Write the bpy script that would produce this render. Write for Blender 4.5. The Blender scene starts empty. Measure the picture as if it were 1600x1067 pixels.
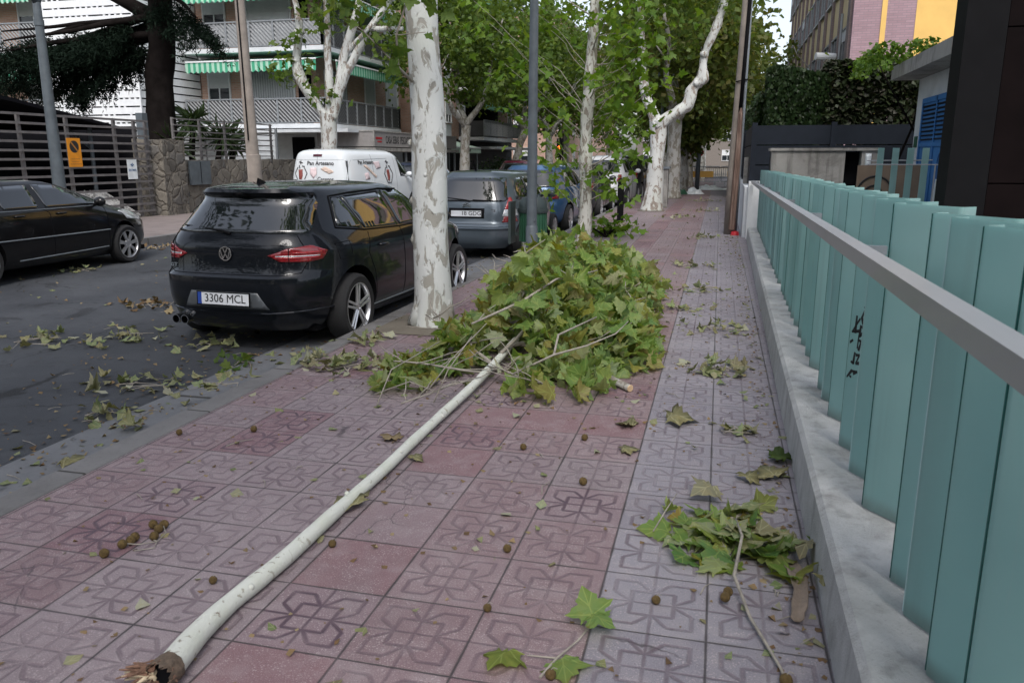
import bpy, bmesh, math, random
import numpy as np
from mathutils import Vector, Matrix, noise as mnoise
from mathutils.geometry import delaunay_2d_cdt
R = math.radians
C = bpy.context.scene.collection
SC = bpy.context.scene
rng = np.random.default_rng(7)
random.seed(7)

# ------------------------------------------------------------------ camera, world, sun, exposure
cam = bpy.data.cameras.new('camera'); camo = bpy.data.objects.new('camera', cam); C.objects.link(camo)
cam.sensor_width = 36.0; cam.lens = 28.0; cam.clip_start = 0.05; cam.clip_end = 2000
camo.location = (0, 0, 1.5)
camo.rotation_euler = (R(90 - 13.02), 0, R(14.30))
cam.dof.use_dof = True; cam.dof.focus_distance = 7.6; cam.dof.aperture_fstop = 9.0
SC.camera = camo
SUN_EL, SUN_AZ = 50, 165            # elevation; compass direction the light comes from (0 = +Y, clockwise)
w = bpy.data.worlds.new('World'); SC.world = w; w.use_nodes = True
nt = w.node_tree; nt.nodes.clear()
sky = nt.nodes.new('ShaderNodeTexSky'); sky.sky_type = 'NISHITA'; sky.sun_disc = False
sky.sun_elevation = R(SUN_EL); sky.sun_rotation = R(SUN_AZ)
sky.air_density = 1.0; sky.dust_density = 3.0; sky.ozone_density = 1.0
hs = nt.nodes.new('ShaderNodeHueSaturation'); hs.inputs['Saturation'].default_value = 0.50
bg = nt.nodes.new('ShaderNodeBackground'); bg.inputs['Strength'].default_value = 0.15
wo = nt.nodes.new('ShaderNodeOutputWorld')
nt.links.new(sky.outputs[0], hs.inputs['Color']); nt.links.new(hs.outputs[0], bg.inputs[0]); nt.links.new(bg.outputs[0], wo.inputs[0])
sun = bpy.data.lights.new('sun', 'SUN'); suno = bpy.data.objects.new('sun', sun); C.objects.link(suno)
sun.energy = 1.1; sun.angle = R(25); sun.color = (1.0, 0.97, 0.93)
az = R(SUN_AZ); el = R(SUN_EL)
suno.rotation_euler = (-Vector((math.sin(az)*math.cos(el), math.cos(az)*math.cos(el), math.sin(el)))).to_track_quat('-Z', 'Y').to_euler()
SC.view_settings.view_transform = 'Standard'; SC.view_settings.look = 'None'
SC.view_settings.exposure = 0.76; SC.view_settings.gamma = 1.0
SC.render.engine = 'CYCLES'
SC.cycles.use_denoising = True
SC.cycles.max_bounces = 6; SC.cycles.transparent_max_bounces = 8
SC.cycles.sample_clamp_indirect = 6

# ------------------------------------------------------------------ mesh helpers
class MB:
    def __init__(s): s.v = []; s.f = []; s.m = []; s.cur = 0
    def _add(s, vs, fs, mi=None):
        n = len(s.v); s.v.extend([tuple(p) for p in vs])
        for f in fs: s.f.append(tuple(i+n for i in f)); s.m.append(s.cur if mi is None else mi)
    def box(s, c, d, rz=0, mi=None, rx=0, ry=0):
        M = Matrix.Translation(c) @ Matrix.Rotation(rz, 4, 'Z') @ Matrix.Rotation(ry, 4, 'Y') @ Matrix.Rotation(rx, 4, 'X')
        h = [q/2 for q in d]
        vs = [M @ Vector((sx*h[0], sy*h[1], sz*h[2])) for sx in (-1,1) for sy in (-1,1) for sz in (-1,1)]
        s._add(vs, [(0,1,3,2),(4,6,7,5),(0,4,5,1),(2,3,7,6),(0,2,6,4),(1,5,7,3)], mi); return s
    def bx(s, x0, x1, y0, y1, z0, z1, mi=None):
        return s.box(((x0+x1)/2,(y0+y1)/2,(z0+z1)/2), (abs(x1-x0),abs(y1-y0),abs(z1-z0)), 0, mi)
    def tube(s, pts, rad, n=10, cap=True, mi=None, bump=0.0, seed=0, freq=1.0, fz=1.0):
        pts = [Vector(p) for p in pts]
        if not hasattr(rad, '__len__'): rad = [rad]*len(pts)
        rings = []; prev = None
        for i, p in enumerate(pts):
            a = pts[max(0,i-1)]; b = pts[min(len(pts)-1,i+1)]
            t = (b-a)
            if t.length < 1e-9: t = Vector((0,0,1))
            t.normalize()
            if prev is None:
                u = t.orthogonal().normalized()
            else:
                u = prev - t*prev.dot(t)
                u = u.normalized() if u.length > 1e-6 else t.orthogonal().normalized()
            prev = u; vv = t.cross(u)
            ring = []
            for k in range(n):
                an = 2*math.pi*k/n
                d = u*math.cos(an)+vv*math.sin(an); r = rad[i]
                q = p+d*r
                if bump: 
                    nn = mnoise.noise(Vector((q.x*freq+seed, q.y*freq-seed, q.z*freq*fz+seed*1.7)))
                    q = p+d*(r*(1+bump*nn))
                ring.append(q)
            rings.append(ring)
        vs = [q for r_ in rings for q in r_]; fs = []
        for i in range(len(pts)-1):
            for k in range(n):
                k2 = (k+1) % n
                fs.append((i*n+k, i*n+k2, (i+1)*n+k2, (i+1)*n+k))
        if cap:
            fs.append(tuple(range(n-1,-1,-1))); fs.append(tuple((len(pts)-1)*n+k for k in range(n)))
        s._add(vs, fs, mi); return s
    def cyl(s, p0, p1, r0, r1=None, n=16, mi=None): return s.tube([p0,p1],[r0, r0 if r1 is None else r1], n, True, mi)
    def lathe(s, prof, M, n=32, mi=None, closed=False):
        vs = []; fs = []
        for (r, z) in prof:
            for k in range(n):
                a = 2*math.pi*k/n; vs.append(M @ Vector((r*math.cos(a), r*math.sin(a), z)))
        L = len(prof); rg = range(L if closed else L-1)
        for i in rg:
            j = (i+1) % L
            for k in range(n):
                k2 = (k+1)%n; fs.append((i*n+k, i*n+k2, j*n+k2, j*n+k))
        if not closed:
            if prof[0][0] > 1e-6: fs.append(tuple(range(n-1,-1,-1)))
            if prof[-1][0] > 1e-6: fs.append(tuple((L-1)*n+k for k in range(n)))
        s._add(vs, fs, mi); return s
    def prism(s, poly, M, h, mi=None):
        n = len(poly)
        vs = [M @ Vector((p[0],p[1],0)) for p in poly] + [M @ Vector((p[0],p[1],h)) for p in poly]
        fs = [tuple(range(n-1,-1,-1)), tuple(range(n,2*n))] + [(k,(k+1)%n,n+(k+1)%n,n+k) for k in range(n)]
        s._add(vs, fs, mi); return s
    def quad(s, a,b,c,d, mi=None): s._add([a,b,c,d],[(0,1,2,3)],mi); return s
    def build(s, name, mats, parent=None, smooth=False, sharp=None):
        me = bpy.data.meshes.new(name); me.from_pydata(s.v, [], s.f)
        if not isinstance(mats, (list,tuple)): mats = [mats]
        for m in mats: me.materials.append(m)
        if len(mats) > 1: me.polygons.foreach_set('material_index', s.m)
        if smooth:
            me.polygons.foreach_set('use_smooth', [True]*len(me.polygons))
            if sharp: me.set_sharp_from_angle(angle=R(sharp))
        me.update()
        return link(name, me, parent)
def link(name, me, parent=None):
    o = bpy.data.objects.new(name, me); C.objects.link(o)
    if parent is not None: o.parent = parent
    return o
def tag(o, label=None, cat=None, group=None, kind=None):
    if label: o['label'] = label
    if cat: o['category'] = cat
    if group: o['group'] = group
    if kind: o['kind'] = kind
    return o
def thing(name, label, cat, loc=(0,0,0), rz=0, group=None):
    o = bpy.data.objects.new(name, None); C.objects.link(o); o.empty_display_size = 0.2
    o.location = loc; o.rotation_euler = (0,0,rz)
    return tag(o, label, cat, group)
def struct(o): o['kind'] = 'structure'; return o
def dup(root, loc, rz=0, label=None, scale=None):
    kids = {}
    for o in SC.objects: 
        if o.parent: kids.setdefault(o.parent, []).append(o)
    def rec(o, par):
        c = o.copy(); C.objects.link(c)
        if par is not None: c.parent = par
        for k in kids.get(o, []): rec(k, c)
        return c
    r = rec(root, None); r.location = loc; r.rotation_euler = (0,0,rz)
    if scale: r.scale = scale
    if label: r['label'] = label
    return r
def text_mb(txt, h, M, depth=0.0, bold=0.0, sx=1.0, align='CENTER'):
    """lettering as real mesh: returns (verts, faces) placed with M (text in local XY plane, height h)"""
    cu = bpy.data.curves.new('txt','FONT'); cu.body = txt; cu.align_x = align; cu.align_y = 'CENTER'
    cu.size = h*1.38; cu.extrude = depth; cu.offset = bold; cu.resolution_u = 3
    o = bpy.data.objects.new('txt', cu); C.objects.link(o)
    bpy.context.view_layer.update()
    dg = bpy.context.evaluated_depsgraph_get()
    me = bpy.data.meshes.new_from_object(o.evaluated_get(dg))
    vs = [M @ Vector((v.co.x*sx, v.co.y, v.co.z)) for v in me.vertices]; fs = [tuple(p.vertices) for p in me.polygons]
    bpy.data.objects.remove(o); bpy.data.meshes.remove(me); bpy.data.curves.remove(cu)
    return vs, fs
def frame(o, x, z):
    """matrix whose local X axis = x, local Y = z x x, local Z = z (normal)"""
    x = Vector(x).normalized(); z = Vector(z).normalized(); y = z.cross(x)
    M = Matrix((x,y,z)).transposed().to_4x4(); M.translation = Vector(o); return M

# ------------------------------------------------------------------ node helpers
class NT:
    def __init__(s, name):
        s.mat = bpy.data.materials.new(name); s.mat.use_nodes = True
        s.t = s.mat.node_tree; s.t.nodes.clear()
        s.out = s.t.nodes.new('ShaderNodeOutputMaterial')
        s.bs = s.t.nodes.new('ShaderNodeBsdfPrincipled'); s.t.links.new(s.bs.outputs[0], s.out.inputs[0])
    def n(s, typ, **kw):
        nd = s.t.nodes.new(typ)
        for k, v in kw.items():
            setattr(nd, k, v)
        return nd
    def set(s, sock, v):
        if isinstance(v, bpy.types.NodeSocket): s.t.links.new(v, sock)
        elif isinstance(v, (tuple,list)) and len(v)==3 and sock.type == 'RGBA': sock.default_value = (*v,1)
        else: sock.default_value = v
    def m(s, op, a, b=None, c=None, clamp=False):
        nd = s.n('ShaderNodeMath', operation=op, use_clamp=clamp)
        s.set(nd.inputs[0], a)
        if b is not None: s.set(nd.inputs[1], b)
        if c is not None: s.set(nd.inputs[2], c)
        return nd.outputs[0]
    def mix(s, f, a, b, typ='MIX'):
        nd = s.n('ShaderNodeMix', data_type='RGBA', blend_type=typ)
        s.set(nd.inputs[0], f); s.set(nd.inputs[6], a); s.set(nd.inputs[7], b); return nd.outputs[2]
    def noise(s, vec, scale, detail=4, rough=0.55, dist=0.0, out=0):
        nd = s.n('ShaderNodeTexNoise'); nd.inputs['Scale'].default_value = scale; nd.inputs['Detail'].default_value = detail
        nd.inputs['Roughness'].default_value = rough; nd.inputs['Distortion'].default_value = dist
        if vec is not None: s.set(nd.inputs['Vector'], vec)
        return nd.outputs[out]
    def voro(s, vec, scale, feature='F1', out='Distance', rnd=1.0):
        nd = s.n('ShaderNodeTexVoronoi', feature=feature); nd.inputs['Scale'].default_value = scale
        nd.inputs['Randomness'].default_value = rnd
        if vec is not None: s.set(nd.inputs['Vector'], vec)
        return nd.outputs[out]
    def ramp(s, f, stops, interp='LINEAR'):
        nd = s.n('ShaderNodeValToRGB'); s.set(nd.inputs[0], f); cr = nd.color_ramp; cr.interpolation = interp
        while len(cr.elements) < len(stops): cr.elements.new(0.5)
        for e, (p, c) in zip(cr.elements, stops):
            e.position = p; e.color = (*c,1) if len(c)==3 else c
        return nd.outputs[0]
    def sstep(s, x, a, b):
        nd = s.n('ShaderNodeMapRange', interpolation_type='SMOOTHSTEP'); s.set(nd.inputs[0], x)
        nd.inputs[1].default_value = a; nd.inputs[2].default_value = b; return nd.outputs[0]
    def obj(s): return s.n('ShaderNodeTexCoord').outputs['Object']
    def pos(s): return s.n('ShaderNodeNewGeometry').outputs['Position']
    def scale(s, v, sc):
        nd = s.n('ShaderNodeVectorMath', operation='MULTIPLY'); s.set(nd.inputs[0], v); nd.inputs[1].default_value = sc; return nd.outputs[0]
    def sep(s, v):
        nd = s.n('ShaderNodeSeparateXYZ'); s.set(nd.inputs[0], v); return nd.outputs
    def comb(s, x, y, z=0.0):
        nd = s.n('ShaderNodeCombineXYZ'); s.set(nd.inputs[0],x); s.set(nd.inputs[1],y); s.set(nd.inputs[2],z); return nd.outputs[0]
    def bump(s, h, strength=0.3, dist=0.01):
        nd = s.n('ShaderNodeBump'); nd.inputs['Strength'].default_value = strength; nd.inputs['Distance'].default_value = dist
        s.set(nd.inputs['Height'], h); s.t.links.new(nd.outputs[0], s.bs.inputs['Normal']); return s
    def col(s, c): s.set(s.bs.inputs['Base Color'], c); return s
    def p(s, **kw):
        for k, v in kw.items(): s.set(s.bs.inputs[k.replace('_',' ')], v)
        return s
def plain(name, c, rough=0.6, metal=0.0, var=0.12, sc=6.0, spec=0.5, bump=0.0, coat=0.0):
    """a solid colour with slight mottling and dirt of its own"""
    t = NT(name); n = t.noise(t.obj(), sc, 5, 0.6)
    lo = tuple(q*(1-var) for q in c); hi = tuple(min(1,q*(1+var)) for q in c)
    t.col(t.ramp(n, [(0.3,lo),(0.7,hi)])).p(Roughness=rough, Metallic=metal)
    t.bs.inputs['Specular IOR Level'].default_value = spec
    if coat: t.bs.inputs['Coat Weight'].default_value = coat; t.bs.inputs['Coat Roughness'].default_value = 0.03
    if bump: t.bump(t.noise(t.obj(), sc*6, 4), bump, 0.01)
    return t.mat
def emis(name, c, st):
    t = NT(name); t.col(c); t.p(Emission_Color=c, Emission_Strength=st); return t.mat
# ------------------------------------------------------------------ materials of the setting
TILE, JX, JY = 0.366, -0.325, 2.70
def mat_pavement():
    t = NT('patterned_cement_tiles'); pos = t.pos(); x, y, z = t.sep(pos)
    u = t.m('DIVIDE', t.m('SUBTRACT', x, JX), TILE); v = t.m('DIVIDE', t.m('SUBTRACT', y, JY), TILE)
    iu = t.m('FLOOR', u); iv = t.m('FLOOR', v)
    a = t.m('ABSOLUTE', t.m('SUBTRACT', t.m('MULTIPLY', t.m('FRACT', u), 2.0), 1.0))
    b = t.m('ABSOLUTE', t.m('SUBTRACT', t.m('MULTIPLY', t.m('FRACT', v), 2.0), 1.0))
    P = t.m('MAXIMUM', a, b); Q = t.m('MINIMUM', a, b)
    wn = t.n('ShaderNodeTexWhiteNoise', noise_dimensions='2D'); t.set(wn.inputs['Vector'], t.comb(iu, iv)); rc, rcol = wn.outputs[0], wn.outputs[1]
    r1, r2, r3 = t.sep(rcol)
    # distances to the relief lines
    big = 9.0
    d_cross = Q
    d_sq = t.m('ADD', t.m('ABSOLUTE', t.m('SUBTRACT', P, 0.40)), t.m('MULTIPLY', t.m('GREATER_THAN', Q, 0.41), big))
    d_pet = t.m('ADD', t.m('ABSOLUTE', t.m('SUBTRACT', P, 0.74)), t.m('ADD', t.m('MULTIPLY', t.m('LESS_THAN', Q, 0.29), big), t.m('MULTIPLY', t.m('GREATER_THAN', Q, 0.76), big)))
    # diagonal from (q .05,p .42) to (q .30,p .74): normal (.788,-.616)
    dd = t.m('ABSOLUTE', t.m('SUBTRACT', t.m('MULTIPLY', t.m('SUBTRACT', Q, 0.05), 0.788), t.m('MULTIPLY', t.m('SUBTRACT', P, 0.42), 0.616)))
    dd = t.m('ADD', dd, t.m('ADD', t.m('MULTIPLY', t.m('GREATER_THAN', P, 0.75), big), t.m('MULTIPLY', t.m('LESS_THAN', P, 0.40), big)))
    d = t.m('MINIMUM', t.m('MINIMUM', t.m('ADD', d_cross, 0.012), d_sq), t.m('MINIMUM', d_pet, dd))
    wear = t.noise(pos, 3.0, 4, 0.6)
    groove = t.m('SUBTRACT', 1.0, t.sstep(d, 0.018, 0.062))
    c3_ = t.m('LESS_THAN', t.m('ABSOLUTE', t.m('ADD', iu, 3.0)), 0.5)
    plainT = t.m('GREATER_THAN', r2, t.m('SUBTRACT', 0.95, t.m('MULTIPLY', c3_, 0.42)))
    plainT = t.m('MULTIPLY', plainT, t.m('LESS_THAN', iu, -0.5))
    groove = t.m('MULTIPLY', groove, t.m('SUBTRACT', 1.0, t.m('MULTIPLY', plainT, 0.93)))
    joint = t.sstep(P, 0.972, 0.99)
    inner = t.sstep(P, 0.93, 0.99)
    # colours: reddish field, grey band by the wall, per-tile tone
    speck = t.noise(pos, 260, 2, 0.7)
    mott = t.noise(pos, 9, 5, 0.65)
    red = t.ramp(r1, [(0.0,(0.180,0.114,0.123)),(0.35,(0.198,0.132,0.142)),(0.7,(0.220,0.156,0.166)),(1.0,(0.192,0.148,0.158))])
    def column(k): return t.m('LESS_THAN', t.m('ABSOLUTE', t.m('SUBTRACT', iu, float(k))), 0.5)
    c3, c4, c5, c6 = column(-3), column(-4), column(-5), column(-6)
    strong = t.m('MAXIMUM', t.m('MULTIPLY', t.m('GREATER_THAN', r3, 0.90), 0.5), t.m('MULTIPLY', t.m('MAXIMUM', c3, c6), t.m('MULTIPLY', t.m('GREATER_THAN', r3, 0.32), 0.70)))
    red = t.mix(strong, red, (0.165,0.078,0.094))
    red = t.mix(t.m('MULTIPLY', plainT, 0.85), red, (0.190,0.102,0.112))
    greyer = t.m('MAXIMUM', t.m('MAXIMUM', c4, c5), t.m('MULTIPLY', t.m('GREATER_THAN', t.noise(t.comb(t.m('MULTIPLY', iu, 0.77), t.m('MULTIPLY', iv, 0.31)), 1.0, 1), 0.58), 0.7))
    red = t.mix(t.m('MULTIPLY', greyer, 0.62), red, (0.232,0.196,0.212))
    grey = t.ramp(r1, [(0.0,(0.198,0.184,0.214)),(1.0,(0.244,0.230,0.260))])
    isgrey = t.m('GREATER_THAN', iu, -0.5)
    c = t.mix(isgrey, red, grey)
    c = t.mix(t.m('MULTIPLY', t.sstep(mott, 0.42, 0.75), 0.35), c, (0.360,0.320,0.325))
    c = t.mix(t.m('MULTIPLY', t.sstep(t.noise(pos, 1.1, 5, 0.6), 0.5, 0.72), 0.45), c, (0.150,0.118,0.125))
    c = t.mix(t.m('MULTIPLY', t.sstep(speck, 0.56, 0.66), 0.60), c, (0.43,0.38,0.38))
    fl = t.m('MULTIPLY', t.sstep(t.voro(pos, 95), 0.34, 0.20), t.sstep(t.noise(pos, 7.0, 4, 0.65), 0.36, 0.62)); c = t.mix(t.m('MULTIPLY', fl, 0.55), c, (0.46,0.40,0.40))
    fd = t.sstep(t.voro(t.scale(pos,(1.0,1.0,1.0)), 63), 0.20, 0.10); c = t.mix(t.m('MULTIPLY', fd, 0.40), c, (0.085,0.065,0.075))
    c = t.mix(t.m('MULTIPLY', t.sstep(speck, 0.44, 0.34), 0.35), c, (0.10,0.075,0.085))
    pw = t.n('ShaderNodeVectorMath', operation='ADD'); t.set(pw.inputs[0], pos); t.set(pw.inputs[1], t.scale(t.noise(pos, 5.0, 4, out=1), (0.16,0.16,0.0)))
    crk = t.m('MULTIPLY', t.sstep(t.voro(pw.outputs[0], 1.7, 'DISTANCE_TO_EDGE'), 0.006, 0.0015), t.sstep(t.noise(pos, 0.8, 2), 0.55, 0.60)); c = t.mix(t.m('MULTIPLY', crk, 0.8), c, (0.05,0.04,0.045))
    st = t.m('MULTIPLY', t.sstep(t.voro(pos, 5.5), 0.09, 0.05), t.sstep(t.noise(pos, 3.1, 2), 0.52, 0.56)); c = t.mix(t.m('MULTIPLY', st, 0.55), c, (0.07,0.055,0.06))
    c = t.mix(t.m('MULTIPLY', t.m('MULTIPLY', t.sstep(t.voro(pos, 120), 0.16, 0.05), t.sstep(t.noise(pos, 4.0, 3), 0.45, 0.6)), 0.7), c, (0.62,0.55,0.48))
    gdark = t.m('ADD', 0.56, t.m('MULTIPLY', strong, 0.7))
    gdark = t.m('MULTIPLY', gdark, t.m('ADD', 0.30, t.m('MULTIPLY', t.sstep(wear, 0.3, 0.7), 0.85)))
    c = t.mix(t.m('MULTIPLY', groove, gdark), c, (0.080,0.050,0.066))
    c = t.mix(t.m('MULTIPLY', t.m('MULTIPLY', inner, t.sstep(t.noise(pos, 6.0, 4), 0.45, 0.65)), 0.5), c, (0.075,0.062,0.06))
    c = t.mix(t.m('MULTIPLY', joint, t.m('ADD', 0.45, t.m('MULTIPLY', wear, 0.75))), c, (0.045,0.038,0.040))
    t.col(c)
    t.p(Roughness=t.m('ADD', 0.40, t.m('MULTIPLY', mott, 0.25)))
    t.bs.inputs['Specular IOR Level'].default_value = 0.42
    tilt = t.m('MULTIPLY', t.m('SUBTRACT', r1, 0.5), 0.4)
    h = t.m('ADD', t.m('MULTIPLY', groove, -0.8), t.m('MULTIPLY', joint, -1.3))
    h = t.m('ADD', h, t.m('MULTIPLY', speck, 0.35)); h = t.m('ADD', h, t.m('MULTIPLY', mott, 0.2)); h = t.m('ADD', h, tilt)
    t.bump(h, 0.55, 0.006)
    return t.mat
def mat_asphalt():
    t = NT('asphalt'); p = t.pos()
    n1 = t.noise(p, 0.7, 5, 0.6); n2 = t.noise(p, 160, 3, 0.7); n3 = t.noise(p, 9, 4)
    c = t.ramp(n1, [(0.3,(0.028,0.031,0.037)),(0.5,(0.049,0.053,0.061)),(0.7,(0.070,0.075,0.084))])
    c = t.mix(t.m('MULTIPLY', t.sstep(n2, 0.5, 0.75), 0.5), c, (0.095,0.097,0.105))
    c = t.mix(t.m('MULTIPLY', t.sstep(n3, 0.55, 0.7), 0.4), c, (0.022,0.020,0.021))
    oil = t.sstep(t.noise(p, 1.6, 4, 0.6, 0.6), 0.60, 0.66); c = t.mix(t.m('MULTIPLY', oil, 0.55), c, (0.014,0.014,0.016))
    pw = t.n('ShaderNodeVectorMath', operation='ADD'); t.set(pw.inputs[0], p); t.set(pw.inputs[1], t.scale(t.noise(p, 3.0, 5, out=1), (0.5,0.5,0.0)))
    ck = t.m('MULTIPLY', t.sstep(t.voro(pw.outputs[0], 0.55, 'DISTANCE_TO_EDGE'), 0.006, 0.002), t.sstep(t.noise(p, 0.4, 2), 0.42, 0.5)); c = t.mix(t.m('MULTIPLY', ck, 0.8), c, (0.012,0.012,0.013))
    spk = t.m('MULTIPLY', t.sstep(t.voro(p, 38), 0.09, 0.03), t.sstep(t.noise(p, 1.7, 3), 0.42, 0.6))
    c = t.mix(t.m('MULTIPLY', spk, 0.8), c, (0.22,0.19,0.15))
    t.col(c).p(Roughness=0.78); t.bs.inputs['Specular IOR Level'].default_value = 0.35
    t.bump(t.m('ADD', n2, t.m('MULTIPLY', n3, 0.5)), 0.5, 0.006); return t.mat
def mat_concrete(name, lo, hi, stain=(0.05,0.045,0.04), sc=1.0, st=0.6, bump=0.35, joint=0.0, streak=0.0, dist=0.8):
    t = NT(name); p = t.pos()
    n1 = t.noise(p, 2.2*sc, 6, 0.62); n2 = t.noise(p, 45*sc, 4, 0.7); n3 = t.noise(p, 0.9*sc, 8, 0.72, dist)
    c = t.ramp(n1, [(0.25,lo),(0.75,hi)])
    c = t.mix(t.m('MULTIPLY', t.sstep(n3, 0.50, 0.68), st), c, stain)
    if streak:
        n5 = t.noise(t.scale(p, (9,9,0.8)), 1.0, 4, 0.6); c = t.mix(t.m('MULTIPLY', t.sstep(n5, 0.5, 0.72), streak), c, stain)
    c = t.mix(t.m('MULTIPLY', t.sstep(n2, 0.52, 0.75), 0.35), c, tuple(q*0.55 for q in lo))
    h = n2
    if joint:
        y = t.sep(p)[1]; f = t.m('ABSOLUTE', t.m('SUBTRACT', t.m('FRACT', t.m('DIVIDE', y, joint)), 0.5))
        j = t.sstep(f, 0.488, 0.496); c = t.mix(j, c, (0.04,0.038,0.035)); h = t.m('SUBTRACT', n2, t.m('MULTIPLY', j, 2.0))
    t.col(c).p(Roughness=0.85); t.bump(h, bump, 0.008); return t.mat
def mat_brick(name, c1, c2, mortar, axis='X', bw=0.25, bh=0.068):
    t = NT(name); x, y, z = t.sep(t.obj())
    br = t.n('ShaderNodeTexBrick'); t.set(br.inputs['Vector'], t.comb(x if axis=='X' else (y if axis=='Y' else t.m('ADD', x, y)), z))
    br.inputs['Scale'].default_value = 1.0; br.inputs['Brick Width'].default_value = bw; br.inputs['Row Height'].default_value = bh
    br.inputs['Mortar Size'].default_value = 0.009; br.inputs['Bias'].default_value = 0.0
    t.set(br.inputs['Color1'], c1); t.set(br.inputs['Color2'], c2); t.set(br.inputs['Mortar'], mortar)
    n = t.noise(t.obj(), 1.3, 5); c = t.mix(t.m('MULTIPLY', t.sstep(n, 0.45, 0.75), 0.3), br.outputs[0], tuple(q*0.55 for q in c1))
    t.col(c).p(Roughness=0.85); t.bump(br.outputs[1], -0.4, 0.01); return t.mat
def mat_stone():
    t = NT('rubble_stone'); p = t.pos(); pd = t.n('ShaderNodeVectorMath', operation='ADD'); t.set(pd.inputs[0], p)
    t.set(pd.inputs[1], t.scale(t.noise(p, 3.0, 3, out=1), (0.25,0.25,0.25)))
    e = t.voro(pd.outputs[0], 3.1, 'DISTANCE_TO_EDGE'); cl = t.voro(pd.outputs[0], 3.1, 'F1', 'Color')
    r1, r2, r3 = t.sep(cl)
    c = t.ramp(r1, [(0.0,(0.085,0.078,0.070)),(0.35,(0.150,0.135,0.115)),(0.7,(0.210,0.190,0.160)),(1.0,(0.125,0.120,0.115))])
    c = t.mix(t.m('MULTIPLY', t.noise(p, 14, 5, 0.65), 0.55), c, (0.05,0.045,0.04))
    c = t.mix(t.sstep(e, 0.05, 0.015), c, (0.13,0.115,0.095))
    t.col(c).p(Roughness=0.9); t.bump(t.m('ADD', t.sstep(e, 0.0, 0.12), t.m('MULTIPLY', t.noise(p, 20, 4), 0.4)), 0.8, 0.04); return t.mat
def mat_bark(name, base=(0.60,0.61,0.58), patch=(0.29,0.28,0.25), dark=(0.10,0.09,0.075), amount=0.52, sc=1.0, z=0.42):
    t = NT(name); p = t.scale(t.obj(), (1,1,z))
    n1 = t.noise(p, 8.5*sc, 5, 0.6, 0.7); n2 = t.noise(p, 13*sc, 3, 0.55, 0.8); n3 = t.noise(p, 60*sc, 4, 0.6); n4 = t.noise(p, 2.2*sc, 2)
    c = t.mix(t.m('MULTIPLY', n3, 0.25), base, tuple(q*0.80 for q in base))
    c = t.mix(t.m('MULTIPLY', t.sstep(n4, 0.5, 0.62), 0.30), c, (base[0]*0.82,base[1]*0.86,base[2]*0.74))
    c = t.mix(t.sstep(n1, amount, amount+0.05), c, patch)
    c = t.mix(t.sstep(n2, 0.625, 0.68), c, tuple(q*0.8 for q in patch))
    c = t.mix(t.sstep(n2, 0.36, 0.33), c, tuple(min(1,q*1.06) for q in base))
    c = t.mix(t.m('MULTIPLY', t.sstep(t.noise(p, 8*sc, 4, 0.6, 0.5), 0.66, 0.72), 0.8), c, dark)
    t.col(c).p(Roughness=0.8); t.bs.inputs['Specular IOR Level'].default_value = 0.3
    t.bump(t.m('ADD', t.m('MULTIPLY', t.sstep(n1, amount, amount+0.03), -1.0), t.m('MULTIPLY', n3, 0.5)), 0.5, 0.012); return t.mat
def mat_leaf(name, cols, trans=0.35, rough=0.5, veins=False, under=0.0):
    t = NT(name); g = t.n('ShaderNodeNewGeometry')
    c = t.ramp(g.outputs['Random Per Island'], [(i/(len(cols)-1), q) for i, q in enumerate(cols)])
    av = tuple(sum(q[k] for q in cols)/len(cols) for k in range(3))
    c = t.mix(t.m('MULTIPLY', t.sstep(t.noise(t.obj(), 26, 3), 0.45, 0.7), 0.35), c, (av[0]*1.5, av[1]*1.15, av[2]*0.9))
    if veins:
        u = t.n('ShaderNodeUVMap').outputs[0]; x, y, z = t.sep(u); x = t.m('ABSOLUTE', x); d = x
        for (dx,dy) in ((0.94,0.34),(0.93,-0.36),(0.50,0.87)):
            d = t.m('MINIMUM', d, t.m('ABSOLUTE', t.m('SUBTRACT', t.m('MULTIPLY', x, dy), t.m('MULTIPLY', t.m('SUBTRACT', y, 0.0 if dx > 0.6 else 0.30), dx))))
        v = t.sstep(d, 0.030, 0.008); c = t.mix(t.m('MULTIPLY', v, 0.45), c, (min(0.5,av[0]*2.0), min(0.55,av[1]*1.8), av[2]*1.9))
        r = t.m('SQRT', t.m('ADD', t.m('MULTIPLY', x, x), t.m('POWER', t.m('SUBTRACT', y, 0.25), 2.0)))
        c = t.mix(t.m('MULTIPLY', t.m('MULTIPLY', t.sstep(r, 0.45, 0.8), t.sstep(t.noise(t.obj(), 9, 2), 0.5, 0.62)), 0.6), c, (0.16,0.10,0.045))
        t.bump(v, 0.3, 0.004)
    c2 = t.mix(g.outputs['Backfacing'], c, t.mix(under, c, (0.26,0.30,0.20))) if under else c
    t.col(c2).p(Roughness=rough); t.bs.inputs['Specular IOR Level'].default_value = 0.05 if rough > 0.65 else 0.3
    tr = t.n('ShaderNodeBsdfTranslucent'); t.set(tr.inputs[0], t.mix(1.0, c, (1.5,1.45,0.5), 'MULTIPLY'))
    mx = t.n('ShaderNodeMixShader'); mx.inputs[0].default_value = trans
    t.t.links.new(t.bs.outputs[0], mx.inputs[1]); t.t.links.new(tr.outputs[0], mx.inputs[2]); t.t.links.new(mx.outputs[0], t.out.inputs[0])
    return t.mat
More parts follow.
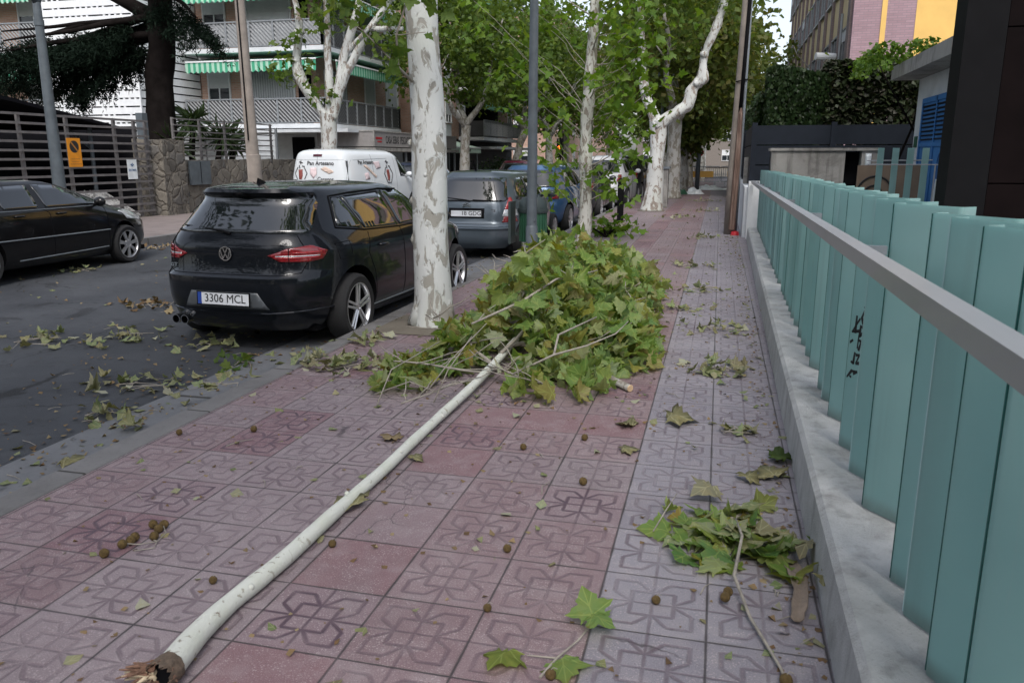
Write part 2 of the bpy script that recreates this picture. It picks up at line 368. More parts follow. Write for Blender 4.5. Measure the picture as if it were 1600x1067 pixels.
def mat_glass_frosted():
    t = NT('frosted_channel_glass'); p = t.obj()
    c = t.ramp(t.noise(p, 1.7, 4), [(0.3,(0.45,0.62,0.62)),(0.7,(0.53,0.69,0.685))])
    oi = t.n('ShaderNodeObjectInfo'); c = t.mix(t.m('MULTIPLY', oi.outputs['Random'], 0.35), c, (0.35,0.52,0.52))
    z = t.sep(p)[2]
    dirt = t.m('MULTIPLY', t.sstep(z, 0.30, 0.23), t.noise(p, 8, 4))
    c = t.mix(t.m('MULTIPLY', dirt, 0.75), c, (0.16,0.13,0.10))
    c = t.mix(t.m('MULTIPLY', t.sstep(t.noise(t.scale(p,(12,12,0.6)), 1.0, 4), 0.55, 0.8), 0.25), c, (0.30,0.36,0.36))
    t.bs.inputs['Coat Weight'].default_value = 0.5; t.bs.inputs['Coat Roughness'].default_value = 0.12
    c = t.mix(t.m('MULTIPLY', t.sstep(t.noise(t.scale(p,(40,40,1.2)), 1.0, 5, 0.7), 0.62, 0.72), 0.30), c, (0.55,0.62,0.62))
    t.col(c).p(Roughness=0.28); t.bs.inputs['Specular IOR Level'].default_value = 0.5
    tr = t.n('ShaderNodeBsdfTranslucent'); t.set(tr.inputs[0], t.mix(1.0, c, (0.86,1.0,0.975), 'MULTIPLY'))
    mx = t.n('ShaderNodeMixShader'); mx.inputs[0].default_value = 0.62
    t.t.links.new(t.bs.outputs[0], mx.inputs[1]); t.t.links.new(tr.outputs[0], mx.inputs[2]); t.t.links.new(mx.outputs[0], t.out.inputs[0])
    t.bump(t.noise(p, 300, 2), 0.08, 0.002)
    return t.mat
def mat_paint(name, c, flake=0.0, dirt=0.12, rough=0.28):
    t = NT(name); p = t.obj()
    cc = t.mix(t.m('MULTIPLY', t.noise(p, 3, 5), dirt), c, (0.10,0.09,0.08))
    t.col(cc).p(Roughness=rough, Metallic=flake); t.bs.inputs['Specular IOR Level'].default_value = 0.15
    t.bs.inputs['Coat Weight'].default_value = 1.0; t.bs.inputs['Coat IOR'].default_value = 1.40; t.bs.inputs['Specular IOR Level'].default_value = 0.04
    t.set(t.bs.inputs['Coat Roughness'], t.m('MULTIPLY', t.noise(p, 7, 5), 0.06))
    t.bump(t.noise(p, 2.5, 2), 0.02, 0.01); return t.mat
def mat_stripe(name, c1, c2, period, axis):
    t = NT(name); q = t.sep(t.obj())[axis]
    f = t.m('FRACT', t.m('DIVIDE', q, period)); k = t.m('GREATER_THAN', f, 0.5)
    c = t.mix(k, c1, c2); c = t.mix(t.m('MULTIPLY', t.noise(t.obj(), 3, 4), 0.3), c, (0.10,0.11,0.10))
    t.col(c).p(Roughness=0.9); return t.mat
M = {}
M['pave'] = mat_pavement(); M['asph'] = mat_asphalt()
M['kerb'] = mat_concrete('kerb_stone', (0.115,0.112,0.112),(0.185,0.18,0.18), joint=1.0)
M['gutter'] = mat_concrete('gutter_concrete', (0.115,0.12,0.13),(0.17,0.175,0.185), joint=2.3, st=0.4)
M['plinth'] = mat_concrete('stained_render', (0.34,0.345,0.345),(0.50,0.505,0.505), (0.10,0.09,0.08), 2.6, 0.40, 0.8, streak=0.40, dist=0.0)
M['farpave'] = mat_concrete('opposite_pavement', (0.17,0.14,0.135),(0.25,0.21,0.20), joint=0.0)
M['earth'] = mat_concrete('bare_ground', (0.10,0.085,0.065),(0.17,0.15,0.12))
M['conc'] = mat_concrete('old_concrete', (0.25,0.24,0.225),(0.36,0.35,0.33), (0.07,0.065,0.06), 1.2, 0.5, 0.4, streak=0.6)
M['whitewall'] = mat_concrete('white_render', (0.52,0.55,0.58),(0.64,0.66,0.68), (0.3,0.3,0.3), 1.5, 0.3, 0.2)
M['whitepaint'] = plain('white_paint', (0.70,0.72,0.74), 0.6, var=0.08)
M['stone'] = mat_stone()
M['brick'] = mat_brick('red_brick', (0.45,0.255,0.19),(0.53,0.33,0.25),(0.44,0.39,0.34), 'XY')
M['pinkbrick'] = mat_brick('pink_brick', (0.27,0.175,0.20),(0.33,0.22,0.25),(0.22,0.17,0.19), 'XY', 0.26, 0.075)
M['yellow'] = plain('yellow_render', (0.66,0.42,0.13), 0.85, var=0.07, sc=1.5)
M['brownbrick'] = mat_brick('brown_brick', (0.16,0.12,0.115),(0.20,0.15,0.145),(0.14,0.12,0.12), 'XY', 0.26, 0.075)
M['plotpave'] = mat_concrete('plot_paving', (0.26,0.26,0.25),(0.36,0.36,0.35))
M['palestone'] = plain('pale_yellow_panel', (0.52,0.42,0.24), 0.8, var=0.1, sc=1.5)
M['rail'] = plain('grey_rail_paint', (0.22,0.235,0.25), 0.5, 0.3)
M['railboard'] = plain('balcony_slat_paint', (0.30,0.31,0.32), 0.6)
M['darkslat'] = plain('dark_balcony_slat', (0.10,0.105,0.11), 0.6)
M['rail_backing'] = plain('dark_balcony_backing', (0.055,0.055,0.06), 0.8)
M['skypanel'] = plain('sky_toned_balcony_panel', (0.33,0.345,0.36), 0.7)  # pale tone stands in for sky reflected on the upper balconies
M['shutter'] = mat_stripe('roller_shutter', (0.70,0.72,0.74), (0.58,0.60,0.62), 0.05, 2)
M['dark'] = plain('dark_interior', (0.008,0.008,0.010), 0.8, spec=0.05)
M['winglass'] = plain('window_glass', (0.02,0.025,0.03), 0.06, spec=0.6)
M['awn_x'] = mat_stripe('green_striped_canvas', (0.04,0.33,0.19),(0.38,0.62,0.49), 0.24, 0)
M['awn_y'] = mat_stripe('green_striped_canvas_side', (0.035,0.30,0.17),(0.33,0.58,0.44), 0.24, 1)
M['greengrey'] = plain('pale_green_canvas', (0.42,0.55,0.47), 0.85)
M['shopgrey'] = plain('grey_canopy_cloth', (0.27,0.255,0.25), 0.8)
M['steel'] = plain('galvanised_steel', (0.20,0.225,0.25), 0.5, 0.35, 0.18, 5)
M['bluegrey'] = plain('blue_grey_pole_paint', (0.095,0.113,0.128), 0.5, 0.1, 0.2, 6)
M['concpole'] = plain('weathered_concrete_pole', (0.23,0.20,0.175), 0.85, 0, 0.2, 4, bump=0.3)
M['fencegrey'] = plain('grey_fence_steel', (0.165,0.155,0.155), 0.55, 0.25, 0.2)
M['darkfence'] = plain('dark_slate_boards', (0.014,0.018,0.026), 0.55, 0.0, 0.15, spec=0.15)
M['black'] = plain('black_plastic', (0.007,0.007,0.008), 0.6, spec=0.06)
M['rubber'] = plain('tyre_rubber', (0.014,0.014,0.015), 0.85)
M['alu'] = plain('brushed_aluminium', (0.37,0.378,0.40), 0.40, 0.25, 0.06, 3, coat=0.15)
M['alloy'] = plain('silver_alloy', (0.62,0.63,0.65), 0.28, 0.8, 0.06)
M['chrome'] = plain('chrome', (0.75,0.76,0.78), 0.12, 1.0, 0.03)
M['carglass'] = plain('tinted_car_glass', (0.008,0.010,0.012), 0.03, 0, 0.05, spec=0.75, coat=1.0)
M['redlens'] = plain('red_lens', (0.20,0.008,0.012), 0.12, 0, 0.15, 30, coat=1.0)
M['redbright'] = plain('bright_red_lens', (0.42,0.02,0.025), 0.15, 0, 0.1, 30, coat=1.0)
M['clearlens'] = plain('clear_lens', (0.55,0.56,0.58), 0.10, 0.3, 0.15, 30, coat=1.0)
M['plate'] = plain('plate_white', (0.72,0.74,0.77), 0.35)
M['plateblue'] = plain('plate_blue', (0.02,0.06,0.30), 0.4)
M['ink'] = plain('black_ink', (0.015,0.015,0.017), 0.6)
M['rust'] = plain('corten_panel', (0.0055,0.0034,0.0036), 0.6, 0.0, 0.35, 2.0, spec=0.04)
M['bluedoor'] = mat_concrete('blue_painted_metal', (0.030,0.14,0.36),(0.045,0.19,0.46), (0.05,0.10,0.2), 2.0, 0.5, 0.1)
M['orange'] = plain('orange_sign', (0.72,0.27,0.015), 0.45)
M['signwhite'] = plain('white_sign', (0.72,0.76,0.78), 0.4)
M['signred'] = plain('red_sign', (0.45,0.02,0.03), 0.4)
M['signblue'] = plain('blue_sign', (0.03,0.10,0.25), 0.4)
M['bingreen'] = plain('green_bin_plastic', (0.03,0.105,0.06), 0.45)
M['bingrey'] = plain('dark_green_bin_lid', (0.035,0.05,0.05), 0.5)
M['woodpole'] = plain('weathered_pole_wood', (0.19,0.165,0.145), 0.85, 0, 0.3, 3, bump=0.4)
def _wood():
    t = NT('reddish_splintered_wood'); p = t.scale(t.obj(), (14,14,1.2)); n = t.noise(p, 1.6, 5, 0.65)
    t.col(t.ramp(n, [(0.3,(0.05,0.030,0.022)),(0.48,(0.13,0.080,0.062)),(0.62,(0.22,0.155,0.125)),(0.75,(0.30,0.25,0.21))])).p(Roughness=0.85); t.bump(n, 0.6, 0.02); return t.mat
M['redwood'] = _wood()
M['bark'] = mat_bark('plane_bark', (0.54,0.555,0.545))
M['barkyoung'] = mat_bark('young_plane_bark', (0.52,0.52,0.48), (0.24,0.215,0.18), amount=0.50, sc=1.6)
M['barkwhite'] = mat_bark('pale_plane_bark', (0.50,0.51,0.495), (0.24,0.205,0.175), (0.03,0.025,0.02), amount=0.525)
M['barkgrey'] = mat_bark('grey_plane_bark', (0.36,0.35,0.33), (0.20,0.18,0.15), amount=0.50)
M['barkdark'] = plain('dark_cedar_bark', (0.011,0.009,0.0085), 0.9, 0, 0.4, 5, spec=0.05, bump=0.6)
M['log'] = mat_bark('fallen_branch_bark', (0.58,0.595,0.545), (0.44,0.43,0.36), (0.16,0.12,0.08), amount=0.67, sc=2.2, z=0.5)
M['twig'] = plain('grey_twig_bark', (0.27,0.245,0.21), 0.8, 0, 0.3, 20)
M['leafpile'] = mat_leaf('fresh_plane_leaf', [(0.168,0.262,0.056),(0.112,0.205,0.045),(0.228,0.318,0.115),(0.145,0.243,0.056),(0.088,0.185,0.062),(0.190,0.290,0.090),(0.130,0.225,0.050),(0.245,0.230,0.045),(0.150,0.225,0.090),(0.24,0.180,0.040),(0.30,0.34,0.19),(0.20,0.28,0.07)], 0.44, 0.5, True, 0.35)
M['leafbright'] = mat_leaf('bright_plane_leaf', [(0.120,0.235,0.026),(0.090,0.180,0.026),(0.165,0.275,0.036),(0.075,0.150,0.026),(0.185,0.270,0.045)], 0.48)
M['leafmid'] = mat_leaf('plane_crown_leaf', [(0.070,0.128,0.026),(0.100,0.160,0.032),(0.052,0.100,0.026),(0.135,0.185,0.042),(0.085,0.150,0.034)], 0.5)
M['leafolive'] = mat_leaf('autumn_plane_leaf', [(0.100,0.135,0.036),(0.078,0.128,0.032),(0.135,0.150,0.044),(0.066,0.110,0.030),(0.140,0.130,0.045)], 0.5)
M['leafground'] = mat_leaf('fallen_leaf', [(0.20,0.215,0.105),(0.12,0.15,0.060),(0.28,0.27,0.17),(0.10,0.145,0.050),(0.19,0.23,0.12),(0.20,0.17,0.09),(0.14,0.19,0.075),(0.36,0.36,0.28),(0.13,0.115,0.065),(0.27,0.28,0.20)], 0.15, 0.6, True, 0.3)
M['leafdry'] = mat_leaf('dry_leaf', [(0.22,0.16,0.09),(0.13,0.085,0.05),(0.28,0.23,0.14),(0.17,0.12,0.07),(0.09,0.06,0.04)], 0.1, 0.8)
M['needle'] = mat_leaf('cedar_needles', [(0.006,0.012,0.008),(0.009,0.017,0.011),(0.005,0.010,0.007)], 0.06, 0.7)
M['hedge'] = mat_leaf('hedge_leaf', [(0.013,0.030,0.009),(0.018,0.042,0.011),(0.010,0.022,0.008),(0.028,0.050,0.014)], 0.2)
M['creeper'] = mat_leaf('creeper_leaf', [(0.018,0.030,0.011),(0.032,0.048,0.018),(0.012,0.019,0.009),(0.055,0.050,0.038)], 0.15)
M['vine'] = mat_leaf('bright_vine_leaf', [(0.085,0.170,0.022),(0.060,0.130,0.020),(0.120,0.190,0.030)], 0.4)
M['palm'] = mat_leaf('palm_leaf', [(0.030,0.055,0.020),(0.045,0.075,0.028),(0.022,0.040,0.018)], 0.2)
M['frost'] = mat_glass_frosted()
M['glasspale'] = plain('pale_glass_edge', (0.52,0.70,0.70), 0.25)
M['glassedge'] = plain('green_glass_edge', (0.02,0.11,0.095), 0.2)
M['seedball'] = plain('seed_ball', (0.13,0.085,0.028), 0.95, 0, 0.35, 60, bump=0.9)
# ------------------------------------------------------------------ ground, road, pavements
def sheet(name, x0, x1, y0, y1, z, m, nx=1, ny=1):
    b = MB()
    for i in range(nx):
        for j in range(ny):
            xa, xb = x0+(x1-x0)*i/nx, x0+(x1-x0)*(i+1)/nx; ya, yb = y0+(y1-y0)*j/ny, y0+(y1-y0)*(j+1)/ny
            b.quad((xa,ya,z),(xb,ya,z),(xb,yb,z),(xa,yb,z))
    return struct(b.build(name, m))
ZR = -0.13
sheet('ground', -400, 400, -200, 600, ZR-0.04, M['earth'])
sheet('road', -10.6, -3.0, -30, 300, ZR, M['asph'])
sheet('cross_road', -60, 60, 62, 72, ZR+0.004, M['asph'])
b = MB(); b.bx(-2.90, 0.62, -6, 60, -0.165, 0.0); struct(b.build('pavement', M['pave']))
b = MB(); b.bx(-3.075, -2.904, -6, 60, -0.165, 0.004); kb = struct(b.build('kerb', M['kerb']))
md = kb.modifiers.new('bevel','BEVEL'); md.width = 0.012; md.segments = 2
b = MB(); b.bx(-3.66, -3.078, -6, 60, -0.165, ZR+0.008); struct(b.build('gutter', M['gutter']))
b = MB(); b.bx(-14.3, -10.62, -20, 60, -0.165, 0.0); struct(b.build('opposite_pavement', M['farpave']))
b = MB(); b.bx(-10.618, -10.45, -20, 60, -0.165, 0.004); struct(b.build('opposite_kerb', M['kerb']))
sheet('yard_ground', -60, -14.302, -10, 60, -0.02, M['earth'])
sheet('plot_ground', 0.622, 40, -10, 60, -0.02, M['plotpave'])

# ------------------------------------------------------------------ buildings on the left
def win(parent, o, xd, nd, w, h, shut=0.6, bars=False, fm=None):
    """window with a frame, a pane and a roller shutter; o = lower centre on the wall, xd along the wall, nd out of it"""
    o = Vector(o); xd = Vector(xd); nd = Vector(nd); up = Vector((0,0,1))
    def bar(b, cx, cz, sx, sz, dep, off): 
        c = o + xd*cx + up*cz + nd*(off+dep/2)
        d = (abs(xd.x)*sx+abs(nd.x)*dep, abs(xd.y)*sx+abs(nd.y)*dep, sz); b.box(c, d)
    b = MB(); t = 0.06
    bar(b, -w/2-t/2, h/2, t, h+2*t, 0.07, 0.0); bar(b, w/2+t/2, h/2, t, h+2*t, 0.07, 0.0)
    bar(b, 0, h+t/2, w, t, 0.07, 0.0); bar(b, 0, -t/2, w, t, 0.12, 0.0)
    hs_ = h*(1-shut)
    if hs_ > 0.15: bar(b, 0, hs_/2, 0.045, hs_, 0.04, 0.012)
    f = b.build('window', fm or M['whitepaint'], parent)
    b = MB(); bar(b, 0, h/2, w, h, 0.012, -0.002); b.build('pane', M['winglass'], f)
    if shut > 0:
        b = MB(); bar(b, 0, h-h*shut/2, w, h*shut, 0.03, 0.012); b.build('shutter', M['shutter'], f)
    if bars:
        b = MB()
        for k in range(int(w/0.11)+1): bar(b, -w/2+k*0.11, h/2, 0.016, h, 0.016, 0.10)
        bar(b, 0, 0.06, w+0.06, 0.02, 0.02, 0.12); bar(b, 0, h-0.08, w+0.06, 0.02, 0.02, 0.12)
        b.build('window_bars', M['rail'], f)
    return f
def railing(parent, p0, p1, z0, z1, bay=0.98, lean=1, slat='railboard'):
    """balcony railing: posts, rails and diagonal slats between two plan points"""
    p0 = Vector((*p0,0)); p1 = Vector((*p1,0)); L = (p1-p0).length; d = (p1-p0)/L; n = max(1, round(L/bay)); s = L/n
    ang = math.atan2(d.y, d.x); b = MB()
    for i in range(n+1): b.box(p0+d*(i*s)+Vector((0,0,(z0+z1)/2)), (0.075,0.075,z1-z0), ang, 0)
    b.box(p0+d*L/2+Vector((0,0,z1+0.02)), (L+0.05,0.075,0.05), ang, 0)
    b.box(p0+d*L/2+Vector((0,0,z0+0.03)), (L,0.04,0.04), ang, 0)
    H = z1-z0-0.07; zb = z0+0.05
    for i in range(n):
        c = -H
        while c < s:
            a0 = max(0.03, c); a1 = min(s-0.03, c+H)
            if a1-a0 > 0.05:
                q0 = p0+d*(i*s+a0); q1 = p0+d*(i*s+a1); za, zc = zb+(a0-c), zb+(a1-c)
                if lean < 0: za, zc = zb+H-(a0-c), zb+H-(a1-c)
                mid = (q0+q1)/2; ln = math.hypot(a1-a0, zc-za)
                b.box(mid+Vector((0,0,(za+zc)/2)), (ln,0.022,0.050), ang, 1, 0, -math.atan2(zc-za, a1-a0))
            c += 0.165
    o = b.build('railing', [M['rail'], M[slat]], parent)
    return o
def awning(parent, p0, p1, nd, z, out=1.2, drop=0.42, val=0.44, m=None):
    """striped awning: sloping cloth with a scalloped valance and a pale front bar"""
    p0 = Vector((*p0,0)); p1 = Vector((*p1,0)); nd = Vector(nd); L = (p1-p0).length; d = (p1-p0)/L; up = Vector((0,0,1))
    b = MB(); n = int(L/0.06)
    top = [p0+d*(L*i/n)+up*z for i in range(n+1)]; low = [q+nd*out-up*drop for q in top]
    for i in range(n): b.quad(top[i], top[i+1], low[i+1], low[i])
    def vz(i): return val*(0.82+0.18*abs(math.sin(math.pi*i*0.06/0.24)))
    for i in range(n): b.quad(low[i], low[i+1], low[i+1]-up*vz(i+1), low[i]-up*vz(i))
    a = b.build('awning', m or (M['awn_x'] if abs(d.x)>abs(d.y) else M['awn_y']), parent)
    sm = a.modifiers.new('thickness','SOLIDIFY'); sm.thickness = 0.006
    b = MB(); q = p0+d*L/2+nd*(out+0.012)+up*(z-drop+0.0); ang = math.atan2(d.y,d.x)
    b.box(q, (L+0.04,0.05,0.055), ang); b.build('front_bar', M['whitepaint'], a)
    return a
FL = [2.75, 5.65, 8.55, 11.45]
# corner block with wrap-round balconies
B1 = thing('brick_apartment_building', 'red brick corner apartment block with wrap-round balconies and green awnings above the shop canopy', 'building')
XF, YF, XB, YB = -16.1, 30.9, -15.0, 29.5     # wall planes and balcony fronts
b = MB(); b.bx(-23.0, XF, YF, 40.0, 2.75, 14.3); b.build('wall', M['brick'], B1)
b = MB(); b.bx(-23.0, XF+0.002, YF-0.002, 40.0, -0.05, 2.62); b.build('ground_floor_wall', M['whitewall'], B1)
b = MB(); b.bx(-23.3, XF+0.5, YF-0.5, 40.3, 14.3, 14.6); b.build('roof', M['conc'], B1)
b = MB(); b.bx(-22.0, -21.72, YF-0.03, YF-0.004, 2.7, 14.2); b.build('white_band', M['whitepaint'], B1)
b = MB(); b.bx(XF+0.004, XF+0.03, 38.0, 39.6, 2.7, 14.2); b.build('white_band', M['whitepaint'], B1)
for z in FL:
    b = MB(); b.bx(-23.02, -20.9, YF-0.06, YF-0.032, z-0.2, z+0.04); b.build('white_band', M['whitepaint'], B1)
for i, z in enumerate(FL):
    b = MB(); b.bx(-21.3, XF, YB, YF-0.001, z-0.13, z+0.04); b.bx(XF, XB, YB, 37.2, z-0.13, z+0.04)
    sl = b.build('balcony', M['whitewall'], B1)
    railing(sl, (-21.25, YB+0.05), (XB-0.05, YB+0.05), z+0.06, z+0.98, lean=-1)
    railing(sl, (XB-0.05, YB+0.05), (XB-0.05, 37.15), z+0.06, z+0.98, lean=-1, slat='darkslat')
    pb = MB(); pb.bx(-21.2, XB-0.10, YB+0.10, YB+0.115, z+0.1, z+0.95, 0); o = pb.build('balcony_panel', M['rail_backing'] if i == 0 else M['skypanel'], sl)  # added backing; upper floors coloured pale for the reflected sky
    pb = MB(); pb.bx(XB-0.115, XB-0.10, YB+0.2, 37.1, z+0.1, z+0.95); pb.build('balcony_panel', M['rail_backing'], sl)
    railing(sl, (XF, 37.15), (XB-0.05, 37.15), z+0.06, z+0.98, bay=1.0)
    if i < 3:
        zt = z+(2.72 if i != 1 else 2.42)
        awning(B1, (-21.0, YF-0.02), (XB-0.25, YF-0.02), (0,-1,0), zt, 1.55, 0.28)
        awning(B1, (XF+0.02, 30.2), (XF+0.02, 37.3), (1,0,0), zt, 1.25, 0.28)
    win(B1, (-20.55, YF, z+0.95), (1,0,0), (0,-1,0), 0.95, 1.35, 0.55)
    win(B1, (-18.05, YF, z+0.05), (1,0,0), (0,-1,0), 1.9, 2.2, 0.85 if i != 1 else 0.55, i == 0)
    b = MB(); b.bx(-16.9, -16.3, YF-0.02, YF-0.004, z+0.04, z+2.3); b.build('door', M['dark'], B1)
    win(B1, (XF, 32.6, z+0.05), (0,1,0), (1,0,0), 1.9, 2.15, 0.5 if i else 0.9, i == 0)
    win(B1, (XF, 36.1, z+0.95), (0,1,0), (1,0,0), 1.0, 1.35, 0.95)
    win(B1, (XF, 38.8, z+0.75), (0,1,0), (1,0,0), 0.9, 1.5, 0.9)
b = MB(); b.bx(-21.9, -21.25, YF-0.42, YF-0.03, 2.98, 3.6); ac = b.build('air_conditioner', M['whitepaint'], B1)
b = MB(); b.lathe([(0.0,0.0),(0.24,0.0),(0.24,0.015),(0.0,0.02)], frame((-21.62, YF-0.42, 3.29),(1,0,0),(0,-1,0)), 24); b.build('fan_grille', M['rail'], ac)
b = MB(); b.tube([(-22.6,YF-0.04,5.0),(-22.55,YF-0.04,3.4),(-22.3,YF-0.04,2.9)], 0.03, 6); b.build('cable', M['black'], B1)
# ground floor: white flat canopy, frames, dark openings
b = MB(); b.bx(-20.6, -13.6, 28.4, YF-0.05, 2.42, 2.54); b.build('flat_canopy', M['whitewall'], B1)
b = MB(); b.bx(-17.3,-16.3, YF-0.06, YF-0.01, 0.1, 2.3); b.build('shop_opening', M['dark'], B1)
b = MB(); b.bx(XF+0.01, XF+0.06, 31.2, 37.6, 0.1, 2.3); b.build('shop_opening', M['dark'], B1)
b = MB()
for y in (31.4, 32.3, 33.3, 34.6, 35.4, 36.8): b.box((XF+0.25, y, 1.2), (0.03, 0.42, 2.1))
b.build('curtain', M['whitepaint'], B1)
# shop canopy in front with its sign
SH = thing('shop_canopy', 'grey boxed shop canopy with black lettering and a red mark, under the corner balconies', 'canopy', (-13.0, 29.4, 0))
b = MB(); b.bx(-2.4, 0, 0, 10.2, 1.90, 2.46); b.build('valance_box', M['shopgrey'], SH)
b = MB(); b.bx(-2.5, 0.10, -0.10, 10.3, 1.72, 1.86); b.bx(-0.02, 0.035, -0.035, 0.02, 1.9, 2.48); b.bx(-2.4, 0.03, -0.03, 10.2, 2.462, 2.51); b.build('canopy_lip', M['conc'], SH)
b = MB()
for y in (0.15, 3.4, 6.7, 10.0):
    b.bx(-0.10, -0.02, y, y+0.08, 0, 1.72)
b.build('post', M['steel'], SH)
b = MB(); Mx = frame((0.004, 3.05, 2.16), (0,1,0), (1,0,0))
vs, fs = text_mb('CASA SEBAS  PESCAITOS  Y  MAR', 0.30, Mx, 0.002, 0.004, 0.62); b._add(vs, fs); b.build('sign_lettering', M['ink'], SH)
b = MB(); b.box((0.005, 0.50, 2.22), (0.006, 0.62, 0.085)); b.box((0.005, 0.55, 2.09), (0.006, 0.40, 0.06)); b.build('red_mark', M['signred'], SH)
# white shutter and frame on the plot beside the shop
t = thing('white_shutter_screen', 'white horizontal slatted screen standing behind the stone wall next to the concrete pole', 'screen', (-16.4, 26.2, 0))
b = MB()
for k in range(10): b.box((0, 0, 0.3+k*0.21), (2.1, 0.05, 0.19))
b.build('slats', M['whitewall'], t)
b = MB(); b.bx(-1.1,-1.05,-0.04,0.04,0,2.5); b.bx(1.05,1.12,-0.04,0.04,0,2.5); b.build('frame', M['rail'], t)

# street block further up the left side
B2 = thing('brick_apartment_building', 'brick street block with one dark balcony under a green awning, beyond the corner block', 'building')
b = MB(); b.bx(-26, -15.6, 40.02, 61.5, 2.6, 13.6); b.build('wall', M['brick'], B2)
b = MB(); b.bx(-26, -15.7, 40.02, 61.5, -0.05, 2.6); b.build('ground_floor_wall', M['rail_backing'], B2)
b = MB(); b.bx(-26.3, -15.1, 39.9, 61.8, 13.6, 13.9); b.build('roof', M['conc'], B2)
for z in FL[:4]:
    for y in (41.3, 43.6, 46.0, 60.3):
        win(B2, (-15.6, y, z+0.75), (0,1,0), (1,0,0), 0.95, 1.4, 0.7 if (y+z) % 2 < 1 else 0.4)
        b = MB(); b.bx(-15.6, -15.56, y-0.5, y+0.5, z-0.12, z+0.62); b.build('window_apron', M['whitewall'], B2)
    b = MB(); b.bx(-15.6, -14.0, 48.0, 58.0, z-0.25, z-0.05); sl = b.build('balcony', M['whitewall'], B2)
    b = MB(); b.bx(-14.06, -14.02, 48.05, 57.95, z, z+0.9); b.bx(-15.6, -14.06, 48.05, 48.09, z, z+0.9); b.build('balcony_panel', M['rail_backing'], sl)
    railing(sl, (-13.99, 48.05), (-13.99, 57.95), z, z+0.92, 1.4)
    awning(B2, (-15.58, 48.0), (-15.58, 57.5), (1,0,0), z+2.35, 1.7, 0.35)
    b = MB(); b.bx(-15.6, -15.57, 49.0, 57.0, z, z+2.1); b.build('balcony_opening', M['dark'], B2)
b = MB(); b.bx(-15.35,-15.0,46.9,47.5,FL[0]+1.2,FL[0]+1.8); b.build('air_conditioner', M['whitepaint'], B2)
for ya, yb in ((40.4,44.0),(46.0,49.0)):
    b = MB(); b.bx(-15.69, -15.64, ya, yb, 0, 2.1); b.build('shop_opening', M['dark'], B2)
b = MB(); b.bx(-15.7, -13.6, 49.5, 60.5, 2.0, 2.15); b.build('canopy_slab', M['whitewall'], B2)
A2 = thing('shop_awning', 'pale green shop awning with a lettered front flap beyond the big plane trunk', 'awning', (-15.65, 40.0, 0))
a = awning(A2, (0.0, 0.4), (0.0, 5.8), (1,0,0), 2.55, 2.1, 0.55, 0.30, M['greengrey']); a.name = 'cloth'
b = MB(); vs, fs = text_mb('ARTESANIA', 0.15, frame((2.125, 3.1, 1.86), (0,1,0), (1,0,0)), 0.002, 0.002, 1.3); b._add(vs, fs); b.build('flap_lettering', M['ink'], A2)
b = MB(); b.bx(1.9,1.96,0.5,0.56,0,2.0); b.bx(1.9,1.96,5.6,5.66,0,2.0); b.build('post', M['steel'], A2)
B3 = thing('far_apartment_building', 'far pale brick apartment block on the left past the crossing', 'building')
b = MB(); b.bx(-30, -15.0, 74, 120, -0.05, 14); b.build('wall', M['brick'], B3)
b = MB(); b.bx(-30.3, -14.6, 73.7, 120, 14, 14.3); b.build('roof', M['conc'], B3)
for z in (0.9,3.7,6.5,9.3):
    for y in (77, 81, 85, 89, 93, 97): win(B3, (-15.0, y, z), (0,1,0), (1,0,0), 1.3, 1.4, 0.5)
    for x in (-28,-25,-22,-18): win(B3, (x, 74, z), (1,0,0), (0,-1,0), 1.3, 1.4, 0.5)
B4 = thing('end_apartment_building', 'grey-brown block closing the view far behind the barriers', 'building')
b = MB(); b.bx(-13, 40, 130, 145, -0.05, 11); b.build('wall', plain('grey_brown_render',(0.17,0.15,0.135),0.9), B4)
b = MB(); b.bx(-13.3, 40.3, 129.6, 145, 11, 11.4); b.build('roof', M['conc'], B4)
for z in (1.0,4.0,7.0):
    for x in range(-11, 38, 4): win(B4, (x, 130, z), (1,0,0), (0,-1,0), 1.5, 1.5, 0.5)

# white slatted stair tower and left wing
LV = thing('white_slatted_building', 'white building clad in wide horizontal boards with dashed dark slots, behind the cedar', 'building')
b = MB(); b.bx(-25.6, -21.45, 27.05, 30.8, -0.05, 13.5); b.build('core_wall', M['dark'], LV)
b = MB()
z = 1.30
while z < 13.4:
    b.bx(-25.65, -21.4, 27.0, 27.045, z, z+0.245); b.bx(-21.445, -21.395, 27.0, 30.8, z, z+0.245)
    x = -25.6 
    while x < -21.5:
        if random.random() < 0.72: b.bx(x+0.17, x+0.25, 27.005, 27.044, z+0.247, z+0.298)
        x += 0.25
    z += 0.30
b.bx(-25.65, -21.4, 27.0, 27.045, -0.05, 1.28); b.bx(-25.72,-25.66,26.95,27.1,-0.05,13.5); b.bx(-21.42,-21.36,26.96,27.02,-0.05,13.5)
b.build('board_cladding', M['whitepaint'], LV)
WG = thing('brick_wing', 'left brick wing with striped awnings and a slatted balcony, beyond the grey lamp post', 'building')
b = MB(); b.bx(-40, -25.75, 28.6, 40, -0.05, 14); b.build('wall', M['brick'], WG)
b = MB(); b.bx(-40.3, -25.7, 28.2, 40, 14, 14.3); b.build('roof', M['conc'], WG)
for i, z in enumerate(FL):
    b = MB(); b.bx(-36, -25.9, 27.4, 28.599, z-0.15, z+0.02); sl = b.build('balcony', M['whitewall'], WG)
    railing(sl, (-35.9, 27.45), (-25.95, 27.45), z+0.04, z+0.95, lean=-1)
    awning(WG, (-35.5, 28.55), (-26.2, 28.55), (0,-1,0), z+2.55, 1.3, 0.45)
    for x in (-33.5, -30.6, -27.3): win(WG, (x, 28.6, z+0.05), (1,0,0), (0,-1,0), 1.4, 2.1, 0.8 if x != -27.3 else 0.35, x == -30.6 and i == 0)
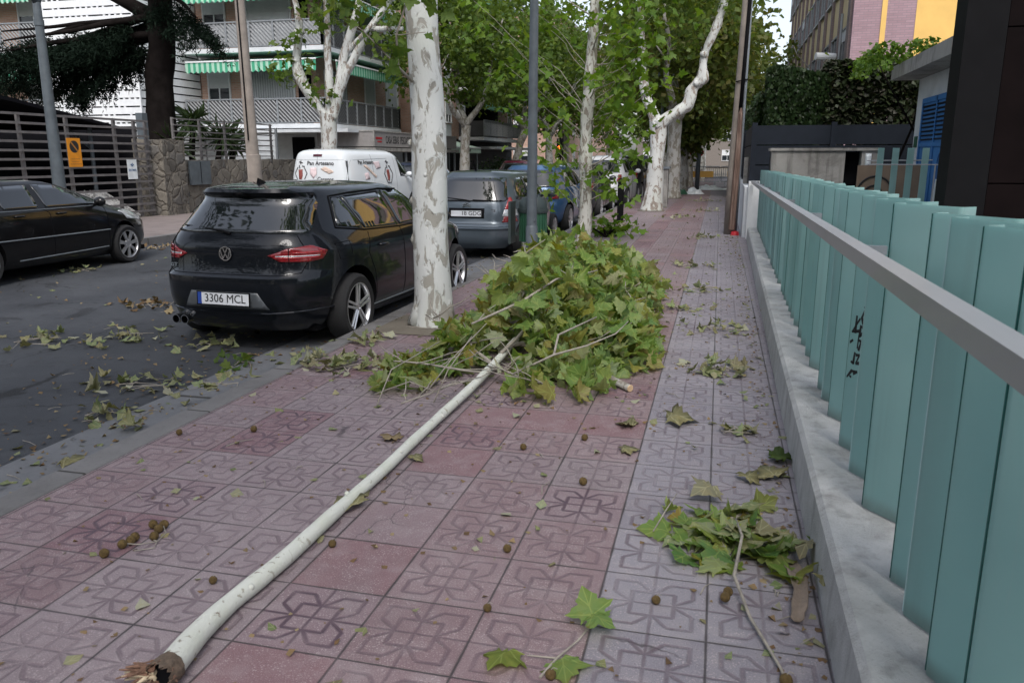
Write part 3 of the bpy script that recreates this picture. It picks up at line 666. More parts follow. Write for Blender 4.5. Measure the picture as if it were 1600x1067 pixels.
awning(WG, (-35.5, 28.55), (-26.2, 28.55), (0,-1,0), 2.4, 1.3, 0.45)
for x in (-33.5, -30.6, -27.6): win(WG, (x, 28.6, 0.6), (1,0,0), (0,-1,0), 1.5, 1.6, 0.2, True)

# ------------------------------------------------------------------ buildings on the right
YB_ = thing('yellow_apartment_building', 'yellow and pink brick apartment block rising behind the hedge', 'building')
b = MB(); b.bx(4.0, 5.9, 30.0, 30.3, -0.05, 13); b.build('brick_panel', M['pinkbrick'], YB_)
b = MB(); b.bx(4.86, 5.02, 29.975, 29.997, -0.05, 13); b.bx(5.903, 18, 29.99, 30.3, -0.05, 13); b.build('yellow_wall', M['yellow'], YB_)
b = MB(); b.bx(4.03, 18, 30.31, 58, -0.05, 12.9); b.build('street_wall', M['palestone'], YB_)
b = MB(); b.bx(3.6, 18.3, 29.7, 58.4, 13.0, 13.3); b.build('roof', M['conc'], YB_)
b = MB(); y = 30.6
while y < 58:
    b.bx(3.93, 4.028, y, y+0.30, -0.05, 12.9); y += 2.35
b.bx(3.935, 4.028, 30.31, 30.59, -0.05, 12.9)
b.build('pilaster', M['brownbrick'], YB_)
y = 30.6+0.38
while y < 57:
    for z in (1.5, 4.3, 7.1, 9.9):
        win(YB_, (4.03, y+0.98, z+0.3), (0,1,0), (-1,0,0), 1.55, 1.25, 0.3 if random.random()<0.25 else 0.0, False, M['rail'])
    y += 2.35
b = MB(); b.tube([(3.9,33.0,5.1),(3.2,32.8,5.12)], 0.13, 12); b.build('vent_pipe', M['whitewall'], YB_)
b = MB(); b.tube([(3.88,31.8,3.0),(3.88,31.8,6.4)], 0.05, 8); b.build('downpipe', M['rail'], YB_)
# dark corten block
CR = thing('rusty_panel_building', 'very dark brown metal panel building at the right edge behind the glass fence', 'building')
b = MB(); b.bx(2.02, 9, 8.02, 8.28, -0.05, 9); b.build('core_wall', M['dark'], CR)
b = MB()
for i in range(5):
    for k in range(7): b.bx(2.30+i*1.35, 2.30+(i+1)*1.35-0.012, 7.98, 8.012, -0.02+k*1.3, -0.02+(k+1)*1.3-0.012)
b.build('panel_cladding', M['rust'], CR)
b = MB(); b.bx(1.96, 2.285, 7.94, 8.30, -0.05, 9); b.build('corner_post', M['black'], CR)
# transformer hut
HT = thing('utility_hut', 'small white hut with a blue louvred metal door and a stained concrete roof slab', 'hut', (3.2, 12.0, 0))
b = MB(); b.bx(0, 2.4, 0, 3.4, -0.05, 2.78); b.build('wall', M['whitewall'], HT)
b = MB(); b.bx(-0.42, 2.6, -0.2, 3.6, 2.785, 3.0); b.build('roof', M['conc'], HT)
b = MB(); b.bx(-0.04, -0.002, 0.85, 2.75, 0, 2.42); d = b.build('door', M['bluedoor'], HT)
b = MB(); b.bx(-0.06,-0.042,0.85,0.93,0,2.42); b.bx(-0.06,-0.042,2.67,2.75,0,2.42); b.bx(-0.06,-0.042,1.77,1.83,0,2.42); b.bx(-0.06,-0.042,0.93,2.67,2.34,2.42); b.bx(-0.058,-0.042,0.93,2.67,1.66,1.72); b.build('door_frame', M['bluedoor'], d)
b = MB()
for k in range(9):
    for (y0, y1) in ((0.96,1.75),(1.85,2.64)): b.box((-0.055, (y0+y1)/2, 1.77+k*0.064), (0.035, y1-y0, 0.008), 0, None, 0, R(35))
b.build('louvre', M['darkfence'], d)
b = MB(); b.bx(-0.055,-0.045,1.98,2.12,1.42,1.58); b.build('warning_plate', M['orange'], d)
b = MB(); b.tube([(-0.06,1.25+0.14*math.cos(a),1.35+0.22*math.sin(a)) for a in np.linspace(0.3,6.6,26)], 0.008, 6); b.tube([(-0.06,1.22+0.08*math.cos(a),1.3+0.30*math.sin(a)) for a in np.linspace(0.0,3.3,16)], 0.008, 6); b.build('spray_mark', M['signblue'], d)
b = MB(); b.box((-0.065, 1.22, 0.98), (0.012, 0.30, 0.34), 0, None, R(14)); b.build('torn_poster', M['signwhite'], d)
b = MB(); b.bx(-0.02,-0.003,3.08,3.26,1.66,1.84); b.build('number_plate', M['bingreen'], HT)
# ------------------------------------------------------------------ right-hand walls and fences
def wx(y): return 0.388 + 0.0107*y            # street face of the plinth
PL = thing('low_wall', 'long stained low concrete wall carrying the glass fence', 'wall')
b = MB(); ys = np.linspace(-1.5, 15.6, 44)
for i in range(len(ys)-1):
    for (za, zb, xa, xb) in (( -0.02, 0.215, 0, 0),):
        y0, y1 = ys[i], ys[i+1]
        b.quad((wx(y0),y0,-0.02),(wx(y1),y1,-0.02),(wx(y1)+0.012,y1,0.205),(wx(y0)+0.012,y0,0.205))
        b.quad((wx(y0)+0.012,y0,0.205),(wx(y1)+0.012,y1,0.205),(wx(y1)+0.032,y1,0.225),(wx(y0)+0.032,y0,0.225))
        b.quad((wx(y0)+0.032,y0,0.225),(wx(y1)+0.032,y1,0.225),(wx(y1)+0.5,y1,0.228),(wx(y0)+0.5,y0,0.228))
        b.quad((wx(y0)+0.5,y0,0.228),(wx(y1)+0.5,y1,0.228),(wx(y1)+0.5,y1,-0.02),(wx(y0)+0.5,y0,-0.02))
y=ys[-1]; b._add([(wx(y),y,-0.02),(wx(y)+0.5,y,-0.02),(wx(y)+0.5,y,0.228),(wx(y)+0.032,y,0.225),(wx(y)+0.012,y,0.205)],[(0,1,2,3,4)])
b.build('coping', M['plinth'], PL)
GF = thing('glass_fence', 'frosted green glass fence of upright channels with an aluminium handrail and black graffiti', 'fence')
Y0 = 1.12
def channel(y, seed):
    """one U-shaped glass channel turned like a louvre: rounded web towards the street, two flanges behind"""
    x0 = wx(y)+0.158; b = MB(); h0 = 0.232; h1 = 1.365 - 0.006*y
    r_ = random.Random(seed); a = R(-57+r_.uniform(-7,9)); c, s_ = math.cos(a), math.sin(a); g = 0.008
    def pt(u, v): return (x0+u*c-v*s_, y+u*s_+v*c)
    W, F_, rr = 0.262+r_.uniform(-0.01,0.01), 0.06, 0.020
    arc = [(rr-rr*math.sin(t), rr-rr*math.cos(t)) for t in np.linspace(math.pi/2,0,6)]
    out = [(0,F_)]+arc+[(W-u,v) for u,v in reversed(arc)]+[(W,F_)]
    ri = rr-g; arc2 = [(rr-ri*math.sin(t), rr-ri*math.cos(t)) for t in np.linspace(math.pi/2,0,6)]
    inn = [(W-g,F_)]+[(W-u,v) for u,v in arc2]+list(reversed(arc2))+[(g,F_)]
    p = [pt(*q) for q in out+inn]; n = len(p)
    b._add([(q[0],q[1],h0) for q in p]+[(q[0],q[1],h1) for q in p], [tuple(range(n-1,-1,-1)), tuple(range(n,2*n))]+[(k,(k+1)%n,n+(k+1)%n,n+k) for k in range(n)])
    o = b.build('channel_pane', M['frost'], GF, True, 40)
    e = MB(); z = h0+0.5
    q0, q1 = pt(-0.004,0.012), pt(-0.004,0.05); q2 = pt(-0.0005,0.05); q3 = pt(-0.0005,0.012); pl = [q0,q1,q2,q3]
    e._add([(q[0],q[1],h0) for q in pl]+[(q[0],q[1],h1-0.003) for q in pl], [(3,2,1,0),(4,5,6,7)]+[(k,(k+1)%4,4+(k+1)%4,4+k) for k in range(4)])
    e.build('seal', M['glasspale'] if seed % 3 == 1 else M['glassedge'], o)
    return o, pt
y = Y0; k = 0; chan = []; CY = []
while y < 15.5:
    chan.append(channel(y, k)); k += 1; CY.append(y); y += [0.30,0.29,0.28,0.29,0.28,0.19,0.55,0.36,0.32,0.43,0.30,0.20,0.50,0.30,0.33,0.24,0.44][k % 17]
GI = min(range(len(chan)), key=lambda i: abs(CY[i]-3.59))
b = MB(); pr = [(0.0,0.004),(0.0,0.052),(0.055,0.052),(0.055,0.004)]
ya, yb = -1.2, 15.55
def rp(y, dx, dz): return (wx(y)+0.02+dx, y, 1.190-0.0105*y+dz)
for i in range(4):
    p, q = pr[i], pr[(i+1)%4]; b.quad(rp(ya,*p), rp(ya,*q), rp(yb,*q), rp(yb,*p))
b._add([rp(yb,*p) for p in pr],[(0,1,2,3)]); b._add([rp(ya,*p) for p in pr],[(3,2,1,0)])
hr = b.build('handrail', M['alu'], GF)
md = hr.modifiers.new('bevel','BEVEL'); md.width = 0.006; md.segments = 2
yy = 0.9
while yy < 15.5: 
    b = MB(); b.box((wx(yy)+0.11, yy+0.05, 1.217-0.0105*yy), (0.09,0.03,0.03)); b.build('rail_bracket', M['steel'], hr); yy += 2.04
# graffiti on the web of one wide channel (seen through the gap towards the street)
def graffiti_on(o, pt, zc):
    st = [[(-.30,.30),(-.02,.62)],[(-.16,.66),(-.17,.30)],[(-.30,.30),(.02,.36)],[(.22,.95),(.05,.66),(.12,.54),(.20,.60),(.10,.44)],[(.14,.90),(.20,.82)],
          [(.04,.48),(.02,.24),(.14,.32),(.04,.26)],[(.0,.24),(-.02,-.02)],[(-.02,.16),(.12,.14),(.04,-.06)],[(-.36,.06),(-.24,.12)],
          [(-.10,-.14),(-.13,-.38),(-.22,-.36)],[(-.04,-.18),(.10,-.16),(-.02,-.36),(.12,-.34)],[(-.36,-.72),(-.16,-.55),(.06,-.54),(-.08,-.60)],[(-.20,-.70),(-.19,-.68)]]
    b = MB()
    for s_ in st:
        for i in range(len(s_)-1):
            A = Vector((s_[i][0]*0.15+0.075, s_[i][1]*0.20)); B = Vector((s_[i+1][0]*0.15+0.075, s_[i+1][1]*0.20)); d = B-A
            if d.length < 1e-5: continue
            d.normalize(); n0 = Vector((-d.y,d.x)); A -= d*0.003; B += d*0.003
            w0, w1 = random.uniform(0.004,0.008), random.uniform(0.004,0.008)
            q = [A+n0*w0, B+n0*w1, B-n0*w1, A-n0*w0]
            b._add([(*pt(min(max(p.x,0.02),0.25), -0.0012), zc+p.y) for p in q], [(0,1,2,3)])
    b.build('graffiti', M['ink'], o)
graffiti_on(chan[GI][0], chan[GI][1], 0.70)

WW = thing('white_wall', 'short white rendered wall with a white end pillar where the glass fence stops', 'wall', (0.54, 15.62, 0))
b = MB(); b.bx(0.0, 0.20, 0.0, 0.32, 0, 1.06); b.build('pillar', M['whitepaint'], WW)
b = MB(); b.bx(-0.06, 0.12, 0.33, 22.5, 0, 0.95); b.build('wall_run', M['whitewall'], WW)
b = MB(); b.bx(-0.04, 0.10, 2.4, 2.6, 0.955, 1.5); b.build('grey_pier', M['conc'], WW)
DF = thing('slate_board_fence', 'dark slate-coloured horizontal board fence standing on the white wall below the hedge', 'fence', (0.60, 14.6, 0))
DF.location.y = 14.6
b = MB()
for k in range(3):
    z0 = 0.97+k*0.385; b.bx(-0.02, 0.02, 2.43, 23.5, z0, z0+0.365); b.bx(0.08, 3.0, 2.37, 2.40, z0, z0+0.365)
b.build('boards', M['darkfence'], DF)
for (px, py) in ((0.03,2.38),(1.5,2.38),(0.0,7),(0.0,12),(0.0,17)):
    b = MB(); b.bx(px-0.05, px+0.05, py-0.045, py+0.045, 0.955, 2.16); b.build('post', M['darkfence'], DF)
CW = thing('concrete_meter_wall', 'weathered grey concrete wall with a dark narrow doorway and a small bulkhead lamp', 'wall', (0.83, 14.3, 0))
b = MB(); b.bx(0, 1.15, 0, 0.5, -0.02, 1.60); b.bx(1.40, 1.66, 0, 0.5, -0.02, 1.60); b.bx(0, 1.66, 0.3, 0.5, -0.02, 1.58); b.build('wall', M['conc'], CW)
b = MB(); b.bx(-0.03, 1.69, -0.03, 0.53, 1.602, 1.645); b.build('coping', M['conc'], CW)
b = MB(); b.bx(1.152, 1.398, 0.24, 0.28, 0, 1.59); b.build('doorway', M['dark'], CW)
b = MB(); b.lathe([(0.0,-0.085),(0.035,-0.08),(0.042,-0.05),(0.042,0.05),(0.03,0.085),(0.0,0.09)], Matrix.Translation((1.50,-0.05,1.46)), 16); b.bx(1.455,1.545,-0.01,-0.002,1.36,1.56); b.bx(1.47,1.53,-0.09,-0.01,1.335,1.365); b.build('bulkhead_lamp', M['signwhite'], CW)
GS = thing('glass_strip_screen', 'short screen of four separate glass strips with thin rails in front of the blue door', 'screen', (2.05, 12.0, 0))
for k in range(4):
    b = MB(); b.bx(0.02+k*0.185, 0.10+k*0.187, 0, 0.012, 0.2, 1.62); b.build('glass_strip', M['frost'], GS)
b = MB(); b.tube([(-0.1,-0.04,1.40),(0.86,-0.04,1.40)],0.008,6); b.tube([(-0.1,0.05,1.45),(0.72,0.05,1.46)],0.008,6); b.tube([(0.86,-0.04,0.1),(0.86,-0.04,1.42)],0.009,6); b.tube([(0.74,-0.04,0.1),(0.74,-0.04,1.40)],0.009,6); b.build('rail', M['alu'], GS)
TP = thing('tan_gate_panel', 'low tan metal panel with a dark curved mark behind the glass strips', 'panel', (2.0, 13.2, 0))
b = MB(); b.bx(0.02, 0.95, 0, 0.04, 0.05, 1.38); b.build('sheet', plain('tan_metal', (0.20,0.145,0.105), 0.7), TP)
b = MB(); b.tube([(0.28+0.26*math.cos(a), -0.008, 0.92+0.30*math.sin(a)) for a in np.linspace(-0.4,3.0,24)],0.014,6); b.tube([(0.26+0.13*math.cos(a), -0.008, 0.92+0.16*math.sin(a)) for a in np.linspace(-0.4,3.4,20)],0.014,6); b.build('curved_mark', M['ink'], TP)

# ------------------------------------------------------------------ left fence, pillar, wall
GT = thing('slatted_gate', 'long grey steel gate of horizontal slats carrying an orange sign and a white sign', 'gate', (-14.3, 0, 0))
b = MB()
for k in range(13): b.bx(-0.02, 0.02, 2.0, 18.2, 0.12+k*0.187, 0.170+k*0.187)
b.build('slats', M['fencegrey'], GT)
for y in (3.5, 6.0, 8.6, 11.1, 13.0, 14.25, 15.55, 17.05, 17.75, 18.17):
    b = MB(); b.bx(-0.09, -0.03, y-0.035, y+0.035, 0.02, 2.42); b.build('post', M['fencegrey'], GT)
t = thing('no_parking_sign', 'orange no-parking plate with a black crossed-out disc wired to the gate', 'sign', (-14.27, 15.62, 1.60))
b = MB(); b.bx(-0.008, 0.0, -0.20, 0.20, -0.32, 0.32); b.build('plate', M['orange'], t)
b = MB(); b.lathe([(0.0,0),(0.135,0),(0.135,0.003),(0.0,0.003)], frame((0.002,0,0.13),(0,1,0),(1,0,0)), 32); b.build('disc', M['ink'], t)
b = MB(); b.box((0.008,0,0.13),(0.004,0.26,0.032),0,None,R(-48)); b.box((0.004,0,-0.14),(0.003,0.27,0.012)); b.box((0.004,0,-0.20),(0.003,0.22,0.012)); b.box((0.004,0,-0.255),(0.003,0.34,0.014)); b.build('markings', plain('faded_print',(0.42,0.17,0.03),0.5), t)
t = thing('company_sign', 'small white plate with a dark diamond mark and a line of lettering on the gate', 'sign', (-14.27, 17.45, 1.20))
b = MB(); b.bx(-0.008,0,-0.17,0.17,-0.24,0.24); b.build('plate', M['signwhite'], t)
b = MB()
for (dy,dz) in ((-0.035,0.11),(0.035,0.11),(0,0.135),(0,0.085)): b.box((0.004,dy,dz),(0.003,0.05,0.02),0,None,R(30 if dy*dz>=0 else -30))
vs, fs = text_mb('ESTMA', 0.055, frame((0.004,0,-0.02),(0,1,0),(1,0,0)), 0.001, 0.001, 1.2); b._add(vs, fs); b.build('lettering', M['signblue'], t)
t = thing('stone_pillar', 'square rubble stone gate pillar at the end of the slatted gate', 'pillar', (-14.45, 18.75, 0))
b = MB(); n = 8
def bulged(b, x0,x1,y0,y1,z0,z1,nx,ny,nz,amp,sd):
    def dsp(p):
        q = Vector(p); nn = Vector((mnoise.noise(q*2.3+Vector((sd,0,0))), mnoise.noise(q*2.3+Vector((0,sd,0))), mnoise.noise(q*2.3+Vector((0,0,sd))))); return q+nn*amp
    def face(o,u,v,nu,nv):
        g = [[dsp(Vector(o)+Vector(u)*(i/nu)+Vector(v)*(j/nv)) for j in range(nv+1)] for i in range(nu+1)]
        for i in range(nu):
            for j in range(nv): b.quad(g[i][j],g[i+1][j],g[i+1][j+1],g[i][j+1])
    X,Y,Z = x1-x0,y1-y0,z1-z0
    face((x0,y0,z0),(X,0,0),(0,0,Z),nx,nz); face((x1,y0,z0),(0,Y,0),(0,0,Z),ny,nz); face((x1,y1,z0),(-X,0,0),(0,0,Z),nx,nz); face((x0,y1,z0),(0,-Y,0),(0,0,Z),ny,nz); face((x0,y0,z1),(X,0,0),(0,Y,0),nx,ny)
bulged(b, -0.45, 0.45, -0.45, 0.45, -0.02, 1.95, 6, 6, 12, 0.05, 3); b.build('stonework', M['stone'], t)
b = MB(); b.bx(-0.38,-0.18,-0.3,-0.1,1.9,2.62); b.build('steel_post', M['bluegrey'], t)
SW = thing('stone_wall', 'low rubble stone wall with a grey metal meter box, right of the gate pillar', 'wall', (-14.35, 19.2, 0))
b = MB(); bulged(b, -0.2, 0.2, 0.02, 9.0, -0.02, 1.42, 2, 40, 8, 0.04, 9); b.build('stonework', M['stone'], SW)
b = MB(); b.bx(0.24, 0.31, 0.25, 1.15, 0.75, 1.40); mb = b.build('meter_box', M['bluegrey'], SW)
b = MB(); b.bx(0.312,0.318,0.69,0.71,0.78,1.37); b.build('door_gap', M['black'], mb)
FF = thing('slatted_fence', 'grey slatted steel fence on top of the stone wall in front of the palm', 'fence', (-14.35, 19.2, 1.42))
b = MB()
for k in range(7): b.bx(-0.018,0.018,0.1,5.1,0.09+k*0.165,0.122+k*0.165)
b.build('slats', M['fencegrey'], FF)
for y in (0.12, 1.3, 2.5, 3.8, 5.08):
    b = MB(); b.bx(-0.075,-0.02,y-0.03,y+0.03,-0.02,1.13); b.build('post', M['fencegrey'], FF)
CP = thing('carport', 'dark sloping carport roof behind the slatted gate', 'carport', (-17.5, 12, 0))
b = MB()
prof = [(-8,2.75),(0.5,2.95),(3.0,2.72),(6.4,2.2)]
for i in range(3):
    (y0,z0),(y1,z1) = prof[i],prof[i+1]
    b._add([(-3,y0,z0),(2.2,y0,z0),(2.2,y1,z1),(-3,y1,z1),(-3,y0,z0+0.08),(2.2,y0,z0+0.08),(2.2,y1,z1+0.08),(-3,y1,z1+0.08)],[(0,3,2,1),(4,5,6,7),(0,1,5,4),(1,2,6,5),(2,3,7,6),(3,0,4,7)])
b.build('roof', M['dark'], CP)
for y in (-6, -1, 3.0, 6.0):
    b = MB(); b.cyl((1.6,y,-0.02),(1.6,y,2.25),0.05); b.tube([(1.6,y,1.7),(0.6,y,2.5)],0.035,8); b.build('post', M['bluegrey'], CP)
b = MB(); b.bx(-3.2,-3.1,-8,6.4,-0.02,2.4); b.build('shade_backdrop', M['dark'], CP)  # dark backdrop added for the shadow under the carport
b = MB(); b.bx(-3.1, 2.3, 6.8, 6.9, -0.02, 2.3); b.build('shade_end_sheet', M['dark'], CP)  # dark sheet added to stand for the shade seen through the gate
# bank of pale gravel seen through the bottom of the gate
def gravel():
    b = MB(); r_ = random.Random(4)
    for k in range(1700):
        y = r_.uniform(10, 18.1); u = r_.random(); x = -14.75-u*1.0; z = 0.02+u*0.62; s = r_.uniform(0.03,0.065)
        vs = [Vector((x,y,z))+Vector((r_.uniform(-1,1),r_.uniform(-1,1),r_.uniform(-1,1))).normalized()*s for _ in range(4)]
        b._add(vs,[(0,1,2),(0,2,3),(0,3,1),(1,3,2)])
    b._add([(-14.72,10,0),(-14.72,18.2,0),(-15.8,18.2,0.6),(-15.8,10,0.6)],[(0,1,2,3)])
    o = b.build('gravel_bank', plain('pale_gravel',(0.40,0.40,0.40),0.85,0,0.45,9)); return tag(o,'bank of pale gravel behind the bottom of the gate','gravel',kind='stuff')
gravel()

# ------------------------------------------------------------------ poles, lamps, bin, signs
t = thing('street_lamp', 'tapered grey steel lamp post beside the black car on the far pavement', 'street lamp', (-11.6, 12.24, 0))
b = MB(); b.tube([(0,0,0),(0,0,0.9),(0,0,3.9),(0,0,4.1)],[0.13,0.11,0.068,0.066],20); b.lathe([(0.082,0),(0.082,0.10),(0.07,0.10)],Matrix.Translation((0,0,3.72)),20); b.build('pole', M['bluegrey'], t, True, 40)
b = MB(); b.tube([(0,0,4.05),(0.05,-0.45,5.0),(0.05,-1.3,6.2)],[0.05,0.045,0.035],10); b.tube([(0,0,4.05),(0.05,0.35,4.9),(0.05,0.9,6.0)],[0.05,0.045,0.035],10); b.build('forked_arm', M['bluegrey'], t, True)
b = MB(); b.lathe([(0.0,0.2),(0.12,0.18),(0.2,0.05),(0.22,0.0),(0.0,-0.03)],Matrix.Translation((0.05,-1.3,6.2)),16); b.lathe([(0.0,0.2),(0.12,0.18),(0.2,0.05),(0.22,0.0),(0.0,-0.03)],Matrix.Translation((0.05,0.9,6.0)),16); b.build('lamp_head', M['bluegrey'], t, True)
t = thing('utility_pole', 'pale brown concrete pole in front of the stone wall on the far pavement', 'pole', (-11.2, 18.03, 0))
b = MB(); b.tube([(0,0,0),(0,0,1.55),(-0.02,0,1.56),(-0.08,0,5.1),(-0.13,0,8.2)],[0.18,0.172,0.155,0.115,0.09],20); b.build('shaft', M['concpole'], t, True, 40)
b = MB(); b.tube([(0.0,-0.17,1.9),(-0.05,-0.135,4.5),(-0.12,-0.10,8.0)],0.018,6); b.build('cable', M['black'], t)
t = thing('street_lamp', 'slim blue-grey lamp post beside the green litter bin and the silver hatchback', 'street lamp', (-2.62, 11.45, 0))
b = MB(); b.tube([(0,0,0),(0,0,0.85),(0.02,0,3.8),(0.05,0,7.0)],[0.078,0.074,0.058,0.045],20); b.lathe([(0.088,0),(0.088,0.5),(0.074,0.53)],Matrix.Identity(4),20); b.box((0.05,-0.06,0.62),(0.03,0.02,0.05)); b.build('pole', M['bluegrey'], t, True, 40)
b = MB(); b.tube([(0.05,0,7.0),(-0.2,0,7.3),(-1.0,0,7.45)],0.035,8); b.box((-1.25,0,7.45),(0.6,0.26,0.12)); b.build('lamp_head', M['bluegrey'], t)
t = thing('litter_bin', 'green litter bin with a dark hooded lid strapped to the slim lamp post', 'bin', (-2.68, 11.80, 0))
t.scale = (0.95,0.95,0.86)
b = MB(); b.lathe([(0.0,0.30),(0.19,0.30),(0.215,0.80),(0.195,0.80),(0.18,0.34),(0.0,0.34)],Matrix.Identity(4),24); b.build('bucket', M['bingreen'], t, True, 40)
b = MB()
for a in np.linspace(0,2*math.pi,25)[:-1]: b.box((0.216*math.cos(a),0.216*math.sin(a),0.56),(0.010,0.018,0.5),a)
b.build('rib', M['bingreen'], t)
b = MB(); b.lathe([(0.235,0.80),(0.245,0.83),(0.24,0.88),(0.225,0.88),(0.225,0.80)],Matrix.Identity(4),28,closed=True); b.lathe([(0.225,0.88),(0.22,0.98),(0.17,1.06),(0.0,1.09)],Matrix.Identity(4),28); b.build('lid', M['bingrey'], t, True, 40)
b = MB(); b.bx(-0.33,-0.29,-0.30,0.02,0.28,1.0); b.bx(-0.3,-0.2,-0.03,0.0,0.4,0.46); b.build('bracket', M['bingrey'], t)
t = thing('bollard', 'dark square bollard post at the kerb beyond the slender plane tree', 'bollard', (-2.2, 18.9, 0))
b = MB(); b.bx(-0.07,0.07,-0.07,0.07,0,0.98); o = b.build('shaft', M['black'], t); md = o.modifiers.new('bevel','BEVEL'); md.width = 0.012
b = MB(); b._add([(-0.08,-0.08,0.982),(0.08,-0.08,0.982),(0.08,0.08,0.982),(-0.08,0.08,0.982),(0,0,1.03)],[(3,2,1,0),(0,1,4),(1,2,4),(2,3,4),(3,0,4)]); b.build('cap', M['black'], t)
t = thing('utility_pole', 'tall grey pole with a black cable and splintered reddish wooden guard beside the white wall', 'pole', (0.30, 16.6, 0))
b = MB(); b.tube([(-0.06,0,0),(-0.05,0,1.2),(0.0,0,3.0),(0.10,0,7.5)],[0.105,0.10,0.09,0.075],16,bump=0.12,seed=3,freq=3); b.build('shaft', M['woodpole'], t, True)
b = MB(); b.tube([(0.07,-0.05,0),(0.09,-0.05,2.4),(0.10,-0.05,4.5),(0.17,-0.05,7.4)],0.030,10); b.build('metal_pipe', M['steel'], t, True)
b = MB(); b.tube([(0.02,-0.10,2.3),(0.05,-0.11,3.4),(0.09,-0.10,5.0),(0.15,-0.09,7.4)],0.035,8); b.tube([(-0.09,-0.08,2.9),(0.0,-0.13,2.92),(0.12,-0.09,2.94)],0.012,6); b.build('cable', M['black'], t, True)
b = MB(); b.tube([(0.0,-0.13,0.1),(0.015,-0.13,1.3),(0.03,-0.125,2.3),(0.035,-0.12,2.42)],[0.062,0.058,0.05,0.02],8,bump=0.35,seed=8,freq=5); b.build('wood_guard', M['redwood'], t)
b = MB(); b.lathe([(0.0,0),(0.085,0.0),(0.07,0.07),(0.0,0.08)],Matrix.Translation((0.06,-0.2,0)),14); b.build('red_cap', M['signred'], t)
# lantern among the trees
t = thing('street_lantern', 'old bell-shaped street lantern on a thin post behind the forked plane tree', 'street lamp', (-2.35, 33.5, 0))
b = MB(); b.tube([(0,0,0),(0,0,1.0),(0,0,4.2)],[0.09,0.06,0.05],12); b.build('pole', M['bluegrey'], t, True)
b = MB(); b.lathe([(0.06,0),(0.16,0.02),(0.22,0.34),(0.20,0.36),(0.0,0.38)],Matrix.Translation((0,0,4.2)),16); b.build('lantern_glass', M['signwhite'], t, True, 40)
b = MB(); b.lathe([(0.36,0),(0.30,0.10),(0.14,0.24),(0.06,0.36),(0.0,0.40)],Matrix.Translation((0,0,4.57)),20); b.build('hood', M['bluegrey'], t, True)
# cabinet, signs, barriers, litter at the far end
t = thing('utility_cabinet', 'tall pale grey utility cabinet at the kerb just behind the forked plane tree', 'cabinet', (-1.72, 25.2, 0))
b = MB(); b.bx(-0.22,0.22,-0.15,0.15,0,1.15); o = b.build('housing', M['conc'], t); md = o.modifiers.new('bevel','BEVEL'); md.width = 0.015
b = MB(); b.bx(-0.26,0.26,-0.19,0.19,1.152,1.22); b.build('cabinet_roof', M['steel'], t)
b = MB(); b.bx(0.222,0.228,-0.004,0.004,0.08,1.08); b.bx(-0.2,0.2,-0.153,-0.151,0.15,0.155); b.build('door_gap', M['black'], t)
t = thing('road_sign', 'battered red and white give-way sign on a grey post among the plane trunks', 'sign', (-0.95, 37.5, 0))
b = MB(); b.tube([(0,0,0),(0.02,0,2.5)],0.10,10); b.build('pole', M['bluegrey'], t, True)
tri = [(-0.45,0.39),(0.45,0.39),(0.0,-0.39)]; tr2 = [(-0.28,0.27),(0.28,0.27),(0.0,-0.22)]
b = MB(); b.prism(tri, frame((-0.35,-0.12,1.98),(1,0,0),(0,-1,0)) , 0.015); b.build('red_plate', M['signred'], t)
b = MB(); b.prism(tr2, frame((-0.35,-0.137,1.98),(1,0,0),(0,-1,0)), 0.003); b.build('white_field', M['signwhite'], t)
b = MB(); b.lathe([(0,0),(0.3,0),(0.3,0.012),(0,0.012)], frame((-0.38,-0.10,2.62),(1,0,0),(0,-1,0)), 24); d = b.build('red_disc', M['signred'], t)
b = MB(); b.bx(-0.58,-0.18,-0.118,-0.113,2.57,2.68); b.build('white_bar', M['signwhite'], d)
t = thing('road_sign', 'round red speed sign on a thin post to the right of the give-way sign', 'sign', (-1.15, 46.5, 0))
b = MB(); b.tube([(0,0,0),(0,0,2.9)],0.05,8); b.build('pole', M['steel'], t)
b = MB(); b.lathe([(0,0),(0.25,0),(0.25,0.012),(0,0.012)], frame((0,-0.07,1.75),(1,0,0),(0,-1,0)), 24); b.build('red_disc', M['signred'], t)
b = MB(); b.lathe([(0,0),(0.15,0),(0.15,0.003),(0,0.003)], frame((0,-0.085,1.75),(1,0,0),(0,-1,0)), 24); b.build('white_field', M['signwhite'], t)
b = MB(); b.bx(-0.3,0.3,-0.08,-0.06,2.25,2.85); b.build('blue_plate', M['signblue'], t)
for i,(x,y,l) in enumerate([(-1.0,44,'yellow steel crowd barrier across the pavement, left of the two'),(1.1,44.2,'yellow steel crowd barrier across the pavement, right of the two')]):
    t = thing('barrier', l, 'barrier', (x,y,0), 0, 'crowd barriers across the pavement')
    b = MB(); b.tube([(-1,0,0.25),(-1,0,1.02),(1,0,1.02),(1,0,0.25),(-1,0,0.25)],0.028,8)
    b.build('frame', M['steel'], t)
    b = MB()
    for k in range(18): b.tube([(-0.9+k*0.106,0,0.25),(-0.9+k*0.106,0,1.02)],0.012,6)
    b.build('bar', M['steel'], t)
    b = MB(); b.bx(-0.7,0.7,-0.03,-0.015,0.46,0.78); b.build('yellow_panel', plain('faded_yellow',(0.42,0.24,0.05),0.6), t)
    for sx in (-0.8,0.8):
        b = MB(); b.tube([(sx,-0.3,0),(sx,0,0.27),(sx,0.3,0)],0.02,6); b.build('foot', M['steel'], t)
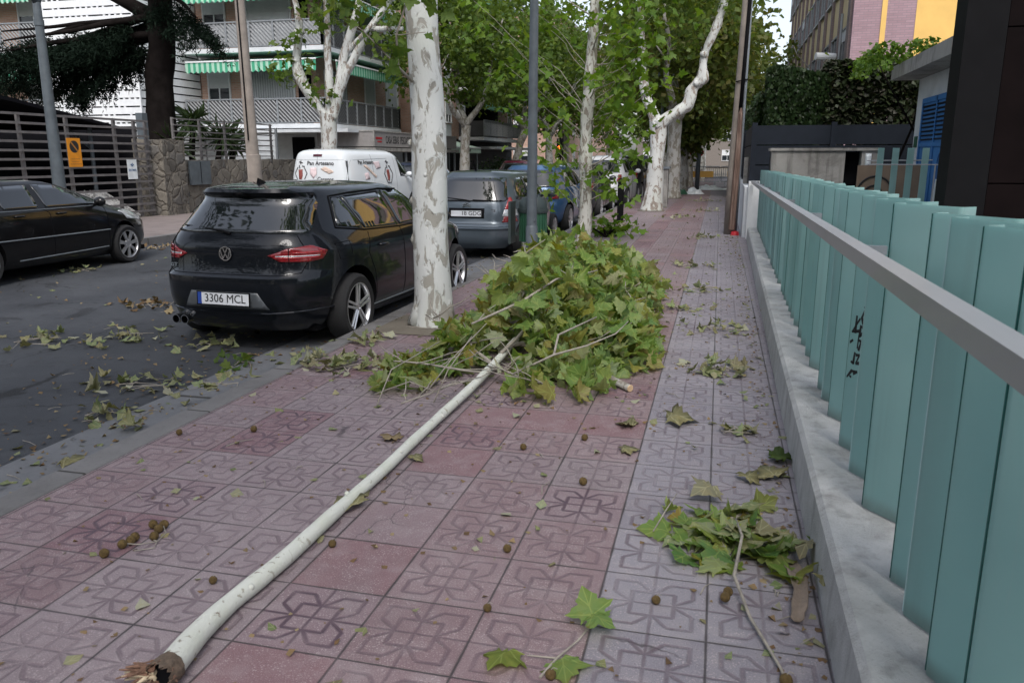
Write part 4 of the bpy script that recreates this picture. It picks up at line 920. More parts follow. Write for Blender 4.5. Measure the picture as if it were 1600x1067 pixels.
def lump(name, x, y, w_, h, m, label, cat, seed):
    b = MB(); n, k = 22, 8; g = []
    for i in range(k+1):
        r = i/k; row = []
        for j in range(n):
            a = 2*math.pi*j/n; q = Vector((math.cos(a)*r*w_, math.sin(a)*r*w_*0.6, 0)); nn = mnoise.noise(Vector((q.x*6+seed, q.y*6, seed)))
            row.append((x+q.x*(1+0.3*nn), y+q.y*(1+0.3*nn), max(0.004, (1-r*r)*h*(1+1.1*nn))))
        g.append(row)
    b._add([p for row in g for p in row], [(i*n+j, i*n+(j+1)%n, (i+1)*n+(j+1)%n, (i+1)*n+j) for i in range(k) for j in range(n)])
    return tag(b.build(name, m), label, cat)
lump('plastic_bag', -1.0, 34.5, 0.42, 0.20, M['signwhite'], 'crumpled white plastic bag lying on the far pavement', 'bag', 2.0)
lump('green_sack', -1.62, 34.2, 0.40, 0.22, M['bingreen'], 'flat green sack lying beside the white bag at the foot of the trees', 'sack', 5.0)
lump('plastic_sheet', -0.5, 39.5, 0.9, 0.16, M['signwhite'], 'pale crumpled plastic sheet on the pavement before the barriers', 'sheet', 8.0)
t = thing('traffic_light', 'traffic light glowing amber far down the left side of the road', 'traffic light', (-8.6, 44.5, 0))
b = MB(); b.tube([(0,0,0),(0,0,3.0)],0.06,10); b.build('pole', M['black'], t)
b = MB(); b.bx(-0.17,0.17,-0.12,0.12,1.45,2.5); b.build('housing', M['black'], t)
for k,(z,m) in enumerate(((2.3,M['black']),(1.98,emis('amber_lamp',(1.0,0.13,0.02),7)),(1.66,M['black']))):
    b = MB(); b.lathe([(0.0,0.05),(0.08,0.035),(0.12,0.0)], frame((0,-0.125,z),(1,0,0),(0,-1,0)), 20); b.build('lens', m, t)
    b = MB(); b.tube([(0.13*math.cos(a),-0.19,z+0.13*math.sin(a)) for a in np.linspace(0.2,2.94,10)],0.02,6); b.build('visor', M['black'], t)
# ------------------------------------------------------------------ leaves
def _tmpl(right):
    pts = [(0.0,0.22)] + right + [(0.0,1.0)] + [(-x,y) for x,y in reversed(right)] + [(0.0,0.0)]
    n = len(pts)-1
    return np.array(pts), np.array([(0, 1+i, 1+(i+1) % n) for i in range(n)])
T_FINE = _tmpl([(0.10,-0.13),(0.30,-0.10),(0.47,-0.18),(0.40,-0.02),(0.45,0.07),(0.62,0.10),(0.84,0.30),(0.64,0.33),(0.56,0.43),(0.33,0.45),(0.38,0.60),(0.25,0.68),(0.16,0.82)])
T_MID = _tmpl([(0.40,-0.14),(0.36,0.08),(0.78,0.30),(0.30,0.46),(0.26,0.70)])
T_LOW = (np.array([(0.0,0.0),(0.45,0.38),(0.0,1.0),(-0.45,0.38)]), np.array([(0,1,2),(0,2,3)]))
T_NEEDLE = (np.array([(0.0,0.0),(0.07,0.4),(0.0,1.0),(-0.07,0.4)]), np.array([(0,1,2),(0,2,3)]))
T_STRAP = (np.array([(0.0,0.0),(0.05,0.3),(0.045,0.7),(0.0,1.0),(-0.045,0.7),(-0.05,0.3)]), np.array([(0,1,5),(1,2,5),(2,4,5),(2,3,4)]))
def leaf_mesh(name, P, S, tm, m, parent=None, mode='hang', curl=0.5, D=None, rg=None, jit=0.5):
    """many single leaves as one mesh: each gets its own heading, tilt, size and curl"""
    rg = rg or rng; P = np.asarray(P, float); N = len(P); T, Fc = tm
    S = np.broadcast_to(np.asarray(S, float), (N,))
    if D is None:
        a = rg.uniform(0, 2*np.pi, N)
        if mode == 'hang': D = np.stack([np.cos(a), np.sin(a), rg.normal(-0.75,0.45,N)],1)
        elif mode == 'flat': D = np.stack([np.cos(a), np.sin(a), rg.normal(0.0,0.14,N)],1)
        else: D = rg.normal(size=(N,3))
    D = D/np.linalg.norm(D,axis=1,keepdims=True)
    if mode == 'flat': Nn = np.stack([rg.normal(0,0.22,N), rg.normal(0,0.22,N), np.ones(N)],1)
    elif mode == 'hang': Nn = np.stack([rg.normal(0,0.55,N), rg.normal(0,0.55,N), np.full(N,0.75)],1)
    elif mode == 'up': Nn = np.stack([rg.normal(0,jit,N), rg.normal(0,jit,N), np.full(N,0.8)],1)
    else: Nn = rg.normal(size=(N,3))
    X = np.cross(D, Nn); X /= np.linalg.norm(X,axis=1,keepdims=True)+1e-9; Z = np.cross(X, D)
    k1 = rg.normal(0, curl, N); k2 = rg.normal(0.1, curl*0.8, N)
    tx, ty = T[:,0], T[:,1]
    zz = -k1[:,None]*(np.abs(tx)**1.4)[None,:]*0.6 - k2[:,None]*((ty-0.2)**2)[None,:]*0.5
    asp = rg.uniform(0.85,1.15,N)
    zz = zz+rg.normal(0,0.045,zz.shape)
    V = P[:,None,:] + S[:,None,None]*(tx[None,:,None]*asp[:,None,None]*X[:,None,:] + (ty)[None,:,None]*D[:,None,:] + zz[:,:,None]*Z[:,None,:])
    nv = len(T); F = (Fc[None]+ (np.arange(N)*nv)[:,None,None]).reshape(-1,3)
    me = bpy.data.meshes.new(name); V = V.reshape(-1,3)
    me.vertices.add(len(V)); me.vertices.foreach_set('co', V.astype(np.float32).ravel())
    me.loops.add(F.size); me.loops.foreach_set('vertex_index', F.astype(np.int32).ravel())
    me.polygons.add(len(F)); me.polygons.foreach_set('loop_start', np.arange(0,F.size,3,dtype=np.int32))
    me.polygons.foreach_set('use_smooth', np.ones(len(F), bool))
    uv = me.uv_layers.new(name='UVMap'); uv.data.foreach_set('uv', np.tile(T[Fc.ravel()],(N,1)).astype(np.float32).ravel())
    me.materials.append(m); me.update(calc_edges=True)
    return link(name, me, parent)
def crown_points(c, rad, ncl, per, spread=0.42, rg=None, shell=0.55, squash=0.75):
    rg = rg or rng
    v = rg.normal(size=(ncl,3)); v /= np.linalg.norm(v,axis=1,keepdims=True)
    r = shell+(1-shell)*rg.random((ncl,1))**0.7; r[rg.random(ncl) < 0.25] *= 0.5
    K = np.asarray(c)+v*r*np.asarray(rad)
    sz = rg.uniform(0.5,1.35,(ncl,1,1)); P = K[:,None,:]+rg.normal(size=(ncl,per,3))*np.array([spread,spread,spread*squash])*sz
    return P.reshape(-1,3), K
def limb(b, p0, p1, r0, r1, n=6, wob=0.12, seed=0, mi=None, seg=10, bump=0.1):
    p0 = Vector(p0); p1 = Vector(p1); L = (p1-p0).length; pts = []; rad = []
    for i in range(n+1):
        f = i/n; q = p0.lerp(p1, f)
        if 0 < i: q = q+Vector((mnoise.noise(Vector((seed,f*2.3,1.3))), mnoise.noise(Vector((seed+9,f*2.3,4.1))), 0.3*mnoise.noise(Vector((seed+5,f*2.1,2.2)))))*wob*L*(0.4+0.6*math.sin(f*math.pi))
        pts.append(q); rad.append(r0+(r1-r0)*f)
    b.tube(pts, rad, seg, True, mi, bump, seed, 4.0); return pts[-1]
def trunk_line(b, pts, rad, seed, n=24, bump=0.10, flare=0.35, freq=3.0, sub=6):
    """trunk through the given points, smoothed, flared at the foot"""
    P = [Vector(p) for p in pts]; out = []; rr = []
    for i in range(len(P)-1):
        p0,p1,p2,p3 = P[max(0,i-1)],P[i],P[i+1],P[min(len(P)-1,i+2)]
        for k in range(sub):
            t = k/sub
            out.append(0.5*((2*p1)+(p2-p0)*t+(2*p0-5*p1+4*p2-p3)*t*t+(3*p1-p0-3*p2+p3)*t**3)); rr.append(rad[i]+(rad[i+1]-rad[i])*t)
    out.append(P[-1]); rr.append(rad[-1]); z0 = out[0].z
    rr = [r*(1+flare*math.exp(-(q.z-z0)/0.16)) if q.z-z0 < 1.2 else r for r,q in zip(rr,out)]
    b.tube(out, rr, n, True, None, bump, seed, freq, 0.6); return out
def knobs(b, pts, rad, seed, k=8, s=0.05):
    r_ = random.Random(seed)
    for _ in range(k):
        i = r_.randrange(1, len(pts)-1); a = r_.uniform(0, 6.28); d = Vector((math.cos(a), math.sin(a), 0)); q = Vector(pts[i])+d*rad*0.93
        b.tube([q-d*s*0.6, q+d*s*0.3+Vector((0,0,s*0.2)), q+d*s*0.75+Vector((0,0,s*0.3))],[s*1.2,s*0.85,s*0.3],8,True,None,0.3,seed+_,9)

# ------------------------------------------------------------------ trees on the near pavement
t = thing('plane_tree', 'thick straight plane trunk with mottled pale bark at the kerb beside the black hatchback', 'tree', (-2.45, 6.75, 0))
b = MB(); o = trunk_line(b, [(0,0,-0.02),(0.0,0,0.35),(-0.02,0,0.9),(-0.03,0,1.7),(-0.06,0,2.7),(-0.10,0,4.0),(-0.12,0,5.6)],[0.172,0.165,0.156,0.150,0.142,0.135,0.12], 2.0, 32, 0.16, 0.22, 2.2, 8)
r_ = random.Random(5)
for (zz, a, s) in ((1.62,3.5,0.022),(1.12,3.3,0.03),(0.78,3.25,0.038),(0.30,0.6,0.035),(0.55,0.1,0.025),(1.35,5.0,0.016),(0.66,4.6,0.015)):
    d = Vector((math.cos(a),math.sin(a),0)); q = Vector((-0.03-0.01*zz,0,zz))+d*0.148
    b.tube([q-d*s, q-d*s*0.1, q+d*s*0.25, q+d*s*0.5],[s*1.7,s*1.3,s*0.8,s*0.3],12,True,None,0.5,zz,14)
b.tube([(-0.15,-0.13,0.02),(-0.10,-0.10,0.18),(-0.06,-0.07,0.4)],[0.07,0.06,0.03],10,True,None,0.2,1,6); b.tube([(0.16,-0.05,0.02),(0.12,-0.04,0.2),(0.08,-0.02,0.45)],[0.07,0.06,0.03],10,True,None,0.2,4,6)
tk = b.build('trunk', M['bark'], t, True)
b = MB(); tips = []
for k,(x,y,z) in enumerate([(-2.2,-0.8,7.6),(-1.2,1.8,8.2),(1.3,0.9,8.0),(0.6,-1.6,7.7),(-0.2,0.3,9.0)]): tips.append(limb(b,(-0.12,0,5.4),(x,y,z),0.085,0.03,6,0.12,k+3))
b.build('limb', M['bark'], t, True)
P, K = crown_points((-0.3,0.2,8.1),(2.6,2.5,1.6), 60, 34, 0.40); leaf_mesh('crown', P, rng.uniform(0.13,0.21,len(P)), T_MID, M['leafmid'], t)
# low sprig hanging in front of the trunk
b = MB(); b.tube([(-0.10,-0.14,2.12),(-0.16,-0.30,2.22),(-0.12,-0.42,2.45),(0.02,-0.5,2.72),(-0.1,-0.55,3.0)],[0.014,0.011,0.009,0.007,0.004],8); b.tube([(-0.12,-0.42,2.45),(0.14,-0.45,2.46)],[0.005,0.003],6); b.tube([(-0.16,-0.3,2.22),(-0.42,-0.4,2.5),(-0.6,-0.45,2.62)],[0.007,0.005,0.003],6)
sp = b.build('sprig', M['twig'], t, True)
LP = np.array([(-0.28,-0.42,2.38),(-0.1,-0.4,2.36),(-0.35,-0.46,2.6),(-0.5,-0.48,2.66),(0.05,-0.5,2.7),(-0.02,-0.52,2.86),(0.2,-0.5,2.74),(-0.66,-0.44,2.72),(-0.75,-0.42,2.56),(0.34,-0.46,2.72),(-0.20,-0.40,2.22),(-0.17,-0.34,2.12),(-0.30,-0.45,2.46),(-0.45,-0.48,2.56),(-0.62,-0.5,2.60),(-0.52,-0.52,2.72),(-0.36,-0.5,2.68),(-0.25,-0.5,2.72),(0.16,-0.48,2.44),(0.22,-0.5,2.66),(0.1,-0.55,2.78),(0.28,-0.5,2.80),(-0.55,-0.46,2.5),(-0.7,-0.4,2.66),(-0.15,-0.55,2.82),(-0.4,-0.46,2.8),(0.3,-0.45,2.6),(-0.8,-0.4,2.8)])
leaf_mesh('leaves', LP, rng.uniform(0.075,0.125,len(LP)), T_FINE, M['leafmid'], sp, curl=0.5)

t = thing('plane_tree', 'slender young plane tree with bright green sprouts all along its trunk', 'tree', (-2.28, 14.1, 0))
b = MB(); o2 = trunk_line(b, [(0,0,-0.02),(0.01,0,0.6),(0.0,0,1.5),(0.04,0,2.6),(0.10,0,3.6),(0.13,0,4.8),(0.2,0,6.2)],[0.125,0.115,0.105,0.10,0.085,0.07,0.05], 5.0, 20, 0.30, 0.3, 4.5)
knobs(b, o2, 0.10, 3, 12, 0.035); b.build('trunk', M['barkyoung'], t, True)
b = MB(); K2 = []
for k in range(34):
    if k < 6 and k % 2: continue
    r_ = random.Random(100+k); z = 0.7+k*0.155; a = r_.uniform(0,6.28) if k % 3 else r_.uniform(-0.5,0.7); L = r_.uniform(0.25,0.8)+(0.25 if z > 2.6 else 0)
    q = limb(b, (0.05*z/3,0,z), (0.05+math.cos(a)*L, math.sin(a)*L, z+L*r_.uniform(0.0,0.7)), 0.014, 0.005, 4, 0.15, k, None, 6, 0.0); K2.append(tuple(q))
for q in [(0.42,-0.1,1.9),(0.55,0,2.35),(0.65,0.1,1.6),(0.30,-0.15,1.2),(-0.45,-0.1,0.95),(-0.5,0.0,1.25),(-0.35,-0.1,1.7),(0.8,0,2.9),(1.0,0.1,3.3),(0.85,0,3.7),(-0.7,0.1,2.6),(-0.9,0,3.2),(-1.3,0.3,3.4),(-1.1,0.2,2.9),(-1.6,0.3,3.1),(-0.6,0,3.6),(-0.4,0,2.2),(0.5,0,3.1),(0.7,0,3.5),(1.15,0.1,2.7),(0.4,0,4.0),(-0.8,0.1,1.9),(-1.1,0.2,2.4),(-0.6,0.1,1.5),(1.2,0.2,3.9),(0.2,0.1,3.8),(-0.9,0.2,3.9),(-1.9,0.4,3.8),(-2.2,0.5,4.2),(1.0,0.1,2.2)]:
    limb(b, (0.03,0,max(0.5,q[2]-0.25-0.75*math.hypot(q[0],q[1]))), q, 0.0075, 0.003, 6, 0.16, q[0]*3+q[2], None, 6, 0.0); K2.append(q)
b.build('shoots', M['twig'], t, True)
P = np.repeat(np.array(K2),20,0); P = P+rng.normal(size=P.shape)*np.array([0.20,0.20,0.17]); leaf_mesh('crown', P, rng.uniform(0.09,0.16,len(P)), T_MID, M['leafbright'], t, curl=0.4)

t = thing('plane_tree', 'white-barked pollarded plane tree forking into two thick knobbly limbs over the pavement', 'tree', (-1.82, 23.4, 0))
b = MB(); o3 = trunk_line(b, [(0,0,-0.02),(0.03,0,0.7),(0.08,0,1.5),(0.10,0,2.2),(0.10,0,2.5)],[0.27,0.24,0.215,0.22,0.25], 6.0, 24, 0.28, 0.25, 2.8)
trunk_line(b, [(0.05,0,2.3),(0.40,0,2.62),(0.80,0,2.85),(0.98,0,3.35),(1.22,0,3.6),(1.25,0,4.2),(1.55,0.0,5.0),(1.75,0.1,5.7),(2.3,0.2,7.0)],[0.21,0.15,0.165,0.145,0.15,0.10,0.115,0.09,0.06], 7.0, 18, 0.45, 0, 4.5)
trunk_line(b, [(0.12,0,2.3),(-0.12,0,2.8),(-0.32,0,3.3),(-0.42,0,4.0),(-0.5,0.1,5.2),(-0.7,0.2,6.8)],[0.19,0.13,0.14,0.10,0.08,0.05], 8.0, 18, 0.45, 0, 4.5)
knobs(b, [(-0.12,0,2.8),(-0.3,0,3.2),(0.8,0,2.85),(1.1,0,3.45),(1.25,0,4.2),(0.4,0,2.6)], 0.13, 12, 14, 0.09); limb(b,(-0.35,0,3.4),(-0.75,0.1,4.3),0.08,0.02,5,0.15,4)
b.build('trunk', M['barkwhite'], t, True)
P, K = crown_points((0.2,0.9,6.6),(3.0,2.2,2.2), 120, 36, 0.42); leaf_mesh('crown', P, rng.uniform(0.13,0.2,len(P)), T_LOW, M['leafmid'], t)
def street_tree(loc, label, seed, h=2.6, r=0.24, bark='barkgrey', leaf='leafmid', crown=(3.2,3.0,2.6), zc=6.2, ncl=110, per=40, lean=0.0, size=(0.17,0.27), forks=3, low=0.0):
    t = thing('plane_tree', label, 'tree', loc); b = MB(); r_ = random.Random(seed); rg = np.random.default_rng(seed)
    trunk_line(b, [(0,0,-0.02),(lean*0.2,0,h*0.35),(lean*0.6,0,h*0.75),(lean,0,h)],[r*1.1,r,r*0.92,r*0.95], seed, 18, 0.22, 0.25, 2.6)
    for k in range(forks):
        a = 6.28*k/forks+r_.uniform(-0.5,0.5); R0 = r_.uniform(0.8,1.3)
        m = (lean+math.cos(a)*R0, math.sin(a)*R0, h+r_.uniform(1.0,1.7)); e = (lean+math.cos(a)*R0*1.9, math.sin(a)*R0*1.9, h+r_.uniform(3.0,4.6))
        limb(b,(lean,0,h-0.12),m,r*0.62,r*0.42,5,0.10,seed+k,None,12,0.25); limb(b,m,e,r*0.42,r*0.14,6,0.12,seed+k+20,None,10,0.2)
        for j in range(3):
            q = Vector(m).lerp(Vector(e), r_.uniform(0.2,0.8)); limb(b,q,q+Vector((r_.uniform(-1.3,1.3),r_.uniform(-1.3,1.3),r_.uniform(0.3,1.4))),r*0.16,0.02,4,0.15,seed+k*3+j,None,6,0)
    b.build('trunk', M[bark], t, True)
    P, K = crown_points((lean,0,zc), crown, ncl, per, 0.40, rg, 0.45)
    if low: 
        P2, _ = crown_points((lean,0,h+0.2),(1.2,1.2,1.0), int(ncl*low), per, 0.3, rg); P = np.vstack([P,P2])
    leaf_mesh('crown', P, rg.uniform(*size,len(P)), T_LOW, M[leaf], t, rg=rg)
    return t
street_tree((-1.68,30.8,0),'pale plane trunk standing directly behind the grey utility cabinet',31,2.9,0.27,'barkgrey','leafolive',(3.2,3.0,2.7),5.8,170)
street_tree((-1.55,36.4,0),'plane tree with ivy-green sprouts beside the battered give-way sign',32,2.5,0.22,'barkgrey','leafolive',(3.4,3.0,2.8),5.4,180,low=0.35)
street_tree((-1.6,43.5,0),'plane tree just in front of the crowd barriers',33,2.8,0.26,'barkgrey','leafmid',(3.8,3.4,3.0),5.8,170,low=0.3)
street_tree((-1.2,52.0,0),'pale plane tree behind the crowd barriers',34,3.0,0.28,'barkwhite','leafmid',(3.2,3.2,2.8),6.4,110)
street_tree((-1.6,60.0,0),'plane tree at the far crossing on the near pavement side',35,3.0,0.28,'barkwhite','leafolive',(3.0,3.4,2.8),6.2,130)
street_tree((-1.6,78.0,0),'large plane tree past the crossing, at the end of the pavement',36,3.2,0.30,'barkwhite','leafolive',(3.8,4.5,3.4),6.6,140,size=(0.22,0.34))
street_tree((-5.5,84.0,0),'broad plane tree closing the end of the road',37,3.0,0.30,'barkgrey','leafmid',(5.2,4.5,4.0),6.8,150,size=(0.24,0.36))
# ------------------------------------------------------------------ trees on the far pavement
t = thing('plane_tree', 'pollarded plane tree with several pale limbs in front of the corner balconies', 'tree', (-11.2, 22.1, 0))
b = MB(); trunk_line(b, [(0,0,-0.02),(0,0,0.8),(-0.02,0,1.7),(0.02,0,2.5),(0.05,0,2.75)],[0.24,0.225,0.215,0.24,0.26], 11.0, 22, 0.2, 0.25, 2.6)
trunk_line(b, [(0.05,0,2.5),(-0.45,0,3.15),(-0.82,0,3.75),(-0.88,0,4.3),(-0.74,0,5.0),(-0.78,0,5.6),(-1.05,0,6.6)],[0.17,0.13,0.17,0.13,0.12,0.09,0.05], 12.0, 14, 0.35, 0, 3.5)
trunk_line(b, [(0.05,0,2.5),(0.12,0,3.4),(0.10,0,4.2),(0.14,0,5.2),(0.0,0.1,7.0)],[0.15,0.12,0.11,0.09,0.05], 13.0, 14, 0.3, 0, 3.5)
trunk_line(b, [(0.10,0,2.6),(0.42,0,3.5),(0.62,0,4.35),(1.0,0.0,5.3),(1.35,0.1,6.8)],[0.18,0.15,0.13,0.11,0.05], 14.0, 14, 0.3, 0, 3.5)
trunk_line(b, [(0.3,0,3.2),(0.75,0,4.0),(1.35,0,4.9),(1.9,0.1,5.6),(2.6,0.2,6.4)],[0.14,0.125,0.11,0.08,0.04], 15.0, 14, 0.3, 0, 3.5)
limb(b,(0.6,0,4.35),(1.6,-0.2,5.1),0.08,0.05,5,0.1,3); limb(b,(1.5,0,5.0),(2.4,0.1,5.0),0.09,0.06,4,0.1,6); knobs(b,[(-0.8,0,3.7),(-0.86,0,4.2),(-0.75,0,5.0),(0.6,0,4.3)],0.12,9,7,0.08)
b.build('trunk', M['barkwhite'], t, True)
K = np.array([(-0.6,-0.2,4.9),(-1.1,0,4.6),(-1.3,0,4.2),(-0.7,-0.1,3.9),(-0.2,-0.2,3.4),(0.2,0,3.1),(-0.4,0,5.7),(0.1,0,6.0),(0.4,0,5.8),(0.8,0,5.9),(1.3,0,5.7),(1.7,0,5.5),(2.1,0,5.3),(2.3,0,4.7),(1.9,0,5.9),(0.5,0.2,6.6),(1.1,0.2,6.6),(-0.2,0.2,6.8),(2.2,0.2,6.5),(2.6,0.1,5.8),(1.5,0,4.9),(0.1,0,5.4),(0.7,0,5.4),(-1.6,0,3.9),(-0.9,0.2,6.4)])
K = np.vstack([K, np.array([0.6,0.4,8.0])+rng.normal(size=(45,3))*np.array([1.5,1.4,0.9])])
P = np.repeat(K,20,0); P = P+rng.normal(size=P.shape)*np.array([0.26,0.26,0.20]); leaf_mesh('crown', P, rng.uniform(0.13,0.22,len(P)), T_MID, M['leafmid'], t)
street_tree((-11.4,35.8,0),'plane tree whose dense crown hangs over the pale green shop awning',41,2.9,0.24,'barkgrey','leafmid',(4.3,4.2,3.4),7.0,230,lean=0.1)
street_tree((-11.4,45.0,0),'leaning plane tree in front of the dark balcony of the street block',42,3.0,0.23,'barkgrey','leafmid',(4.4,4.2,3.4),7.0,220,lean=0.7)
street_tree((-11.3,54.5,0),'pale-limbed plane tree on the far pavement before the crossing',43,3.0,0.26,'barkwhite','leafmid',(4.4,4.2,3.4),6.8,210)
street_tree((-11.3,60.5,0),'plane tree on the far pavement right at the crossing',44,3.0,0.26,'barkgrey','leafolive',(4.4,4.2,3.6),6.4,210)
street_tree((-10.6,80.0,0),'plane tree on the far left past the crossing',45,3.0,0.3,'barkgrey','leafmid',(4.8,4.5,3.6),6.6,140,size=(0.24,0.34))
# trees behind the hedge on the right
street_tree((3.2,50.0,0),'thin-leaved tree rising against the pale sky beyond the hedge',51,3.0,0.2,'barkgrey','leafolive',(2.3,2.6,2.6),5.6,70,22,size=(0.2,0.3))
street_tree((2.6,66.0,0),'dark low tree beyond the end of the board fence',52,2.0,0.22,'barkgrey','leafolive',(3.0,3.0,2.6),4.4,110,size=(0.2,0.32))
street_tree((2.0,40.0,0),'low bushy tree overhanging the board fence beside the tall grey pole',53,1.6,0.16,'barkgrey','leafmid',(1.5,2.6,1.3),3.0,70,size=(0.14,0.22))
# cedar on the left plot
t = thing('cedar_tree', 'dark cedar with a thick blackish trunk and drooping flat boughs behind the slatted gate', 'tree', (-16.0, 20.9, 0))
b = MB(); trunk_line(b, [(0,0,-0.05),(0.02,0,1.5),(0.06,0,2.6),(0.22,0,4.0),(0.40,0,5.4),(0.5,0,7.5),(0.5,0,11)],[0.50,0.46,0.41,0.37,0.35,0.30,0.2], 21.0, 24, 0.22, 0.25, 2.2)
boughs = [((0.3,0,5.3),(-3.0,-1.6,7.4),0.22),((0.3,0,5.6),(-4.6,-1.0,3.9),0.14),((0.25,0,4.9),(-3.4,-2.2,4.3),0.13),((0.3,0,5.4),(-2.4,-2.6,4.5),0.12),((0.4,0,6.2),(2.0,-0.6,5.2),0.10),((0.35,0,5.3),(-5.6,0.2,4.1),0.12),((0.3,0,5.0),(-1.9,-0.8,3.8),0.10),((0.4,0,8.6),(-3.0,-2,8.8),0.12),((0.4,0,7.2),(1.8,-1.4,6.9),0.10),((0.4,0,8.4),(-1.6,-2.4,8.0),0.1),((0.3,0,4.9),(-4.2,0.6,3.9),0.12),((0.3,0,5.4),(-3.6,-1.5,4.9),0.1),((0.3,0,5.2),(-2.6,-0.4,4.3),0.1),((0.3,0,5.5),(-3.0,-1.2,4.8),0.1)]
for k,(p,q,r) in enumerate(boughs): limb(b,p,q,r,0.02,8,0.10,k*1.7,None,10,0.2)
b.build('trunk', M['barkdark'], t, True)
PP = []; DD = []
for k,(p,q,r) in enumerate(boughs):
    if k == 0: continue
    p = np.array(p); q = np.array(q); d = q-p; side = np.cross(d,[0,0,1]); side /= np.linalg.norm(side)
    for j in range(145):
        f = rng.uniform(0.18,1.05); wd = rng.normal(0,0.42)*(1.1-abs(f-0.55)); c = p+d*f+side*wd+np.array([0,0,-abs(wd)*0.35-rng.random()*0.25-0.25*f])
        n = 30; L = rng.uniform(0.25,0.75); ax = side*np.sign(wd+1e-6)*0.6+d/np.linalg.norm(d)*0.5+np.array([0,0,-0.95]); ax /= np.linalg.norm(ax)
        s = rng.random(n)[:,None]; PP.append(c+ax*s*L+rng.normal(size=(n,3))*0.05); DD.append(np.tile(ax,(n,1))*0.6+rng.normal(size=(n,3))*0.75)
leaf_mesh('needles', np.vstack(PP), rng.uniform(0.08,0.17,145*(len(boughs)-1)*30), (np.array([(0.0,0.0),(0.12,0.4),(0.0,1.0),(-0.12,0.4)]),T_NEEDLE[1]), M['needle'], t, mode='rand', D=np.vstack(DD))
# palm-like yucca behind the slatted fence
t = thing('yucca_plant', 'spiky yucca with drooping strap leaves behind the slatted fence on the stone wall', 'plant', (-15.4, 21.6, 0))
b = MB(); heads = [(0.0,0.0,2.55),(0.35,0.9,2.1),(-0.2,-0.7,1.85),(0.1,1.9,1.9)]
for k,h in enumerate(heads): limb(b,(0.1*k,h[1]*0.4,0),h,0.11,0.08,5,0.08,k)
b.build('stem', M['barkdark'], t, True)
PP = np.vstack([np.tile(h,(90,1)) for h in heads]); n = len(PP); a = rng.uniform(0,6.28,n); DD = np.stack([np.cos(a),np.sin(a),rng.uniform(-1.0,1.3,n)],1)
leaf_mesh('leaves', PP+rng.normal(size=(n,3))*0.05, rng.uniform(0.5,0.85,n), T_STRAP, M['palm'], t, mode='up', D=DD, curl=0.9)
def bush(name, label, cat, c, rad, n, m, size, tm=T_LOW, trunk=True, seed=1, spread=0.16, per=24):
    rg = np.random.default_rng(seed); t = thing(name, label, cat, (c[0],c[1],0)); 
    b = MB()
    for k in range(5): limb(b,(rg.uniform(-0.3,0.3)*rad[0],rg.uniform(-0.3,0.3)*rad[1],-0.02),(rg.uniform(-0.6,0.6)*rad[0],rg.uniform(-0.6,0.6)*rad[1],c[2]+rad[2]*0.4),0.04,0.012,4,0.12,seed+k,None,6,0)
    b.build('stems', M['barkdark'], t, True)
    P, K = crown_points((0,0,c[2]), rad, n, per, spread, rg, 0.5); P = P[P[:,2] > 0.05]
    leaf_mesh('foliage', P, rg.uniform(*size,len(P)), tm, m, t, rg=rg); return t
def box_hedge(name, label, x0,x1,y0,y1,z0,z1, n, m, size, seed, up=False, stems=True):
    rg = np.random.default_rng(seed); t = thing(name, label, 'hedge', ((x0+x1)/2,(y0+y1)/2,0)); hx,hy = (x1-x0)/2,(y1-y0)/2
    b = MB()
    for k in range(10): limb(b,(rg.uniform(-hx,hx)*0.9,rg.uniform(-hy,hy)*0.5,-0.02),(rg.uniform(-hx,hx)*0.9,rg.uniform(-hy,hy)*0.5,z1-0.3),0.035,0.012,6,0.06,k,None,6,0)
    b.build('stems', M['barkdark'], t, True)
    P = np.stack([rg.uniform(-hx,hx,n), rg.uniform(-hy,hy,n), rg.uniform(z0,z1,n)],1)
    sd = rg.integers(0,3,n); fr = sd == 0; P[fr,1] = -hy+rg.exponential(0.09,fr.sum()); tp = sd == 1; P[tp,2] = z1-rg.exponential(0.09,tp.sum()); lf = (sd==2) & (rg.random(n) < 0.4); P[lf,0] = -hx+rg.exponential(0.1,lf.sum())
    q = P*1.7; bumpy = np.array([mnoise.noise(Vector((a*1.3,b_*1.3,c*1.3+seed))) for a,b_,c in P]); P[:,2] += bumpy*0.16; P[:,1] += bumpy*0.12
    D = None
    if up: a = rg.uniform(0,6.28,n); D = np.stack([np.cos(a)*0.35,np.sin(a)*0.35,np.ones(n)],1)
    leaf_mesh('foliage', P, rg.uniform(*size,n), T_LOW, m, t, mode='rand' if up else 'hang', D=D, rg=rg); return t
box_hedge('conifer_hedge','dark clipped conifer hedge above the corner of the board fence',0.85,2.0,17.25,18.6,0.6,3.12,15000,M['hedge'],(0.05,0.11),61,True)
box_hedge('creeper_hedge','tangled creeper-covered hedge between the conifer hedge and the blue-doored hut',1.95,4.2,17.2,18.6,1.75,3.35,15000,M['creeper'],(0.08,0.15),62)
box_hedge('street_hedge','dark hedge running along the street above the board fence',0.75,1.5,18.7,30,0.6,2.9,9000,M['hedge'],(0.09,0.16),63)
t = box_hedge('vine','bright green vine spilling over the hut roof and the creeper hedge',2.3,5.0,14.6,17.1,2.95,3.30,1500,M['vine'],(0.06,0.11),64); t['category'] = 'vine'
bush('shrub','low dark shrub in front of the street block, beyond the pale green awning','shrub',(-12.8,47.5,0.75),(1.4,2.2,0.65),60,M['hedge'],(0.10,0.18),seed=71,spread=0.22)
bush('shrub','low leafy shoots behind the foot of the slender young plane tree','shrub',(-2.12,15.5,0.13),(0.5,0.5,0.10),8,M['leafbright'],(0.10,0.17),T_MID,seed=72,per=14)

